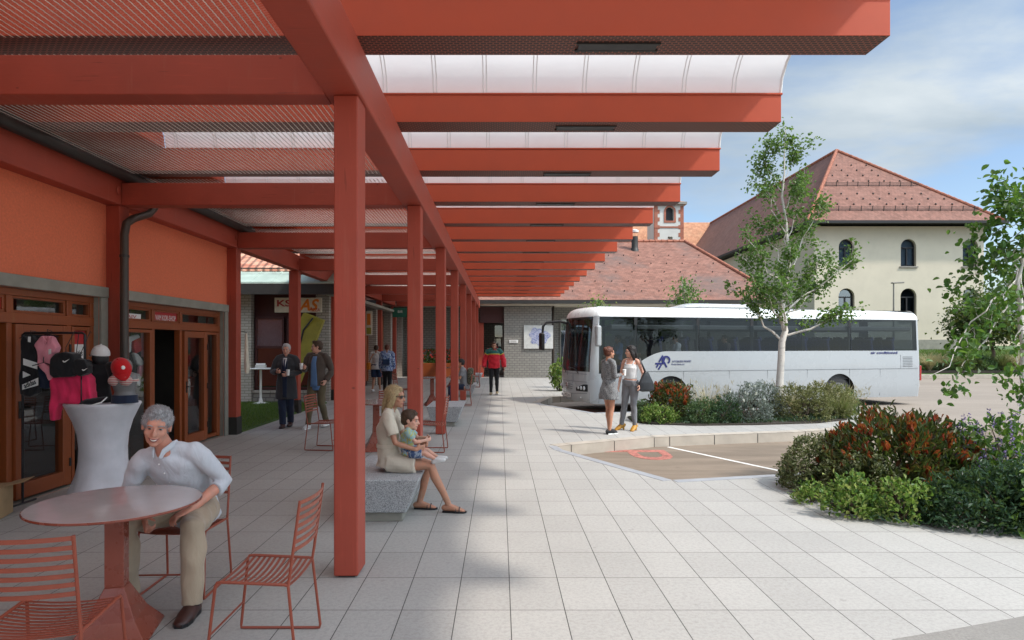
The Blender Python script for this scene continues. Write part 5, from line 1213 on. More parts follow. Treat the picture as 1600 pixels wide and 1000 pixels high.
# --- trees
def limb(b, p0, p1, r0, r1, wob, g, n=6, seg=6):
    P = [Vector(p0).lerp(Vector(p1), i / seg) for i in range(seg + 1)]
    L = (P[-1] - P[0]).length
    for i in range(1, seg): P[i] += Vector(g.normal(size=3)) * wob * L
    b.loft(P, [r0 + (r1 - r0) * i / seg for i in range(seg + 1)], n); return P
def tree(name, label, base, top, r0, mains, bark, leaf, lsize, nl, seed, asp=.7, lean=None, group=None, twig=.35, cl=.22, sub=3):
    """mains: (height along the trunk, end point); leaves hang in clusters along every twig"""
    g = np.random.default_rng(seed); t = thing(name, label, 'tree', tuple(base), group)
    b = MB(); T = [Vector(p) for p in ([base] + (lean or []) + [top])]
    n = 14; path = []
    for i in range(n + 1):
        u = i / n * (len(T) - 1); k = min(int(u), len(T) - 2); path.append(T[k].lerp(T[k + 1], u - k))
    for i in range(1, n): path[i] += Vector(g.normal(size=3)) * r0 * .35
    b.loft(path, [r0 * (1.18 if i == 0 else 1) * (1 - .93 * i / n) for i in range(n + 1)], 10)
    tw = []; lb = MB()
    for (h, e) in mains:
        i = h * n; k = min(int(i), n - 1); s = path[k].lerp(path[k + 1], i - k); rr = max(.006, r0 * (1 - .93 * h) * .45); e = Vector(e)
        P = limb(lb, s, e, rr, rr * .25, .035, g); ln = (e - s).length
        for q in range(sub + int(ln * 2.2)):
            f = g.uniform(.25, 1); a = s.lerp(e, f); dirn = ((e - s).normalized() * .7 + Vector(g.normal(size=3)) * .6 + Vector((0, 0, .25))).normalized(); e2 = a + dirn * twig * g.uniform(.5, 1.3)
            limb(lb, a, e2, rr * .32, rr * .1, .05, g, 4, 3); tw.append((a, e2)); 
        tw.append((s.lerp(e, .5), e))
    tw.append((path[-4], path[-1]))
    tr_ = b.build('trunk', bark, t, smooth='auto'); lb.build('limbs', bark, tr_, smooth='auto')
    k = g.integers(0, len(tw), nl); f = g.random(nl) ** .7
    A = np.array([tuple(a) for a, e in tw]); E = np.array([tuple(e) for a, e in tw])
    C = A[k] + (E[k] - A[k]) * f[:, None] + g.normal(size=(nl, 3)) * lsize * cl * 5
    D = (E[k] - A[k]); D /= np.linalg.norm(D, axis=1)[:, None]; D = D * .4 + g.normal(size=(nl, 3)) * .6; D[:, 2] -= .35; N = g.normal(size=(nl, 3)) * .6; N[:, 2] += .8; N[:, 1] -= .3
    s = lsize * g.uniform(.65, 1.25, nl); leaf_mesh('crown', C, D, N, s, s * asp, leaf, t, .18); return t
g = np.random.default_rng(5)
YB = 15.4; base = at(1216, 628, YB); base.z = .03
def bp(px, py, dy=0): return at(px, py, YB + dy)
mains = []
for (h, px, py, dy) in ((.22, 1158, 455, .3), (.25, 1350, 478, -.5), (.30, 1176, 432, -.4), (.34, 1285, 440, .4), (.36, 1332, 405, .2), (.40, 1152, 395, .3), (.43, 1300, 395, -.3), (.48, 1166, 372, -.3), (.5, 1262, 352, .3), (.55, 1182, 340, .2), (.58, 1282, 330, -.3), (.62, 1196, 300, -.2), (.66, 1252, 292, .3), (.7, 1188, 275, .2), (.74, 1258, 262, -.2), (.8, 1192, 248, .1), (.84, 1246, 238, .1), (.9, 1205, 225, 0), (.93, 1236, 218, 0), (.28, 1228, 450, -.7), (.35, 1220, 420, .7), (.45, 1235, 385, -.6), (.3, 1195, 470, .5), (.38, 1258, 455, .6)):
    mains.append((h, bp(px, py, dy)))
tree('birch_tree', 'slender white-barked tree with loose green crown standing in the middle bed', base, bp(1228, 196), .095, mains, M['bark_white'], LM['birch'], .080, 7600, 5, .74, [bp(1222, 540), bp(1226, 480), bp(1232, 400), bp(1224, 300)], None, .38, .24, 3)
# foreground tree at the right edge
YF = 8.0
def fp(px, py, dy=0): return at(px, py, YF + dy)
b0 = fp(1612, 700); b0.z = .03
mains = [(.5, fp(1452, 588, -.5)), (.46, fp(1480, 618, -.35)), (.55, fp(1590, 640, -.5)), (.56, fp(1540, 500, .2)), (.62, fp(1478, 455, .4)), (.66, fp(1545, 430, .0)), (.7, fp(1560, 392, .1)), (.74, fp(1532, 372, .3)), (.72, fp(1660, 420, .2)), (.78, fp(1565, 330, .2)), (.82, fp(1545, 296, .0)), (.84, fp(1600, 300, .3)), (.9, fp(1590, 340, -.2)), (.66, fp(1690, 500, .2)), (.8, fp(1640, 340, 0)), (.6, fp(1570, 470, -.4)), (.68, fp(1600, 440, .4)), (.75, fp(1612, 380, -.3))]
tree('broadleaf_tree', 'young tree with large glossy leaves reaching in from the right edge', b0, fp(1622, 268), .05, mains, M['bark_white'], LM['cherry'], .084, 1900, 8, .70, [fp(1600, 560), fp(1590, 440), fp(1605, 340)], None, .34, .2, 2)
# the darker tree on the bank and saplings
def dome_tree(name, label, base, h0, c, r, n, leaf, lsize, seed, bark, r0=.1, group=None, lobes=12):
    g = np.random.default_rng(seed); mains = []
    for i in range(lobes * 2):
        d = g.normal(size=3); d /= np.linalg.norm(d); mains.append((g.uniform(.45, .95), Vector(c) + Vector((d[0] * r[0], d[1] * r[1], d[2] * r[2])) * g.uniform(.55, 1)))
    return tree(name, label, base, (c[0], c[1], c[2] + r[2] * .9), r0, mains, bark, leaf, lsize, n, seed, .6, None, group, max(r) * .38, .3, 3)
q = at(1553, 582, 38.3); dome_tree('round_tree', 'dark round-crowned tree on the grassy bank before the beige building', (q.x, 38.3, .25), 1, (q.x - .3, 38.3, 3.4), (2.7, 1.8, 1.75), 5200, LM['dark'], .2, 71, M['bark'], .12)
q = at(1600, 560, 41); dome_tree('round_tree', 'second dark tree on the bank, at the right edge of the picture', (q.x + .8, 41, .6), 1, (q.x + .8, 41, 4.6), (2.2, 1.8, 2.6), 3200, LM['dark'], .2, 72, M['bark'], .12)
q = at(1066, 470, 25); dome_tree('sapling', 'thin sapling rising behind the coach roof', (q.x, 25, 0), 1, (q.x, 25, 3.55), (.55, .5, 1.05), 650, LM['birch'], .12, 73, M['bark_white'], .04)
q = at(934, 470, 25); dome_tree('sapling', 'low sapling whose tip just shows over the nose of the coach', (q.x, 25, 0), 1, (q.x, 25, 2.75), (.6, .5, .75), 420, LM['lime'], .12, 74, M['bark_white'], .035)
shrub('corner_bush', 'small bright bush at the station wall beside the nose of the coach', 'shrub', (2.25, 24.0, .0), (.38, .35, 1.25), 700, LM['lime'], .12, (), .55, 5, 75, .5, 8, None, .35)
for i, (x, y, lab) in enumerate(((-4.9, 50, 'leafy tree beyond the market tent, left of the hoarding'), (-2.4, 52, 'leafy tree beyond the market tent, behind the fourth post'), (-7.5, 53, 'leafy tree far beyond the kiosk roof'))):
    dome_tree('garden_tree', lab, (x, y, 0), 1, (x, y, 3.4), (1.9, 1.6, 2.4), 2600, LM['cherry'], .24, 80 + i, M['bark'], .14, 'trees beyond the market tent')
# ================================================================== people
SKIN = {'light': skinmat('skin_light', (.62, .36, .27)), 'tan': skinmat('skin_tan', (.46, .24, .155)), 'ruddy': skinmat('skin_ruddy', (.60, .30, .215))}
HAIR = {'grey': hairmat('hair_grey', (.16, .155, .16), (.46, .45, .46)), 'blond': hairmat('hair_blond', (.26, .17, .075), (.56, .42, .23)), 'brown': hairmat('hair_brown', (.035, .018, .010), (.085, .045, .022)),
        'black': hairmat('hair_black', (.008, .006, .006), (.028, .02, .018)), 'auburn': hairmat('hair_auburn', (.06, .018, .010), (.16, .05, .025)), 'white': hairmat('hair_white', (.36, .36, .36), (.62, .61, .6))}
M['eye_white'] = plain('eye_white', (.42, .39, .37), .2, var=.02); M['iris'] = plain('dark_iris', (.02, .014, .01), .15); M['teeth'] = plain('teeth', (.72, .69, .62), .3, var=.02); M['lip'] = plain('lips', (.30, .085, .07), .45, var=.05)
V3 = Vector
def lerp(a, b, t): return V3(a).lerp(V3(b), t)
class Fig:
    """a posed body: joints in world coordinates, built as one skin surface with clothing over it"""
    def __init__(s, label, H, loc, face, skin='light', sex='m', voxel=.011, J=None, name='person', group=None, head=1.0, build=1.0):
        s.k = k = H / 1.75; s.loc = V3(loc); a = R(face); s.f = V3((math.cos(a), math.sin(a), 0)); s.r = V3((math.sin(a), -math.cos(a), 0)); s.u = V3((0, 0, 1))
        s.sex = sex; s.vox = voxel; s.skin = SKIN[skin]; s.hs = head * k; s.bw = build
        w = 1 if sex == 'm' else .88
        D = {'pel': (0, 0, .97), 'wai': (0, .01, 1.11), 'che': (0, .005, 1.29), 'nk': (0, -.02, 1.485), 'hd': (0, .015, 1.63),
             'shR': (.185 * w, -.01, 1.435), 'elR': (.225 * w, -.03, 1.14), 'wrR': (.235 * w, .04, .89), 'shL': (-.185 * w, -.01, 1.435), 'elL': (-.225 * w, -.03, 1.14), 'wrL': (-.235 * w, .04, .89),
             'hiR': (.09, 0, .92), 'knR': (.095, .015, .50), 'anR': (.10, -.03, .085), 'hiL': (-.09, 0, .92), 'knL': (-.095, .015, .50), 'anL': (-.10, -.03, .085)}
        s.J = {q: s.P(*v) for q, v in D.items()}
        for q, v in (J or {}).items(): s.J[q] = V3(v[1:]) if v[0] == 'w' else s.P(*v)
        s.hf, s.hu = s.f.copy(), s.u.copy(); s.toe = {'R': s.f.copy(), 'L': s.f.copy()}
        s.hand = {'R': {}, 'L': {}}
        s.t = thing(name, label, 'person', tuple(s.loc), group)
    def P(s, x, y, z): return s.loc + (s.r * x + s.f * y + s.u * z) * s.k
    def look(s, yaw=0, pitch=0, roll=0):
        a = Matrix.Rotation(R(yaw), 3, 'Z'); f = a @ s.f; r = f.cross(s.u).normalized(); f = Matrix.Rotation(R(pitch), 3, r) @ f; u = r.cross(f); u = Matrix.Rotation(R(roll), 3, f) @ u; s.hf, s.hu = f.normalized(), u.normalized(); return s
    # ---- chains (points, radii), radii grown by `g` for clothing
    def torso(s, g=0, lo=-.36, hi=1.0, flare=0):
        J, k, m = s.J, s.k, s.sex == 'm'; b = s.bw; G = g
        d = (J['pel'] - J['wai']); pts = [J['pel'] + d * .42, J['pel'] + d * .05, J['wai'], J['che'], lerp(lerp(J['shR'], J['shL'], .5), J['che'], .12), J['nk']]
        ra = [(.125, .10), (.165, .112), (.145 * b, .108 * b), (.168 * b, .122 * b), (.155, .085), (.062, .06)] if m else [(.13, .105), (.168, .118), (.118 * b, .092 * b), (.138 * b, .112 * b), (.125, .072), (.05, .05)]
        return pts, [(x * k + G, y * k + G) for x, y in ra]
    def arm(s, q, g=0, to=1.0):
        J, k = s.J, s.k; m = 1 if s.sex == 'm' else .80; a, e, w = J['sh' + q], J['el' + q], J['wr' + q]
        pts = [lerp(a, J['nk'], .12), lerp(a, e, .18), lerp(a, e, .55), e, lerp(e, w, .3), lerp(e, w, .7), w]; ra = [.050, .050, .044, .038, .040, .033, .0265]
        n = 7 if to >= 1 else 3 if to < .6 else 5; pts, ra = pts[:n], ra[:n]
        if to < .6: pts[-1] = lerp(a, e, to * 1.4)
        return pts, [r * k * m + g for r in ra]
    def leg(s, q, g=0, to=1.0):
        J, k = s.J, s.k; m = 1 if s.sex == 'm' else .93; h, n, a = J['hi' + q], J['kn' + q], J['an' + q]
        back = -(s.f if abs((n - a).normalized().z) > .3 else s.u)
        pts = [h, lerp(h, n, .3), lerp(h, n, .7), n, lerp(n, a, .3) + back * .014 * k, lerp(n, a, .7), a]; ra = [.095, .086, .066, .054, .054, .041, .036]
        if to < 1: c = 3 if to < .5 else 4; pts, ra = pts[:c], ra[:c]; pts[-1] = lerp(h, n, min(1, to * 2)) if to < .5 else pts[-1]
        return pts, [r * k * m + g for r in ra]
    def foot(s, q, g=0, sole=0):
        J, k = s.J, s.k; a = J['an' + q]; t = s.toe[q].normalized(); gz = V3((0, 0, 1)); dn = -(gz - t * t.dot(gz)).normalized()
        hl = a - t * .045 * k + dn * .045 * k
        return [hl, a + t * .02 * k + dn * .035 * k, a + t * .10 * k + dn * .05 * k, a + t * .165 * k + dn * .062 * k], [(.030 * k + g, .034 * k + g), (.037 * k + g, .042 * k + g), (.044 * k + g, .030 * k + g), (.032 * k + g, .018 * k + g)], s.r
    def add_hand(s, b, q):
        J, k = s.J, s.k * (1 if s.sex == 'm' else .9); h = s.hand[q]; w = J['wr' + q]
        d = V3(h.get('d', (w - J['el' + q]))).normalized(); n = V3(h.get('n', (-s.r if q == 'R' else s.r))); n = (n - d * n.dot(d)).normalized()
        x = d.cross(n) * (1 if q == 'R' else -1)                     # towards the thumb
        if h.get('flip'): x = -x
        curl = h.get('curl', .35)
        b.loft([w - d * .01 * k, w + d * .03 * k, w + d * .065 * k, w + d * .092 * k], [(.024 * k, .019 * k), (.036 * k, .017 * k), (.042 * k, .015 * k), (.040 * k, .012 * k)], 10, side=x, round_cap=True)
        for i, (o, L) in enumerate(((.030, .074), (.0105, .083), (-.0105, .077), (-.029, .060))):
            p = w + d * .088 * k + x * o * k; a = 0; P = [p]; c = curl * (1 + .12 * i)
            dirv = (d + x * o * 1.2).normalized()
            for L_, f in ((.45, .7), (.32, 1.3), (.24, 1.0)):
                a += c * f; p = p + (dirv * math.cos(a) + n * math.sin(a)) * L * L_ * k; P.append(p)
            b.loft(P, [.0095 * k, .0088 * k, .0080 * k, .0068 * k], 8, round_cap=True)
        p = w + d * .028 * k + x * .032 * k; t1 = (d * .62 + x * .70 + n * .30).normalized(); t2 = (d * .85 + x * .18 + n * (.35 + .3 * curl)).normalized()
        b.loft([p, p + t1 * .034 * k, p + t1 * .034 * k + t2 * .030 * k, p + t1 * .034 * k + t2 * .054 * k], [.0135 * k, .0115 * k, .010 * k, .0075 * k], 8, round_cap=True)
    def hp(s, x, y, z): return s.J['hd'] + (s.hr * x + s.hf * y + s.hu * z) * s.hs
    def add_head(s, b):
        s.hr = s.hf.cross(s.hu).normalized(); f, u, h = s.hf, s.hu, s.hs; P = s.hp; fem = s.sex == 'f'
        B = lambda c, r, n=16, m=12: b.ball(P(*c), tuple(q * h for q in r), f, u, n, m)
        B((0, -.014, .030), (.076, .094, .086), 20, 14); B((0, .018, -.030), (.063, .074, .080), 20, 14)
        B((0, .034, -.066), (.052 if not fem else .046, .054, .046)); B((0, .070, -.097), (.025, .021, .018)); B((0, .066, .028), (.054, .026, .030))
        for sx in (-1, 1):
            B((sx * .040, .052, -.028), (.024, .028, .024)); B((sx * .078, -.008, -.006), (.010, .020, .031), 10, 8)
            B((sx * .022, .079, .020), (.023, .012, .009), 10, 8)
        b.loft([P(0, .084, .012), P(0, .100, -.014), P(0, .108, -.030)], [(.008 * h, .010 * h), (.0105 * h, .012 * h), (.0155 * h, .012 * h)], 8, side=s.hr, round_cap=True)
        for sx in (-1, 1): B((sx * .013, .092, -.033), (.009, .010, .008), 8, 6)
        B((0, .086, -.060), (.026, .012, .009), 10, 6); B((0, .084, -.073), (.022, .012, .008), 10, 6)
        nk = s.J['nk']; n0 = P(0, -.020, -.05); b.loft([nk - s.u * .03 * s.k, lerp(nk, n0, .4), n0], [(.068 * s.k * (1 if not fem else .8), .062 * s.k * (1 if not fem else .8)), (.054 * h * (1 if not fem else .84), .055 * h * (1 if not fem else .84)), (.054 * h * (1 if not fem else .88), .058 * h)], 14, side=s.hr)
    def body(s, hands=True, face=True, fine=None, squint=1.0):
        b = MB(); p, r = s.torso(); b.loft(p, r, 18, side=s.r); s.yoke(b)
        for q in 'RL':
            p, r = s.arm(q); b.loft(p, r, 12, round_cap=True); p, r = s.leg(q); b.loft(p, r, 14, round_cap=True); p, r, sd = s.foot(q); b.loft(p, r, 12, side=sd, round_cap=True)
            if hands: s.add_hand(b, q)
        s.add_head(b)
        o = s.put('body', remesh(s.rel(b), fine or s.vox, 2, .4), s.skin)
        if face:
            for sx in (-1, 1):
                e = MB(); e.ball(s.hp(sx * .031, .079, .004), tuple(q * s.hs for q in (.0145, .010, .0085 * squint)), s.hf, s.hu, 12, 8); o1 = s.put('eye', s.rel(e).mesh(smooth=True), M['eye_white'])
                e = MB(); e.ball(s.hp(sx * .031, .0865, .004), tuple(q * s.hs for q in (.0085, .005, .0075 * min(1, squint + .15))), s.hf, s.hu, 10, 6); s.put('iris', s.rel(e).mesh(smooth=True), M['iris'], o1)
            e = MB(); e.loft([s.hp(-.024, .083, -.064), s.hp(0, .0975, -.067), s.hp(.024, .083, -.064)], [(.003 * s.hs, .003 * s.hs), (.0065 * s.hs, .0075 * s.hs), (.003 * s.hs, .003 * s.hs)], 8, round_cap=True); s.put('lips', s.rel(e).mesh(smooth=True), M['lip'])
        return o
    def rel(s, b): b.v = [tuple(V3(v) - s.loc) for v in b.v]; return b
    def put(s, name, me, mat, parent=None): return link_mesh(name, me, mat, parent or s.t)
    def cloth(s, name, b, mat, vox=None, smooth=3, parent=None, fold=.0, fs=14, seed=0):
        df = None
        if fold:
            def df(co, no):
                x, y, z = co[:, 0] * fs, co[:, 1] * fs, co[:, 2] * fs
                w = np.sin(x * 1.3 + 2.1 * np.sin(z * .6 + seed) + y) * np.sin(z * .9 + 1.7 * np.sin(x * .8 + y * 1.1 + seed)) + .5 * np.sin(2.3 * z + 1.6 * x - 2.0 * y + seed)
                return co + no * (w * fold)[:, None]
        return s.put(name, remesh(s.rel(b), vox or s.vox, smooth, .5, df), mat, parent)
    def sleeve(s, b, q, g, to=1.0, grow=0):
        ap, ar = s.arm(q, g, to); ar = [x + grow * i for i, x in enumerate(ar)]; b.loft(ap, ar, 14); b.ball(ap[0], ar[0] * 1.0, n=14, m=10); b.ball(ap[1], ar[1] * 1.02, n=14, m=10)
    def yoke(s, b, g=0):
        J, k = s.J, s.k; m = 1 if s.sex == 'm' else .82; up = (J['nk'] - J['che']).normalized()
        for q in 'RL': b.loft([lerp(J['sh' + q], J['nk'], .0), lerp(J['sh' + q], J['nk'], .5) + up * .004, lerp(J['sh' + q], J['nk'], .88) + up * .0], [.046 * k * m + g * .8, .046 * k * m + g * .8, .046 * k * m + g * .8], 12, round_cap=False)
    def top(s, name, mat, g=.014, sleeve=1.0, hem=.0, flare=.0, collar=None, fold=.004, cuff=.004, parent=None, drop=True):
        b = MB(); p, r = s.torso(g); p, r = list(p), list(r)
        p[-1] = lerp(p[-1], p[-2], .25); r[-1] = (r[-1][0] + .012, r[-1][1] + .012)
        d = (s.J['pel'] - s.J['wai']).normalized()
        if hem < 0: p, r = p[1:], r[1:]; p[0] = s.J['wai'] + (s.J['pel'] - s.J['wai']) * (1 + hem); r[0] = (r[0][0] * .93, r[0][1] * .95)
        else:
            p[0] = s.J['pel'] + d * (.06 + hem) * s.k; r[0] = (r[1][0] + flare, r[1][1] + flare)
        b.loft(p, r, 22, side=s.r)
        if sleeve:
            for q in 'RL': s.sleeve(b, q, g + cuff, sleeve)
        s.yoke(b, g)
        return s.cloth(name, b, mat, fold=fold, parent=parent, seed=len(s.t.children))
    def legs(s, name, mat, g=.013, to=1.0, wide=.0, fold=.004):
        b = MB(); p, r = s.torso(g); b.loft([lerp(p[2], p[1], .45), p[1], p[0]], [(r[1][0] * .96, r[1][1] * .97), r[1], r[0]], 20, side=s.r)
        for q in 'RL':
            p, r = s.leg(q, g, to); r = [x + wide * i / (len(r) - 1) for i, x in enumerate(r)]
            if to >= 1: p[-1] = lerp(p[-1], p[-2], -.10)
            b.loft(p, r, 16)
        return s.cloth(name, b, mat, fold=fold, seed=3)
    def shoes(s, mat, g=.010, sole=None, name='shoe'):
        for q in 'RL':
            p, r, sd = s.foot(q, g); b = MB().loft(p, r, 14, side=sd, round_cap=True)
            o = s.put(name, remesh(s.rel(b), .007, 3), mat)
            if sole is not None:
                t = s.toe[q].normalized(); a = s.J['an' + q]; zz = a.z - .083 * s.k
                b = MB(); W = [(-.055, .030), (-.03, .036), (.04, .036), (.11, .046), (.165, .040), (.195, .018)]; c = V3((a.x, a.y, 0)); t2 = V3((t.x, t.y, 0)).normalized(); n = V3((-t2.y, t2.x, 0))
                pts = [(y * s.k, w * s.k + .006) for y, w in W] + [(y * s.k, -w * s.k - .006) for y, w in W[::-1]]
                b.prism(pts, (c.x, c.y, max(.002, zz)), t2, n, (0, 0, 1), .022); s.put('sole', s.rel(b).mesh(), sole, o)
    def hair(s, mat, style='short', thick=.011, fold=.003, strands=0):
        f, u, h, P = s.hf, s.hu, s.hs, s.hp; b = MB(); B = lambda c, r: b.ball(P(*c), tuple(q * h for q in r), f, u, 18, 12); T = thick
        B((0, -.026, .040), (.076 + T, .090 + T, .082 + T)); B((0, -.050, -.005), (.070 + T, .060 + T, .070))
        if style in ('short', 'quiff'): B((0, .040, .088), (.052, .040, .024)); B((.02, .05, .086), (.034, .028, .02)); B((0, .0, .108), (.055, .06, .022))
        if style == 'quiff': B((0, .045, .112), (.042, .04, .024))
        for sx in (-1, 1): B((sx * .070, .010, .035), (.014, .028, .034))
        if style in ('long', 'bob'):
            L = .22 if style == 'long' else .12
            for sx in (-1, 1): b.loft([P(sx * .068, .0, .03), P(sx * .082, -.014, -.05), P(sx * .080, -.03, -.10), P(sx * .07, -.045, -L * .8)], [(.022 * h, .04 * h), (.024 * h, .045 * h), (.024 * h, .040 * h), (.012 * h, .025 * h)], 10, side=s.hr, round_cap=True)
            b.loft([P(0, -.08, .02), P(0, -.10, -.06), P(0, -.105, -L * .9), P(0, -.10, -L * 1.15)], [(.07 * h, .04 * h), (.075 * h, .035 * h), (.065 * h, .03 * h), (.035 * h, .016 * h)], 12, side=s.hr, round_cap=True)
            B((0, .030, .088), (.055, .045, .028))
        if style == 'bun': B((0, -.100, .075), (.046, .046, .044)); B((0, .03, .092), (.05, .045, .022))
        ho = s.cloth('hair', b, mat, .0075, 2, fold=fold, fs=70)
        if strands:                                           # loose strands over the combed mass
            me = ho.data; nv = len(me.vertices); co = np.empty(nv * 3, np.float32); me.vertices.foreach_get('co', co); co = co.reshape(-1, 3); no = np.empty(nv * 3, np.float32); me.vertices.foreach_get('normal', no); no = no.reshape(-1, 3)
            g = np.random.default_rng(len(s.t.name) + nv); k_ = g.integers(0, nv, strands); nn = no[k_]; comb = np.array(tuple(-f * .5 - u * (1.0 if style in ('long', 'bob') else .25) + s.hr * (.5 if style == 'quiff' else .1)))
            D = comb - nn * (nn @ comb)[:, None]; D = D / (np.linalg.norm(D, axis=1)[:, None] + 1e-6) + nn * .10 + g.normal(size=(strands, 3)) * .20; L_ = .055 if style in ('long', 'bob') else .026
            leaf_mesh('hair_strands', co[k_] + np.array(ORG[ho.name]) - nn * .0005, D, nn + g.normal(size=(strands, 3)) * .2, L_ * h * g.uniform(.6, 1.3, strands), (.0022 if style != 'quiff' else .003), mat, ho, -.18, 'blade')
        if style in ('short', 'quiff', 'long'):
            e = MB()
            for sx in (-1, 1): e.loft([P(sx * .016, .093, .022), P(sx * .034, .088, .0265), P(sx * .052, .073, .020)], [(.003 * h, .003 * h), (.0045 * h, .004 * h), (.002 * h, .002 * h)], 6, round_cap=True)
            s.put('eyebrows', s.rel(e).mesh(smooth=True), mat)
def cup(label, p, d=(0, 0, 1), h=.11, r=.037, mat=None):
    c = thing('paper_cup', label, 'cup', tuple(p)); b = MB(); b.v = []; b.lathe([(r * .78, 0), (r, h), (r * 1.06, h), (r * 1.06, h + .008), (r * .9, h + .014), (r * .9, h + .016)], p, 20); b.build('cup_body', mat or M['white'], c, smooth='auto'); return c

C_ = {'shirt_blue': clothmat('pale_blue_shirt', (.58, .60, .64), .8, .7, 8), 'chino': clothmat('beige_chinos', (.40, .31, .22), .85, .5, 8), 'boot': plain('dark_brown_leather', (.05, .018, .014), .4, var=.2, scale=20), 'sock': clothmat('dark_socks', (.03, .03, .035)),
      'linen': clothmat('cream_linen', (.58, .51, .41), .9, .6, 10), 'jean': clothmat('blue_printed_shorts', (.05, .09, .20), .9, .4, 10, 'print', (.30, .35, .42), 22), 'kid': clothmat('printed_child_shirt', (.28, .44, .46), .9, .3, 10, 'print', (.45, .45, .12), 26),
      'coat': clothmat('charcoal_wool_coat', (.05, .052, .058), .95, .3, 6), 'navy': clothmat('navy_suit_cloth', (.016, .024, .05), .85, .4, 7), 'tie': clothmat('navy_tie', (.015, .02, .055)), 'white': clothmat('white_cotton', (.62, .61, .6), .9, .5, 9),
      'brownjk': clothmat('brown_jacket', (.085, .065, .052), .85, .5, 7), 'denim': clothmat('denim_blue_shirt', (.10, .19, .36), .85, .5, 9), 'olive': clothmat('olive_chinos', (.12, .095, .055), .9, .5, 8), 'ink': clothmat('black_cloth', (.013, .013, .015), .9, .5, 8),
      'red': clothmat('red_nylon', (.58, .015, .03), .6, .6, 8), 'green': clothmat('green_nylon', (.012, .10, .085), .6, .5, 8), 'yellow': clothmat('yellow_nylon', (.55, .45, .05), .6, .3), 'check': clothmat('black_white_check', (.22, .22, .22), .9, .4, 8, 'print', (.06, .06, .065), 75),
      'pinstripe': clothmat('grey_trouser_cloth', (.17, .17, .18), .9, .4, 8), 'mustard': plain('mustard_leather', (.42, .20, .02), .5), 'tote': plain('black_leather', (.012, .013, .016), .45, var=.3, bump=.2), 'bluepat': clothmat('blue_patterned_shirt', (.34, .42, .56), .9, .4, 8, 'print', (.03, .07, .25), 16),
      'shortsnavy': clothmat('navy_shorts', (.02, .045, .10), .9, .4), 'orange': clothmat('orange_bag_cloth', (.55, .19, .02), .8, .3), 'camo': clothmat('patterned_backpack_cloth', (.05, .055, .035), .9, .4, 8, 'print', (.20, .18, .13), 24), 'suede': plain('tan_suede', (.30, .23, .14), .8), 'grey': clothmat('grey_cloth', (.2, .2, .21))}
W = lambda *p: ('w',) + tuple(p)
# --- the seated grey-haired man
m = Fig('smiling grey-haired man in a pale blue shirt and beige trousers seated at the nearest table', 1.80, (-2.27, 4.5, 0), 268, 'ruddy', 'm', .010, {
    'pel': W(-2.26, 4.70, .575), 'wai': W(-2.265, 4.63, .73), 'che': W(-2.28, 4.52, .90), 'nk': W(-2.295, 4.40, 1.035), 'hd': W(-2.300, 4.29, 1.20),
    'shR': W(-2.475, 4.42, .945), 'elR': W(-2.60, 4.48, .72), 'wrR': W(-2.37, 4.27, .595), 'shL': W(-2.095, 4.44, 1.005), 'elL': W(-1.965, 4.56, .775), 'wrL': W(-2.07, 4.30, .645),
    'hiR': W(-2.36, 4.66, .56), 'knR': W(-2.47, 4.22, .555), 'anR': W(-2.49, 4.30, .085), 'hiL': W(-2.16, 4.66, .56), 'knL': W(-2.00, 4.17, .555), 'anL': W(-1.985, 4.13, .085)}, head=1.02, build=1.1)
m.look(24, -8, -8); m.toe = {'R': V3((-.12, -1, 0)), 'L': V3((.05, -1, 0))}
m.hand = {'R': {'d': (.35, -.5, -.45), 'n': (.6, .5, 0), 'curl': .95}, 'L': {'d': (-.62, -.5, -.28), 'n': (0, .1, -1), 'curl': .4}}
m.body(fine=.0065, face=True, squint=.48)
for ch in list(m.t.children):
    if ch.name.startswith('lips'): bpy.data.objects.remove(ch)
e = MB(); e.loft([m.hp(-.029, .079, -.056), m.hp(-.014, .0935, -.0655), m.hp(0, .0985, -.068), m.hp(.014, .0935, -.0655), m.hp(.029, .079, -.056)], [(.003, .003), (.008, .010), (.009, .012), (.008, .010), (.003, .003)], 8, side=m.hf, round_cap=True); lp_ = m.put('lips', m.rel(e).mesh(smooth=True), M['lip'])
e = MB(); e.loft([m.hp(-.018, .0955, -.0605), m.hp(-.009, .1040, -.0640), m.hp(0, .1075, -.0650), m.hp(.009, .1040, -.0640), m.hp(.018, .0955, -.0605)], [(.0015, .0015), (.0035, .0042), (.0035, .0045), (.0035, .0042), (.0015, .0015)], 8, side=m.hf, round_cap=True); m.put('teeth', m.rel(e).mesh(smooth=True), M['teeth'], lp_)
m.top('shirt', C_['shirt_blue'], .015, .97, .05, .01, fold=.005, cuff=.004); m.legs('trousers', C_['chino'], .016, 1.0, .012, .005); m.shoes(C_['boot'], .011, M['black'], 'boot')
for q in 'RL': p, r = m.leg(q, .008); m.cloth('sock', MB().loft([p[-1] - V3((0, 0, .03)), lerp(p[-1], p[-2], .28)], [.046, .046], 12), C_['sock'])
m.hair(HAIR['grey'], 'quiff', .012, .003, 5200)
nk = m.J['nk']; b = MB()
for sx in (-1, 1):
    b.loft([nk + m.r * sx * .062 + V3((0, .03, .035)), nk + m.r * sx * .066 + V3((0, -.04, .03)), nk + m.r * sx * .035 + V3((0, -.095, -.005)), nk + m.r * sx * .022 + V3((0, -.12, -.05))], [(.010, .026), (.009, .026), (.008, .026), (.006, .018)], 10)
m.cloth('collar', b, C_['shirt_blue'], .006, 2)
b = MB(); c0 = m.J['che']; pts = [nk + V3((.0, -.115, -.06)), lerp(nk, c0, .6) + V3((.0, -.150, -.03)), c0 + V3((.0, -.155, -.04)), m.J['wai'] + V3((0, -.145, -.02))]
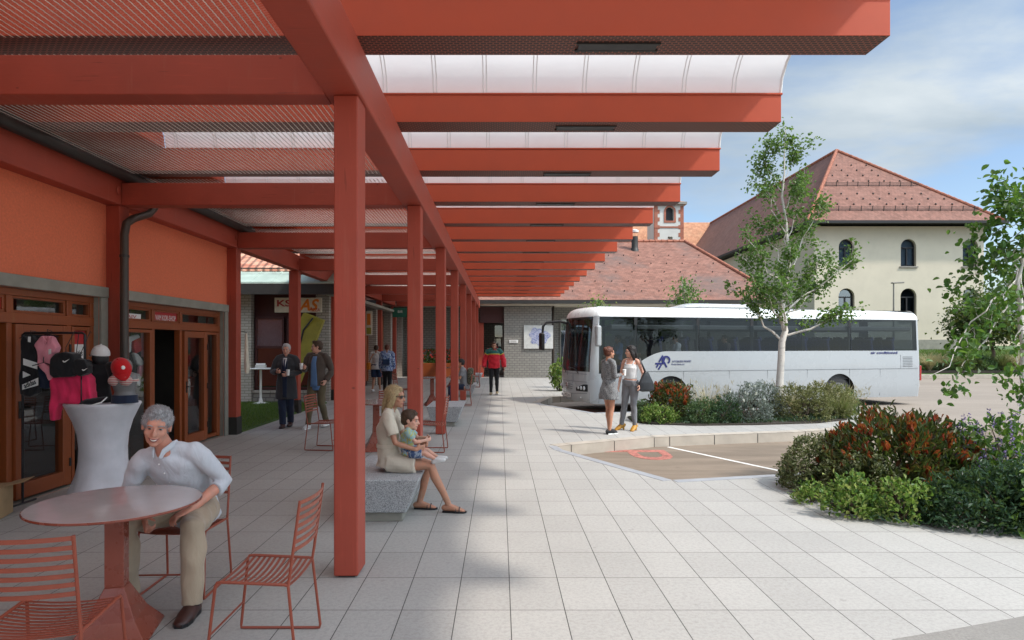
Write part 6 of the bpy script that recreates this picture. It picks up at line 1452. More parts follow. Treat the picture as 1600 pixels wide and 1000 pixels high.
for i in range(4):
    q = pts[0].lerp(pts[-1], .12 + .27 * i); b.ball(q + V3((0, -.008, 0)), .006, n=8, m=6)
m.put('buttons', m.rel(b).mesh(smooth=True), M['white'])
# --- the seated woman and the toddler
w = Fig('blond woman in a cream dress and sunglasses seated sideways on the first granite bench', 1.68, (-1.1, 6.7, 0), 0, 'tan', 'f', .009, {
    'pel': W(-1.15, 6.72, .55), 'wai': W(-1.175, 6.72, .69), 'che': W(-1.165, 6.72, .875), 'nk': W(-1.155, 6.72, 1.065), 'hd': W(-1.095, 6.71, 1.20),
    'shR': W(-1.15, 6.555, 1.01), 'elR': W(-1.06, 6.50, .745), 'wrR': W(-.86, 6.52, .68), 'shL': W(-1.15, 6.885, 1.01), 'elL': W(-1.04, 6.93, .76), 'wrL': W(-.84, 6.80, .69),
    'hiR': W(-1.12, 6.635, .515), 'knR': W(-.71, 6.60, .50), 'anR': W(-.535, 6.66, .09), 'hiL': W(-1.12, 6.805, .515), 'knL': W(-.74, 6.80, .485), 'anL': W(-.85, 6.80, .085)})
w.look(-12, -4, 0); w.toe = {'R': V3((1, -.12, -.05)), 'L': V3((1, -.05, -.05))}; w.hand = {'R': {'d': (.8, .4, .1), 'n': (0, .9, .2), 'curl': .5}, 'L': {'d': (.8, -.5, .1), 'n': (0, -.9, .2), 'curl': .5}}
w.body(fine=.007)
b = MB(); p, r = w.torso(.018); p[0] = w.J['pel'] + V3((0, 0, -.07)); r[0] = (.185, .15); p[-1] = lerp(p[-1], p[-2], .45); r[-1] = (.082, .072); b.loft(p, r, 22, side=w.r)
for q in 'RL':
    w.sleeve(b, q, .022, .5, .006)
    b.loft([w.J['hi' + q] + V3((-.04, 0, .01)), lerp(w.J['hi' + q], w.J['kn' + q], .3), lerp(w.J['hi' + q], w.J['kn' + q], .62)], [(.112, .105), (.112, .100), (.108, .092)], 16)
w.yoke(b, .018); w.cloth('dress', b, C_['linen'], .009, 3, fold=.005, fs=16)
b = MB(); c = w.J['wai'] + V3((.0, 0, .0)); b.loft([c + V3((0, 0, -.022)), c + V3((0, 0, .022))], [(.141, .118)] * 2, 24, side=w.r); w.cloth('belt', b, C_['linen'], .007, 1)
w.hair(HAIR['blond'], 'long', .012, .002, 4200)
b = MB()
for sx in (-1, 1): b.ball(w.hp(sx * .033, .090, .006), tuple(q * w.hs for q in (.026, .006, .018)), w.hf, w.hu, 14, 8); b.bar(w.hp(sx * .056, .085, .010), w.hp(sx * .084, -.005, .012), .004, .008)
b.bar(w.hp(-.01, .097, .010), w.hp(.01, .097, .010), .004, .004); w.put('sunglasses', w.rel(b).mesh(smooth=True), M['black'])
for q in 'RL':
    t = w.toe[q].normalized(); a = w.J['an' + q]; b = MB(); Wd = [(-.06, .026), (.0, .032), (.1, .042), (.16, .038), (.19, .016)]; n = V3((-t.y, t.x, 0)).normalized(); t2 = V3((t.x, t.y, 0)).normalized()
    b.prism([(y, x) for y, x in Wd] + [(y, -x) for y, x in Wd[::-1]], (a.x, a.y, .004), t2, n, (0, 0, 1), .014); o = w.put('sandal', w.rel(b).mesh(), C_['tote'])
    b = MB()
    for f in (.085, .12): c = V3((a.x, a.y, .012)) + t2 * f; b.loft([c + n * .046, c + n * .034 + V3((0, 0, .034)), c + V3((0, 0, .048)), c - n * .034 + V3((0, 0, .034)), c - n * .046], [(.008, .004)] * 5, 6)
    w.put('strap', w.rel(b).mesh(), C_['tote'], o)
k = Fig('toddler in a printed shirt and blue shorts sitting on the lap of the seated woman', .92, (-.95, 6.62, 0), 0, 'light', 'm', .007, {
    'pel': W(-.955, 6.64, .655), 'wai': W(-.965, 6.635, .72), 'che': W(-.955, 6.635, .80), 'nk': W(-.945, 6.63, .872), 'hd': W(-.925, 6.63, .965),
    'shR': W(-.94, 6.535, .845), 'elR': W(-.86, 6.51, .755), 'wrR': W(-.77, 6.56, .765), 'shL': W(-.94, 6.735, .845), 'elL': W(-.86, 6.74, .765), 'wrL': W(-.765, 6.66, .78),
    'hiR': W(-.93, 6.585, .64), 'knR': W(-.77, 6.57, .635), 'anR': W(-.665, 6.56, .575), 'hiL': W(-.93, 6.69, .64), 'knL': W(-.76, 6.70, .64), 'anL': W(-.655, 6.68, .575)}, head=1.62)
k.look(-8, -6, 0); k.toe = {'R': V3((.9, -.05, .25)), 'L': V3((.9, .0, .25))}; k.body(fine=.006); k.top('shirt', C_['kid'], .011, .5, .01, .004, fold=.003); k.legs('shorts', C_['jean'], .013, .42, .01); k.shoes(C_['white'], .009); k.hair(HAIR['brown'], 'short', .012, .002, 2400)
# --- the two men walking towards the camera
o_ = Fig('older man in a dark grey overcoat walking past the lawn with a cup', 1.76, (-4.50, 13.5, 0), 275, 'light', 'm', .010, {
    'elR': (.27, .03, 1.16), 'wrR': (.13, .25, 1.17), 'elL': (-.27, .02, 1.15), 'wrL': (-.09, .26, 1.12), 'knR': (.08, .07, .50), 'anR': (.05, .09, .085), 'knL': (-.07, -.0, .49), 'anL': (-.05, -.14, .10)})
o_.look(0, -6, 0); o_.hand = {'R': {'curl': .9, 'n': (.6, .3, .4)}, 'L': {'curl': .8, 'n': (-.8, .2, .1)}}; o_.body()
o_.legs('trousers', C_['navy'], .016, 1, .016); o_.top('suit_jacket', C_['navy'], .018, 0, .06, .0)
b = MB(); p, r = o_.torso(.036); p[0] = o_.P(0, 0, .60); r[0] = (.235, .175); p.insert(1, o_.P(0, 0, .80)); r.insert(1, (.215, .165)); r[-1] = (.10, .09); p[-1] = lerp(p[-1], p[-2], .25); b.loft(p, r, 24, side=o_.r)
for q in 'RL': o_.sleeve(b, q, .024)
o_.yoke(b, .03)
ct = o_.cloth('overcoat', b, C_['coat'], .011, 3, fold=.004)
def strip_front(F, name, w0, w1, z0, z1, mat, off, par=None, curve=.0):
    b = MB(); n = 9; P_ = []
    for i in range(n + 1):
        t = i / n; z = z0 + (z1 - z0) * t; c = F.J['che']
        yy = off + (.012 * math.sin(math.pi * min(1, max(0, (z - 1.0) / .5))) if z > .95 else .0) - (max(0, z - 1.33) * .55)
        P_.append((F.P(0, yy, z), (w0 + (w1 - w0) * t) * F.k))
    b.loft([p for p, _ in P_], [(w_, .010) for _, w_ in P_], 10, side=F.r); return F.put(name, F.rel(b).mesh(smooth=True), mat, par)
strip_front(o_, 'jacket_front', .045, .062, .64, 1.42, C_['navy'], .168); strip_front(o_, 'shirt_front', .012, .042, 1.22, 1.455, C_['white'], .178); strip_front(o_, 'tie', .022, .014, 1.15, 1.43, C_['tie'], .186)
o_.shoes(C_['boot'], .011, M['black']); o_.hair(HAIR['white'], 'short', .008, .002, 1200)
cup('white paper cup in the left hand of the older man in the overcoat', o_.J['wrL'] + o_.f * .075 + V3((.02, 0, -.02)))
y_ = Fig('young man in a brown jacket and blue shirt walking beside the older man', 1.82, (-3.83, 13.42, 0), 262, 'light', 'm', .010, {
    'elR': (.26, .0, 1.17), 'wrR': (.17, .24, 1.21), 'elL': (-.29, -.06, 1.15), 'wrL': (-.21, .05, .96), 'knR': (.10, .11, .52), 'anR': (.12, .16, .085), 'knL': (-.10, .02, .49), 'anL': (-.11, -.20, .11)})
y_.look(-62, -4, 0); y_.hand = {'R': {'curl': .8, 'n': (.7, .2, .1)}, 'L': {'curl': .7}}; y_.body()
y_.legs('trousers', C_['olive'], .013, 1, .004); y_.top('shirt', C_['denim'], .016, 0, .14, .012, fold=.005)
y_.top('jacket', C_['brownjk'], .026, 1.0, .05, .012); strip_front(y_, 'shirt_front', .075, .045, .84, 1.44, C_['denim'], .160)
y_.shoes(C_['white'], .011, M['white']); y_.hair(HAIR['brown'], 'quiff', .009, .002, 1200)
cup('white paper cup in the hand of the young man in the brown jacket', y_.J['wrR'] + y_.f * .075 + V3((-.02, 0, -.02)))
# --- the couple walking away
a1 = Fig('young woman in a white hoodie and navy shorts walking away past the kiosk pillars', 1.72, (-4.48, 23.2, 0), 86, 'tan', 'f', .013, {'knR': (.09, .09, .50), 'anR': (.09, .20, .09), 'knL': (-.09, -.0, .48), 'anL': (-.08, -.22, .14)})
a1.look(10, -6, 0); a1.body(face=False); a1.top('hoodie', C_['white'], .026, 1, .06, .006); a1.legs('shorts', C_['shortsnavy'], .02, .4, .02); a1.shoes(C_['white'], .012); a1.hair(HAIR['brown'], 'bun', .012)
bg = thing('shoulder_bag', 'orange shoulder bag at the left hip of the young woman in the white hoodie', 'bag', tuple(a1.P(-.24, -.05, .95))); b = MB(); c = a1.P(-.25, -.06, .98); b.obox(c, a1.r, a1.f, (0, 0, 1), .07, .15, .13); b.build('pouch', C_['orange'], bg, bevel=.04, seg=3); MB().tube([a1.P(-.25, -.1, 1.1), a1.P(-.1, -.14, 1.4), a1.P(.1, -.05, 1.5), a1.P(-.1, .13, 1.35), a1.P(-.25, .05, 1.1)], .012, 6).build('strap', C_['orange'], bg, smooth=True)
a2 = Fig('man in a blue patterned shirt and black trousers walking away beside the white hoodie', 1.74, (-3.98, 22.6, 0), 94, 'tan', 'm', .013, {'knR': (.09, .0, .48), 'anR': (.10, -.2, .13), 'knL': (-.09, .10, .5), 'anL': (-.1, .18, .09)})
a2.look(0, -8, 0); a2.body(face=False); a2.top('shirt', C_['bluepat'], .03, 1.0, .10, .012); a2.legs('trousers', C_['ink'], .016, 1, .012); a2.shoes(C_['ink'], .011); a2.hair(HAIR['auburn'], 'short', .009)
bp_ = thing('backpack', 'blue patterned backpack on the back of the man walking away', 'backpack', tuple(a2.P(0, -.22, 1.2))); b = MB(); c = a2.P(0, -.22, 1.22); b.obox(c, a2.r, a2.f, (0, 0, 1), .16, .075, .22); b.build('pack', C_['bluepat'], bp_, bevel=.06, seg=4); b = MB(); b.obox(a2.P(0, -.31, 1.14), a2.r, a2.f, (0, 0, 1), .12, .025, .10); b.build('pocket', C_['shortsnavy'], bp_, bevel=.02)
# --- the man in the red jacket
rj = Fig('man in a red, green and yellow jacket walking towards the camera down the plaza', 1.83, (-.20, 22.2, 0), 270, 'tan', 'm', .012, {
    'elR': (.31, -.03, 1.16), 'wrR': (.33, .05, .92), 'elL': (-.31, -.03, 1.16), 'wrL': (-.33, .05, .92), 'knR': (.10, .08, .5), 'anR': (.10, .10, .085), 'knL': (-.09, .0, .48), 'anL': (-.10, -.14, .10)})
rj.look(0, -4, 0); rj.body(); rj.legs('trousers', C_['ink'], .012, 1, .0); jk = rj.top('jacket', C_['red'], .05, 1.0, .02, -.01, fold=.008)
b = MB(); p, r = rj.torso(.058); b.loft([lerp(p[3], p[4], .45), p[4], lerp(p[5], p[4], .3)], [(r[3][0] * .98, r[3][1] * .98), (r[4][0] + .02, r[4][1] + .012), (r[5][0] + .02, r[5][1] + .02)], 22, side=rj.r)
rj.yoke(b, .058)
for q in 'RL': ap, ar = rj.arm(q, .062, 1); b.loft([ap[0], ap[1], lerp(ap[1], ap[2], .3)], [ar[0], ar[1], ar[1]], 14); b.ball(ap[0], ar[0], n=12, m=8)
rj.cloth('yoke', b, C_['green'], .012, 2, parent=jk)
b = MB(); b.loft([lerp(p[3], p[4], .30), lerp(p[3], p[4], .5)], [(r[3][0] * 1.02, r[3][1] * 1.02)] * 2, 22, side=rj.r)
for q in 'RL': ap, ar = rj.arm(q, .066, 1); b.loft([lerp(ap[1], ap[2], .28), lerp(ap[1], ap[2], .5)], [ar[1], ar[1]], 14)
rj.cloth('stripe', b, C_['yellow'], .012, 1, parent=jk)
rj.shoes(C_['suede'], .012, M['white']); rj.hair(HAIR['brown'], 'short', .008)
# --- the person on the far chair
sp = Fig('dark-haired person with a patterned backpack sitting beyond the second bench', 1.7, (-1.03, 18.38, 0), 182, 'tan', 'm', .013, {
    'pel': (0, -.02, .58), 'wai': (0, .0, .72), 'che': (0, .03, .92), 'nk': (0, .05, 1.10), 'hd': (0, .10, 1.25), 'shR': (.18, .03, 1.05), 'elR': (.23, .12, .80), 'wrR': (.12, .34, .83), 'shL': (-.18, .03, 1.05), 'elL': (-.23, .12, .80), 'wrL': (-.12, .34, .83),
    'hiR': (.1, .0, .55), 'knR': (.12, .42, .53), 'anR': (.12, .36, .085), 'hiL': (-.1, 0, .55), 'knL': (-.12, .42, .53), 'anL': (-.12, .40, .085)})
sp.body(face=False); sp.top('shirt', C_['grey'], .018, .5, .02); sp.legs('trousers', C_['navy'], .014); sp.shoes(C_['ink']); sp.hair(HAIR['black'], 'short', .011)
bk_ = thing('backpack', 'olive patterned backpack on the back of the person seated on the far chair', 'backpack', tuple(sp.P(0, -.2, .85))); b = MB(); b.obox(sp.P(0, -.19, .86), sp.r, sp.f, (0, 0, 1), .16, .09, .24); b.build('pack', C_['camo'], bk_, bevel=.06, seg=4); b = MB(); b.obox(sp.P(0, -.30, .78), sp.r, sp.f, (0, 0, 1), .12, .025, .10); b.build('pocket', C_['camo'], bk_, bevel=.02)
# --- the two standing women
d = Fig('woman with a bun in a grey checked dress and black sneakers', 1.70, (2.13, 12.5, 0), 28, 'tan', 'f', .009, {
    'elR': (.19, .0, 1.16), 'wrR': (.10, .22, 1.19), 'elL': (-.20, .02, 1.13), 'wrL': (-.20, .12, .90), 'knR': (.065, .02, .50), 'anR': (.06, -.03, .085), 'knL': (-.06, .03, .5), 'anL': (-.055, .05, .085)})
d.look(-4, 0, 0); d.hand = {'R': {'curl': .6, 'n': (.2, .3, .7)}, 'L': {}}; d.body(fine=.008)
b = MB(); p, r = d.torso(.018); p[0] = d.P(0, .0, .70); r[0] = (.225, .19); p.insert(1, d.P(0, 0, .86)); r.insert(1, (.21, .165)); p[-1] = lerp(p[-1], p[-2], .2); r[-1] = (.07, .066); b.loft(p, r, 26, side=d.r)
for q in 'RL': d.sleeve(b, q, .016)
d.yoke(b, .016)
dr_ = d.cloth('dress', b, C_['check'], .009, 3, fold=.006, fs=16); b = MB(); c = d.J['wai']; b.loft([c + V3((0, 0, -.02)), c + V3((0, 0, .02))], [(.142, .117)] * 2, 22, side=d.r); d.cloth('belt', b, C_['check'], .007, 1, parent=dr_)
d.shoes(C_['ink'], .011, M['white'], 'sneaker'); d.hair(HAIR['auburn'], 'bun', .012, .002, 1200)
cup('white paper cup held by the woman in the checked dress', d.J['wrR'] + d.f * .08 + d.r * .01 + V3((0, 0, -.02)))
e_ = Fig('dark-haired woman in a white top and grey trousers', 1.72, (2.66, 13.0, 0), 232, 'light', 'f', .009, {
    'wrR': (.24, .06, .92), 'elR': (.235, -.03, 1.17), 'elL': (-.245, -.06, 1.17), 'wrL': (-.255, .08, .95), 'hiR': (.085, 0, .945), 'hiL': (-.085, 0, .945), 'knR': (.13, .03, .54), 'anR': (.20, .02, .125), 'knL': (-.07, .02, .54), 'anL': (-.08, -.02, .125), 'pel': (.01, 0, .985)})
e_.look(-44, -4, 0); e_.toe = {'R': (e_.f * .8 + e_.r * .5 + V3((0, 0, -.35))), 'L': (e_.f + V3((0, 0, -.35)))}; e_.body(fine=.008)
e_.legs('trousers', C_['pinstripe'], .012, 1, .004); b = MB(); p, r = e_.torso(.012); p = p[1:]; r = r[1:]; p[0] = lerp(e_.J['wai'], e_.J['pel'], .25); r[0] = (.132, .104); p[-2] = lerp(p[-2], p[-3], .42); r[-2] = (.128, .10); p, r = p[:-1], r[:-1]; b.loft(p, r, 22, side=e_.r)
for sx in (-1, 1): b.loft([p[-1] + e_.r * sx * .085 + e_.f * .085, e_.J['nk'] + e_.r * sx * .085 + e_.f * .03 - e_.u * .02, p[-1] + e_.r * sx * .085 - e_.f * .085], [(.02, .009)] * 3, 8)
e_.cloth('tank_top', b, C_['white'], .008, 2, fold=.003); e_.shoes(C_['mustard'], .010, None, 'ankle_boot'); e_.hair(HAIR['black'], 'long', .014, .002, 1600)
for q in 'RL': b = MB(); a = e_.J['an' + q]; t = V3((e_.toe[q].x, e_.toe[q].y, 0)).normalized(); b.loft([a + V3((0, 0, .035)), a - t * .01 + V3((0, 0, -.03)), a - t * .045 + V3((0, 0, -.08)), V3((a.x, a.y, .002)) - t * .05], [.048, .044, .026, .018], 10); e_.cloth('heel', b, C_['mustard'], .007, 2)
tb = thing('tote_bag', 'big black shoulder bag of the dark-haired woman in the white top', 'bag', tuple(e_.P(-.30, .0, 1.0))); c = e_.P(-.33, -.02, 1.02); b = MB()
b.loft([c + V3((0, 0, -.20)), c + V3((0, 0, -.17)), c + V3((0, 0, -.02)), c + V3((0, 0, .12)), c + V3((0, 0, .20))], [(.10, .03), (.19, .065), (.17, .06), (.09, .04), (.05, .02)], 18, side=(e_.r * -.55 + e_.f * -.85)); me = remesh(b, .009, 3); me.transform(Matrix.Translation(-ORG[tb.name])); link_mesh('pouch', me, C_['tote'], tb)
MB().tube([c + V3((0, 0, .18)), e_.J['shL'] + V3((0, 0, .055)) - e_.r * .03, c + V3((0, 0, .18)) + e_.f * .05], .014, 8).build('strap', C_['tote'], tb, smooth=True)
# --- driver and passengers of the coach, seen through its dark windows
def rider(label, lx, ly, hair, top_, skin='tan', H=1.7):
    bd = math.degrees(math.atan2(BD.y, BD.x)); q = busw(lx, ly, .90)
    F = Fig(label, H, tuple(q), bd + 180, skin, 'm', .015, {'pel': (0, -.02, .55), 'wai': (0, -.03, .70), 'che': (0, -.05, .90), 'nk': (0, -.06, 1.09), 'hd': (0, -.03, 1.23), 'shR': (.18, -.06, 1.04), 'elR': (.22, .06, .80), 'wrR': (.15, .28, .74), 'shL': (-.18, -.06, 1.04), 'elL': (-.22, .06, .80), 'wrL': (-.15, .28, .74),
        'hiR': (.1, .0, .53), 'knR': (.12, .40, .50), 'anR': (.12, .36, .085), 'hiL': (-.1, 0, .53), 'knL': (-.12, .40, .50), 'anL': (-.12, .38, .085)}, group='people inside the coach')
    F.body(face=False); F.top('shirt', C_[top_], .018, .97, .02); F.legs('trousers', C_['navy'], .014); F.shoes(C_['ink']); F.hair(HAIR[hair], 'short', .011); return F
rider('coach driver in a blue shirt behind the steering wheel', 1.30, .62, 'brown', 'denim'); rider('passenger in a white shirt at the second coach window', 3.0, .34, 'black', 'white'); rider('passenger in grey near the front of the coach', 2.18, .80, 'brown', 'grey', 'light'); rider('passenger in dark clothes further back in the coach', 4.64, .34, 'black', 'brownjk')
# ================================================================== the clothes display before the shop
G_ = {'pink': clothmat('hot_pink_fleece', (.75, .03, .11), .85, .5, 9), 'rose': clothmat('rose_pink_cotton', (.72, .27, .33), .9, .5, 9), 'black': C_['ink'], 'navy': C_['navy'], 'white': C_['white'],
      'capred': clothmat('red_cap_cotton', (.50, .008, .012), .8, .3), 'stripe': clothmat('striped_swimwear', (.6, .55, .48), .8, .2, 9, 'stripe', (.45, .08, .10), 55), 'grey': plain('grey_mannequin', (.17, .17, .17), .45, var=.06), 'spandex': clothmat('white_spandex', (.62, .61, .64), .55, .25, 4)}
ct = thing('cocktail_table', 'standing table under a tight white stretch cover before the shop door', 'table', (-4.43, 7.15, 0))
b = MB(); H_ = 1.10; N = 64; prof = [(0, .40), (.06, .375), (.16, .325), (.3, .272), (.45, .242), (.6, .236), (.75, .25), (.9, .29), (1.0, .335), (1.06, .362), (1.085, .376), (1.097, .374), (1.102, .36)]
vs = []
for z, r in prof:
    for j in range(N):
        a = 2 * math.pi * j / N; lob = 1 + (.12 * max(0, 1 - z / .35)) * math.cos(4 * a) + .006 * math.sin(9 * a + z * 5); vs.append((-4.43 + r * lob * math.cos(a), 7.15 + r * lob * math.sin(a), max(.004, z - (.05 * (1 - math.cos(4 * a)) * 0))))
b.add(vs, [(i * N + j, i * N + (j + 1) % N, (i + 1) * N + (j + 1) % N, (i + 1) * N + j) for i in range(len(prof) - 1) for j in range(N)]); b.build('cover', G_['spandex'], ct, smooth=True)
MB().lathe([(0, 1.10), (.35, 1.10), (.372, 1.097), (.374, 1.088)], (-4.43, 7.15, 0.006), 64, cap=False).build('table_top', G_['spandex'], ct, smooth='auto')
rk = thing('garment_rail', 'black metal rail carrying the clothes before the shop door', 'clothes rail', (-4.9, 6.95, 0)); za = at(0, 520, 6.95).z
b = MB(); xa, xb = at(30, 0, 6.95).x, at(128, 0, 6.95).x
for x in (xa, xb): MB().tube([(x, 7.0, 0.02), (x, 7.0, za - .02), (x + (.03 if x == xa else -.03), 7.0, za)], .013, 8).build('upright', M['black'], rk, smooth='auto'); MB().tube([(x, 6.8, .012), (x, 7.2, .012)], .012, 8).build('foot', M['black'], rk, smooth='auto')
MB().tube([(xa + .03, 7.0, za), (xb - .03, 7.0, za)], .013, 8).build('rail', M['black'], rk, smooth='auto')
def garment(name, label, cat, px, Y, th, mat, extra=None, hook=None, group='clothes on the shop rail', smooth=5, vox=.011):
    """an outline measured on the photograph, given its real size and a soft body"""
    P = [at(x, y, Y) for x, y in px]; cx = sum(p.x for p in P) / len(P); cz = sum(p.z for p in P) / len(P)
    t = thing(name, label, cat, (cx, Y, cz), group)
    b = MB().prism([(p.x, p.z) for p in P], (0, Y - th / 2, 0), (1, 0, 0), (0, 0, 1), (0, 1, 0), th)
    def df(co, no):
        w = np.sin(co[:, 0] * 60 + 3 * np.sin(co[:, 2] * 9)) * .5 + np.sin(co[:, 2] * 24 + co[:, 0] * 20); return co + np.stack([0 * w, w * .006, 0 * w], 1)
    me = remesh(b, vox, smooth, .5, df); me.transform(Matrix.Translation(-ORG[t.name])); link_mesh('fabric', me, mat, t)
    if hook is not None:
        p = at(*hook, Y); b = MB(); b.tube([p, p + V3((0, .0, .05)), V3((p.x, 7.0, za + .016)), V3((p.x, 7.02, za))], .004, 6)
        b.tube([p + V3((-.12, 0, -.03)), p, p + V3((.12, 0, -.03))], .006, 6); b.build('hanger', M['black'], t, smooth='auto')
    return t
def patch(t, name, px, Y, mat, th=.004):
    P = [at(x, y, Y) for x, y in px]; return MB().prism([(p.x, p.z) for p in P], (0, Y, 0), (1, 0, 0), (0, 0, 1), (0, -1, 0), th).build(name, mat, t)
def swoosh(t, x, y, s, Y): patch(t, 'emblem', [(x - s, y + s * .1), (x - s * .55, y + s * .55), (x - s * .1, y + s * .45), (x + s, y - s * .45), (x - s * .2, y + s * .12), (x - s * .55, y + s * .18), (x - s * .7, y - s * .05)], Y, M['white'])
g1 = garment('striped_dress', 'black dress with white stripes and lettering hanging at the left end of the rail', 'dress', [(36, 532), (42, 524), (46, 530), (50, 530), (55, 524), (60, 532), (59, 560), (62, 590), (62, 614), (50, 620), (35, 616), (34, 590), (37, 560)], 6.93, .10, G_['black'], hook=(48, 524))
patch(g1, 'stripe', [(36.5, 560), (58.5, 567), (58.5, 577), (36.5, 570)], 6.872, M['white']); patch(g1, 'stripe', [(36, 580), (48, 586), (36, 590.5)], 6.872, M['white']); q = patch(g1, 'stripe', [(35, 601), (60, 590), (60, 602), (35, 609)], 6.872, M['white'])
a_, b_ = at(39, 607, 6.865), at(57, 599.5, 6.865); text('adidas', (b_ - a_).length, .055, M['ink'], q, o=a_, ax=(b_ - a_), ay=V3((0, 1, 0)).cross(b_ - a_) * -1, depth=.001, bold=.02)
patch(g1, 'emblem', [(44, 526), (48, 526), (48, 535), (44, 534)], 6.872, M['white'])
g2 = garment('polo_shirt', 'rose pink polo shirt with a tag hanging next to the striped dress', 'polo shirt', [(57, 540), (66, 526), (70, 524), (75, 530), (79, 524), (84, 528), (91, 543), (88, 553), (83, 548), (83, 570), (62, 572), (62, 548)], 6.93, .10, G_['rose'], hook=(74, 522))
patch(g2, 'price_tag', [(76, 546), (80, 545), (80, 553), (76, 554)], 6.87, M['sign_white'])
patch(g2, 'collar', [(67, 525), (74, 534), (71, 538), (66, 529)], 6.865, G_['rose'], .012); patch(g2, 'collar', [(81, 525), (75, 534), (77, 538), (83, 529)], 6.865, G_['rose'], .012)
g3 = garment('navy_skirt', 'dark navy skirt hanging below the rose pink polo shirt', 'skirt', [(63, 573), (82, 573), (86, 604), (74, 608), (62, 604)], 6.97, .09, G_['navy'], hook=(73, 571))
g4 = garment('belt_bag', 'rose pink belt bag hanging over the navy skirt', 'bag', [(62, 568), (70, 567), (80, 577), (83, 592), (78, 595), (73, 584), (62, 574)], 6.87, .05, G_['rose'], hook=(68, 567), smooth=3)
g5 = garment('cap_bag', 'black bag with a white emblem hanging right of the polo shirt', 'bag', [(86, 560), (92, 552), (110, 550), (120, 553), (124, 570), (120, 588), (90, 590), (84, 585)], 6.86, .16, G_['black'], hook=(103, 550)); swoosh(g5, 103, 563.5, 5.5, 6.772)
g6 = garment('sports_bag', 'smaller black bag with a white emblem on the collar of the pink hoodie', 'bag', [(116, 566), (124, 560), (136, 562), (141, 572), (140, 583), (128, 588), (117, 582)], 6.84, .12, G_['black'], hook=(126, 560)); swoosh(g6, 132.5, 577, 4.5, 6.772)
g7 = garment('hoodie', 'hot pink zipped hoodie hanging below the black bags', 'hoodie', [(84, 590), (100, 586), (116, 588), (136, 582), (144, 590), (148, 622), (147, 629), (128, 631), (96, 630), (93, 640), (90, 657), (82, 656), (83, 630)], 6.92, .13, G_['pink'], hook=(116, 584))
z_ = [at(127, y, 6.845) for y in (585, 600, 615, 629)]; MB().tube(z_, .006, 6).build('zip', M['black'], g7, smooth=True)
# on the covered table: two dressed busts, caps, a black belt bag
def bust(name, label, px, Y, base_z, mat, w=.34, h=.5, bare=False):
    p = at(px, 600, Y); t = thing(name, label, 'mannequin', (p.x, Y, base_z)); b = MB(); k = h / .5; W_ = w / .34
    b.loft([(p.x, Y, base_z), (p.x, Y, base_z + .06 * k), (p.x, Y, base_z + .16 * k), (p.x, Y - .01, base_z + .30 * k), (p.x, Y, base_z + .39 * k), (p.x, Y, base_z + .43 * k), (p.x, Y, base_z + .5 * k)], [(.125 * W_, .09), (.13 * W_, .095), (.11 * W_, .08), (.145 * W_, .10), (.14 * W_, .07), (.05, .05), (.045, .045)], 20, side=(1, .3, 0))
    me = remesh(b, .01, 3); me.transform(Matrix.Translation(-ORG[t.name])); link_mesh('torso', me, mat, t); return t, p
TT = 1.106
t1, p1 = bust('shirt_bust', 'black shirt on a bust under the white cap on the covered table', 157, 7.08, TT, G_['black'], .30, .52)
b = MB(); b.ball((p1.x, 7.08, TT + .49), (.082, .09, .10)); b.build('head', M['ink'], t1, smooth=True)
for s in (-1, 1): b = MB(); b.loft([(p1.x + s * .11, 7.08, TT + .40), (p1.x + s * .17, 7.06, TT + .24)], [.055, .05], 10, round_cap=True); b.build('sleeve', G_['black'], t1, smooth=True)
def capobj(label, c, mat, f, u, k=1.0):
    t = thing('baseball_cap', label, 'cap', tuple(c)); f, u = V3(f).normalized(), V3(u).normalized(); r = f.cross(u).normalized(); u = r.cross(f); c = V3(c); b = MB(); n, m = 24, 8; vs = []
    for i in range(m + 1):
        a = math.pi / 2 * i / m
        for j in range(n): p = 2 * math.pi * j / n; vs.append(c + u * .115 * k * math.sin(a) ** .9 + (f * .105 * math.sin(p) + r * .09 * math.cos(p)) * math.cos(a) * k)
    b.add(vs, [(i * n + j, i * n + (j + 1) % n, (i + 1) * n + (j + 1) % n, (i + 1) * n + j) for i in range(m) for j in range(n)] + [list(range(n))[::-1]]); b.build('crown_panel', mat, t, smooth='auto')
    b = MB(); A = [R(28 + 124 * i / 10) for i in range(11)]; i0 = [c + (f * .103 * math.sin(a) + r * .09 * math.cos(a)) * k for a in A]; o0 = [c + (f * (.105 + .075 * math.sin(math.pi * i / 10)) * math.sin(a) + r * .095 * math.cos(a)) * k - u * .03 * math.sin(math.pi * i / 10) * k for i, a in enumerate(A)]
    b.add(i0 + o0 + [p - u * .007 for p in i0] + [p - u * .007 for p in o0], [(i, i + 1, 12 + i, 11 + i) for i in range(10)] + [(22 + i, 33 + i, 34 + i, 23 + i) for i in range(10)] + [(11 + i, 12 + i, 34 + i, 33 + i) for i in range(10)]); b.build('visor', mat, t)
    MB().ball(c + u * .116 * k, .009, n=8, m=6).build('button', mat, t, smooth=True); return t
capobj('white cap on the head of the black-shirted bust', (p1.x, 7.08, TT + .525), G_['white'], (-.75, .4, .1), (.15, -.1, 1), 1.0)
t2, p2 = bust('swimwear_bust', 'grey bust in striped swimwear under the red cap on the covered table', 195, 7.02, TT, G_['grey'], .31, .40)
for s in (-1, 1): b = MB(); b.ball((p2.x + s * .062, 7.02 - .085, TT + .25), (.066, .06, .058)); b.build('swim_cup', G_['stripe'], t2, smooth=True)
b = MB(); b.loft([(p2.x, 7.02, TT + .235), (p2.x, 7.02, TT + .262)], [(.142, .104)] * 2, 20, side=(1, .3, 0)); b.build('swim_band', G_['stripe'], t2, smooth='auto')
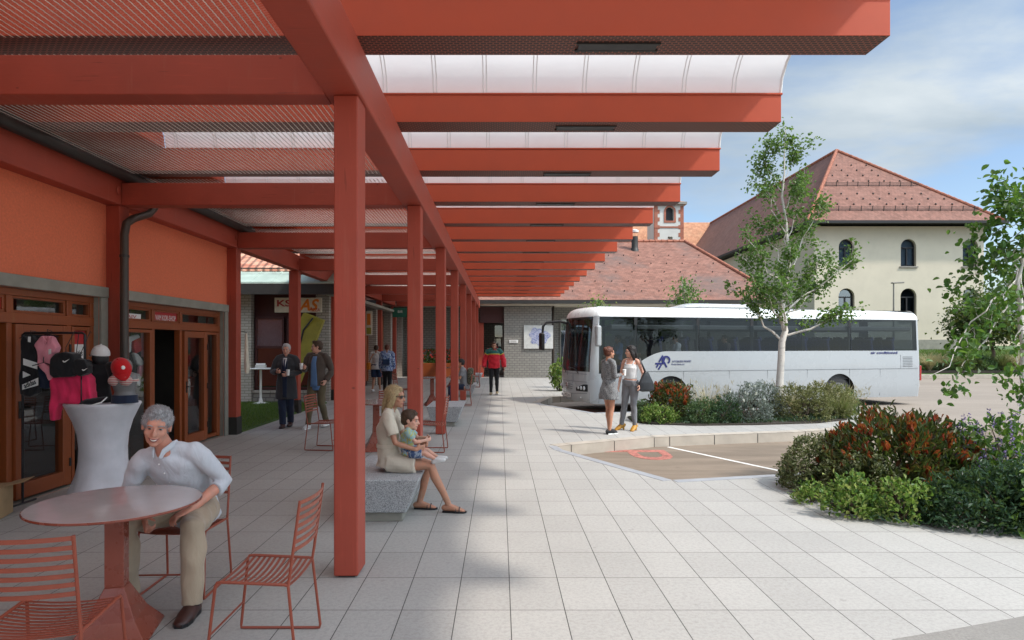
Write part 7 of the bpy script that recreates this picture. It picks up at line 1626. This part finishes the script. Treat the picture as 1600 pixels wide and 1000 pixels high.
b = MB(); b.loft([(p2.x, 7.02, TT + .003), (p2.x, 7.02, TT + .09)], [(.135, .108), (.127, .098)], 20, side=(1, .3, 0)); b.build('shorts', G_['navy'], t2, smooth='auto'); b = MB(); b.ball((p2.x, 7.02, TT + .40), (.075, .08, .09)); b.build('head', G_['grey'], t2, smooth=True)
cc = capobj('red cap with a white badge tilted on the swimwear bust', (p2.x - .02, 7.0, TT + .375), G_['capred'], (.55, -.75, -.45), (-.2, -.35, 1), 1.12)
q = V3((p2.x - .02, 7.0, TT + .375)) + V3((.55, -.75, -.2)).normalized() * .125 + V3((0, 0, .045)); MB().ball(q, (.02, .008, .022), f=(.55, -.75, .3)).build('badge', M['white'], cc, smooth=True)
bb_ = thing('belt_pouch', 'black belt pouch with white piping lying on the covered table', 'bag', (-4.5, 6.92, TT)); b = MB(); b.loft([at(122, 632, 6.9), at(135, 628, 6.86), at(152, 626, 6.86), at(167, 622, 6.92)], [(.02, .012), (.05, .032), (.05, .034), (.02, .02)], 14, side=(.2, 1, .2), round_cap=True); b.build('pouch', G_['black'], bb_, smooth=True)
b = MB(); b.tube([at(119, 633, 6.87) , at(128, 632.5, 6.82), at(142, 633.5, 6.80), at(158, 629, 6.82), at(167, 621, 6.89)], .007, 6); b.build('piping', M['white'], bb_, smooth=True)
bx = thing('cardboard_box', 'brown cardboard box on the ground at the left edge by the shop door', 'box', (-5.0, 6.55, 0)); b = MB(); b.obox((-5.16, 6.46, .16), (.9, .3, 0), (-.3, .9, 0), (0, 0, 1), .16, .18, .155); b.build('carton', plain('cardboard', (.34, .22, .11), .9), bx, bevel=.006); b = MB(); b.obox((-4.98, 6.62, .33), (.9, .3, .2), (-.3, .9, 0), (0, -.2, 1), .10, .16, .003); b.build('flap', plain('cardboard_flap', (.38, .25, .13), .9), bx)
# clothes hung behind the second shop window
for i, (lab, px, Y, mt) in enumerate((('rose pink shirt behind the second shop window, upper right', [(222, 520), (232, 518), (236, 540), (234, 560), (224, 558)], 9.5, 'rose'), ('white shirt with folds behind the second shop window, upper left', [(197, 528), (218, 522), (222, 527), (206, 534), (205, 550), (197, 553)], 9.2, 'white'), ('red shirt in the middle of the second shop window', [(210, 530), (222, 528), (224, 548), (212, 553), (208, 542)], 9.4, 'capred'), ('pale folded scarf hanging in the second shop window', [(208, 550), (216, 553), (226, 566), (234, 570), (232, 578), (214, 568)], 9.45, 'white'), ('rose pink top behind the second shop window, lower right', [(222, 566), (234, 562), (235, 588), (216, 590), (218, 574)], 9.5, 'rose'), ('white print shirt low in the second shop window', [(204, 580), (224, 586), (220, 604), (206, 600)], 9.3, 'white'))):
    GXX = -5.47; Y = -GXX * 1000 / (781 - sum(x for x, y in px) / len(px)); P = [at(x, y, Y) for x, y in px]
    t = thing('display_garment', lab, 'garment', (GXX, Y, 1.8), 'clothes in the second shop window'); b = MB().prism([(p.x, p.z) for p in P], (0, 0, 0), (0, 1.55, 0), (0, 0, 1), (-1, 0, 0), .05)
    c0 = sum(p.x for p in P) / len(P); b.v = [(GXX + v[0], Y + (v[1] - c0 * 1.55), v[2]) for v in b.v]; me = remesh(b, .012, 4); me.transform(Matrix.Translation(-ORG[t.name])); link_mesh('fabric', me, G_[mt], t)
    MB().tube([(GXX - .02, Y, max(p.z for p in P) - .02), (GXX - .02, Y, 2.15)], .004, 5).build('thread', M['black'], t)
# ================================================================== sky, sun, camera
SUN = Vector((.60, -.35, .88)).normalized()
el = math.asin(SUN.z); az = math.atan2(SUN.x, SUN.y)
wd = bpy.data.worlds.new('World'); SC.world = wd; wd.use_nodes = True; nt = wd.node_tree; nt.nodes.clear()
class WT(NT):
    def __init__(s, t): s.t = t; s.out = s.n('ShaderNodeOutputWorld')
t = WT(nt)
sky = t.n('ShaderNodeTexSky'); sky.sky_type = 'NISHITA'; sky.sun_disc = False; sky.sun_elevation = el; sky.sun_rotation = az; sky.air_density = 1.0; sky.dust_density = .6; sky.ozone_density = 1.5
d = t.n('ShaderNodeTexCoord').outputs['Generated']
s = t.n('ShaderNodeSeparateXYZ', i_0=d); zz = t.math('ADD', t.math('MAXIMUM', s.outputs[2], 0), .22)
p = t.n('ShaderNodeCombineXYZ', i_0=t.math('DIVIDE', s.outputs[0], zz), i_1=t.math('DIVIDE', s.outputs[1], zz)).outputs[0]
p = t.map(p, (1, 1.35, 1), loc=CLOUD_LOC)
n1 = t.noise(p, .85, 9, .56, .35); n2 = t.noise(p, 2.6, 6, .6)
mask = t.ramp(t.math('ADD', n1, t.math('MULTIPLY', t.math('SUBTRACT', n2, .5), .12)), .42, .60)
shade = t.ramp(t.noise(t.map(p, loc=(.12, .2, 0)), 1.1, 7, .55, .3), .3, .7)
sd = t.n('ShaderNodeVectorMath', operation='DOT_PRODUCT', i_0=d, i_1=tuple(SUN)).outputs['Value']
glow = t.math('ADD', 1.0, t.math('MULTIPLY', t.math('POWER', t.math('MAXIMUM', sd, 0.0), 4.0), 7.5))          # clouds are brighter towards the sun
cloud = t.n('ShaderNodeVectorMath', operation='SCALE', i_0=t.mix(shade, (2.0, 2.6, 3.2), (4.1, 4.5, 4.75)))
t.set(cloud.inputs['Scale'], glow); cloud = cloud.outputs[0]
col = t.mix(mask, sky.outputs[0], cloud)
bg = t.n('ShaderNodeBackground', i_Color=col, i_Strength=WORLD_STRENGTH); t.t.links.new(bg.outputs[0], t.out.inputs[0])
l = bpy.data.lights.new('sun', 'SUN'); l.energy = SUN_STRENGTH; l.angle = R(3.5); l.color = (1.0, .93, .84)
so = bpy.data.objects.new('sun', l); COL.objects.link(so); so.rotation_euler = SUN.to_track_quat('Z', 'Y').to_euler(); so.location = (20, -10, 30)
cd = bpy.data.cameras.new('camera'); cam = bpy.data.objects.new('camera', cd); COL.objects.link(cam)
cam.location = CAM; cam.rotation_euler = (R(90), 0, 0); cd.lens = 22.5; cd.sensor_width = 36; cd.shift_x = 19 / 1600; cd.shift_y = 38 / 1600; cd.clip_start = .05; cd.clip_end = 2000
SC.camera = cam
SC.view_settings.view_transform = 'Standard'; SC.view_settings.look = 'None'; SC.view_settings.exposure = EXPOSURE; SC.view_settings.gamma = 1
SC.render.engine = 'CYCLES'; SC.cycles.use_denoising = True; SC.cycles.max_bounces = 7; SC.cycles.diffuse_bounces = 4; SC.cycles.glossy_bounces = 3; SC.cycles.transparent_max_bounces = 12; SC.cycles.transmission_bounces = 4
SC.cycles.sample_clamp_indirect = 6; SC.cycles.caustics_reflective = False; SC.cycles.caustics_refractive = False
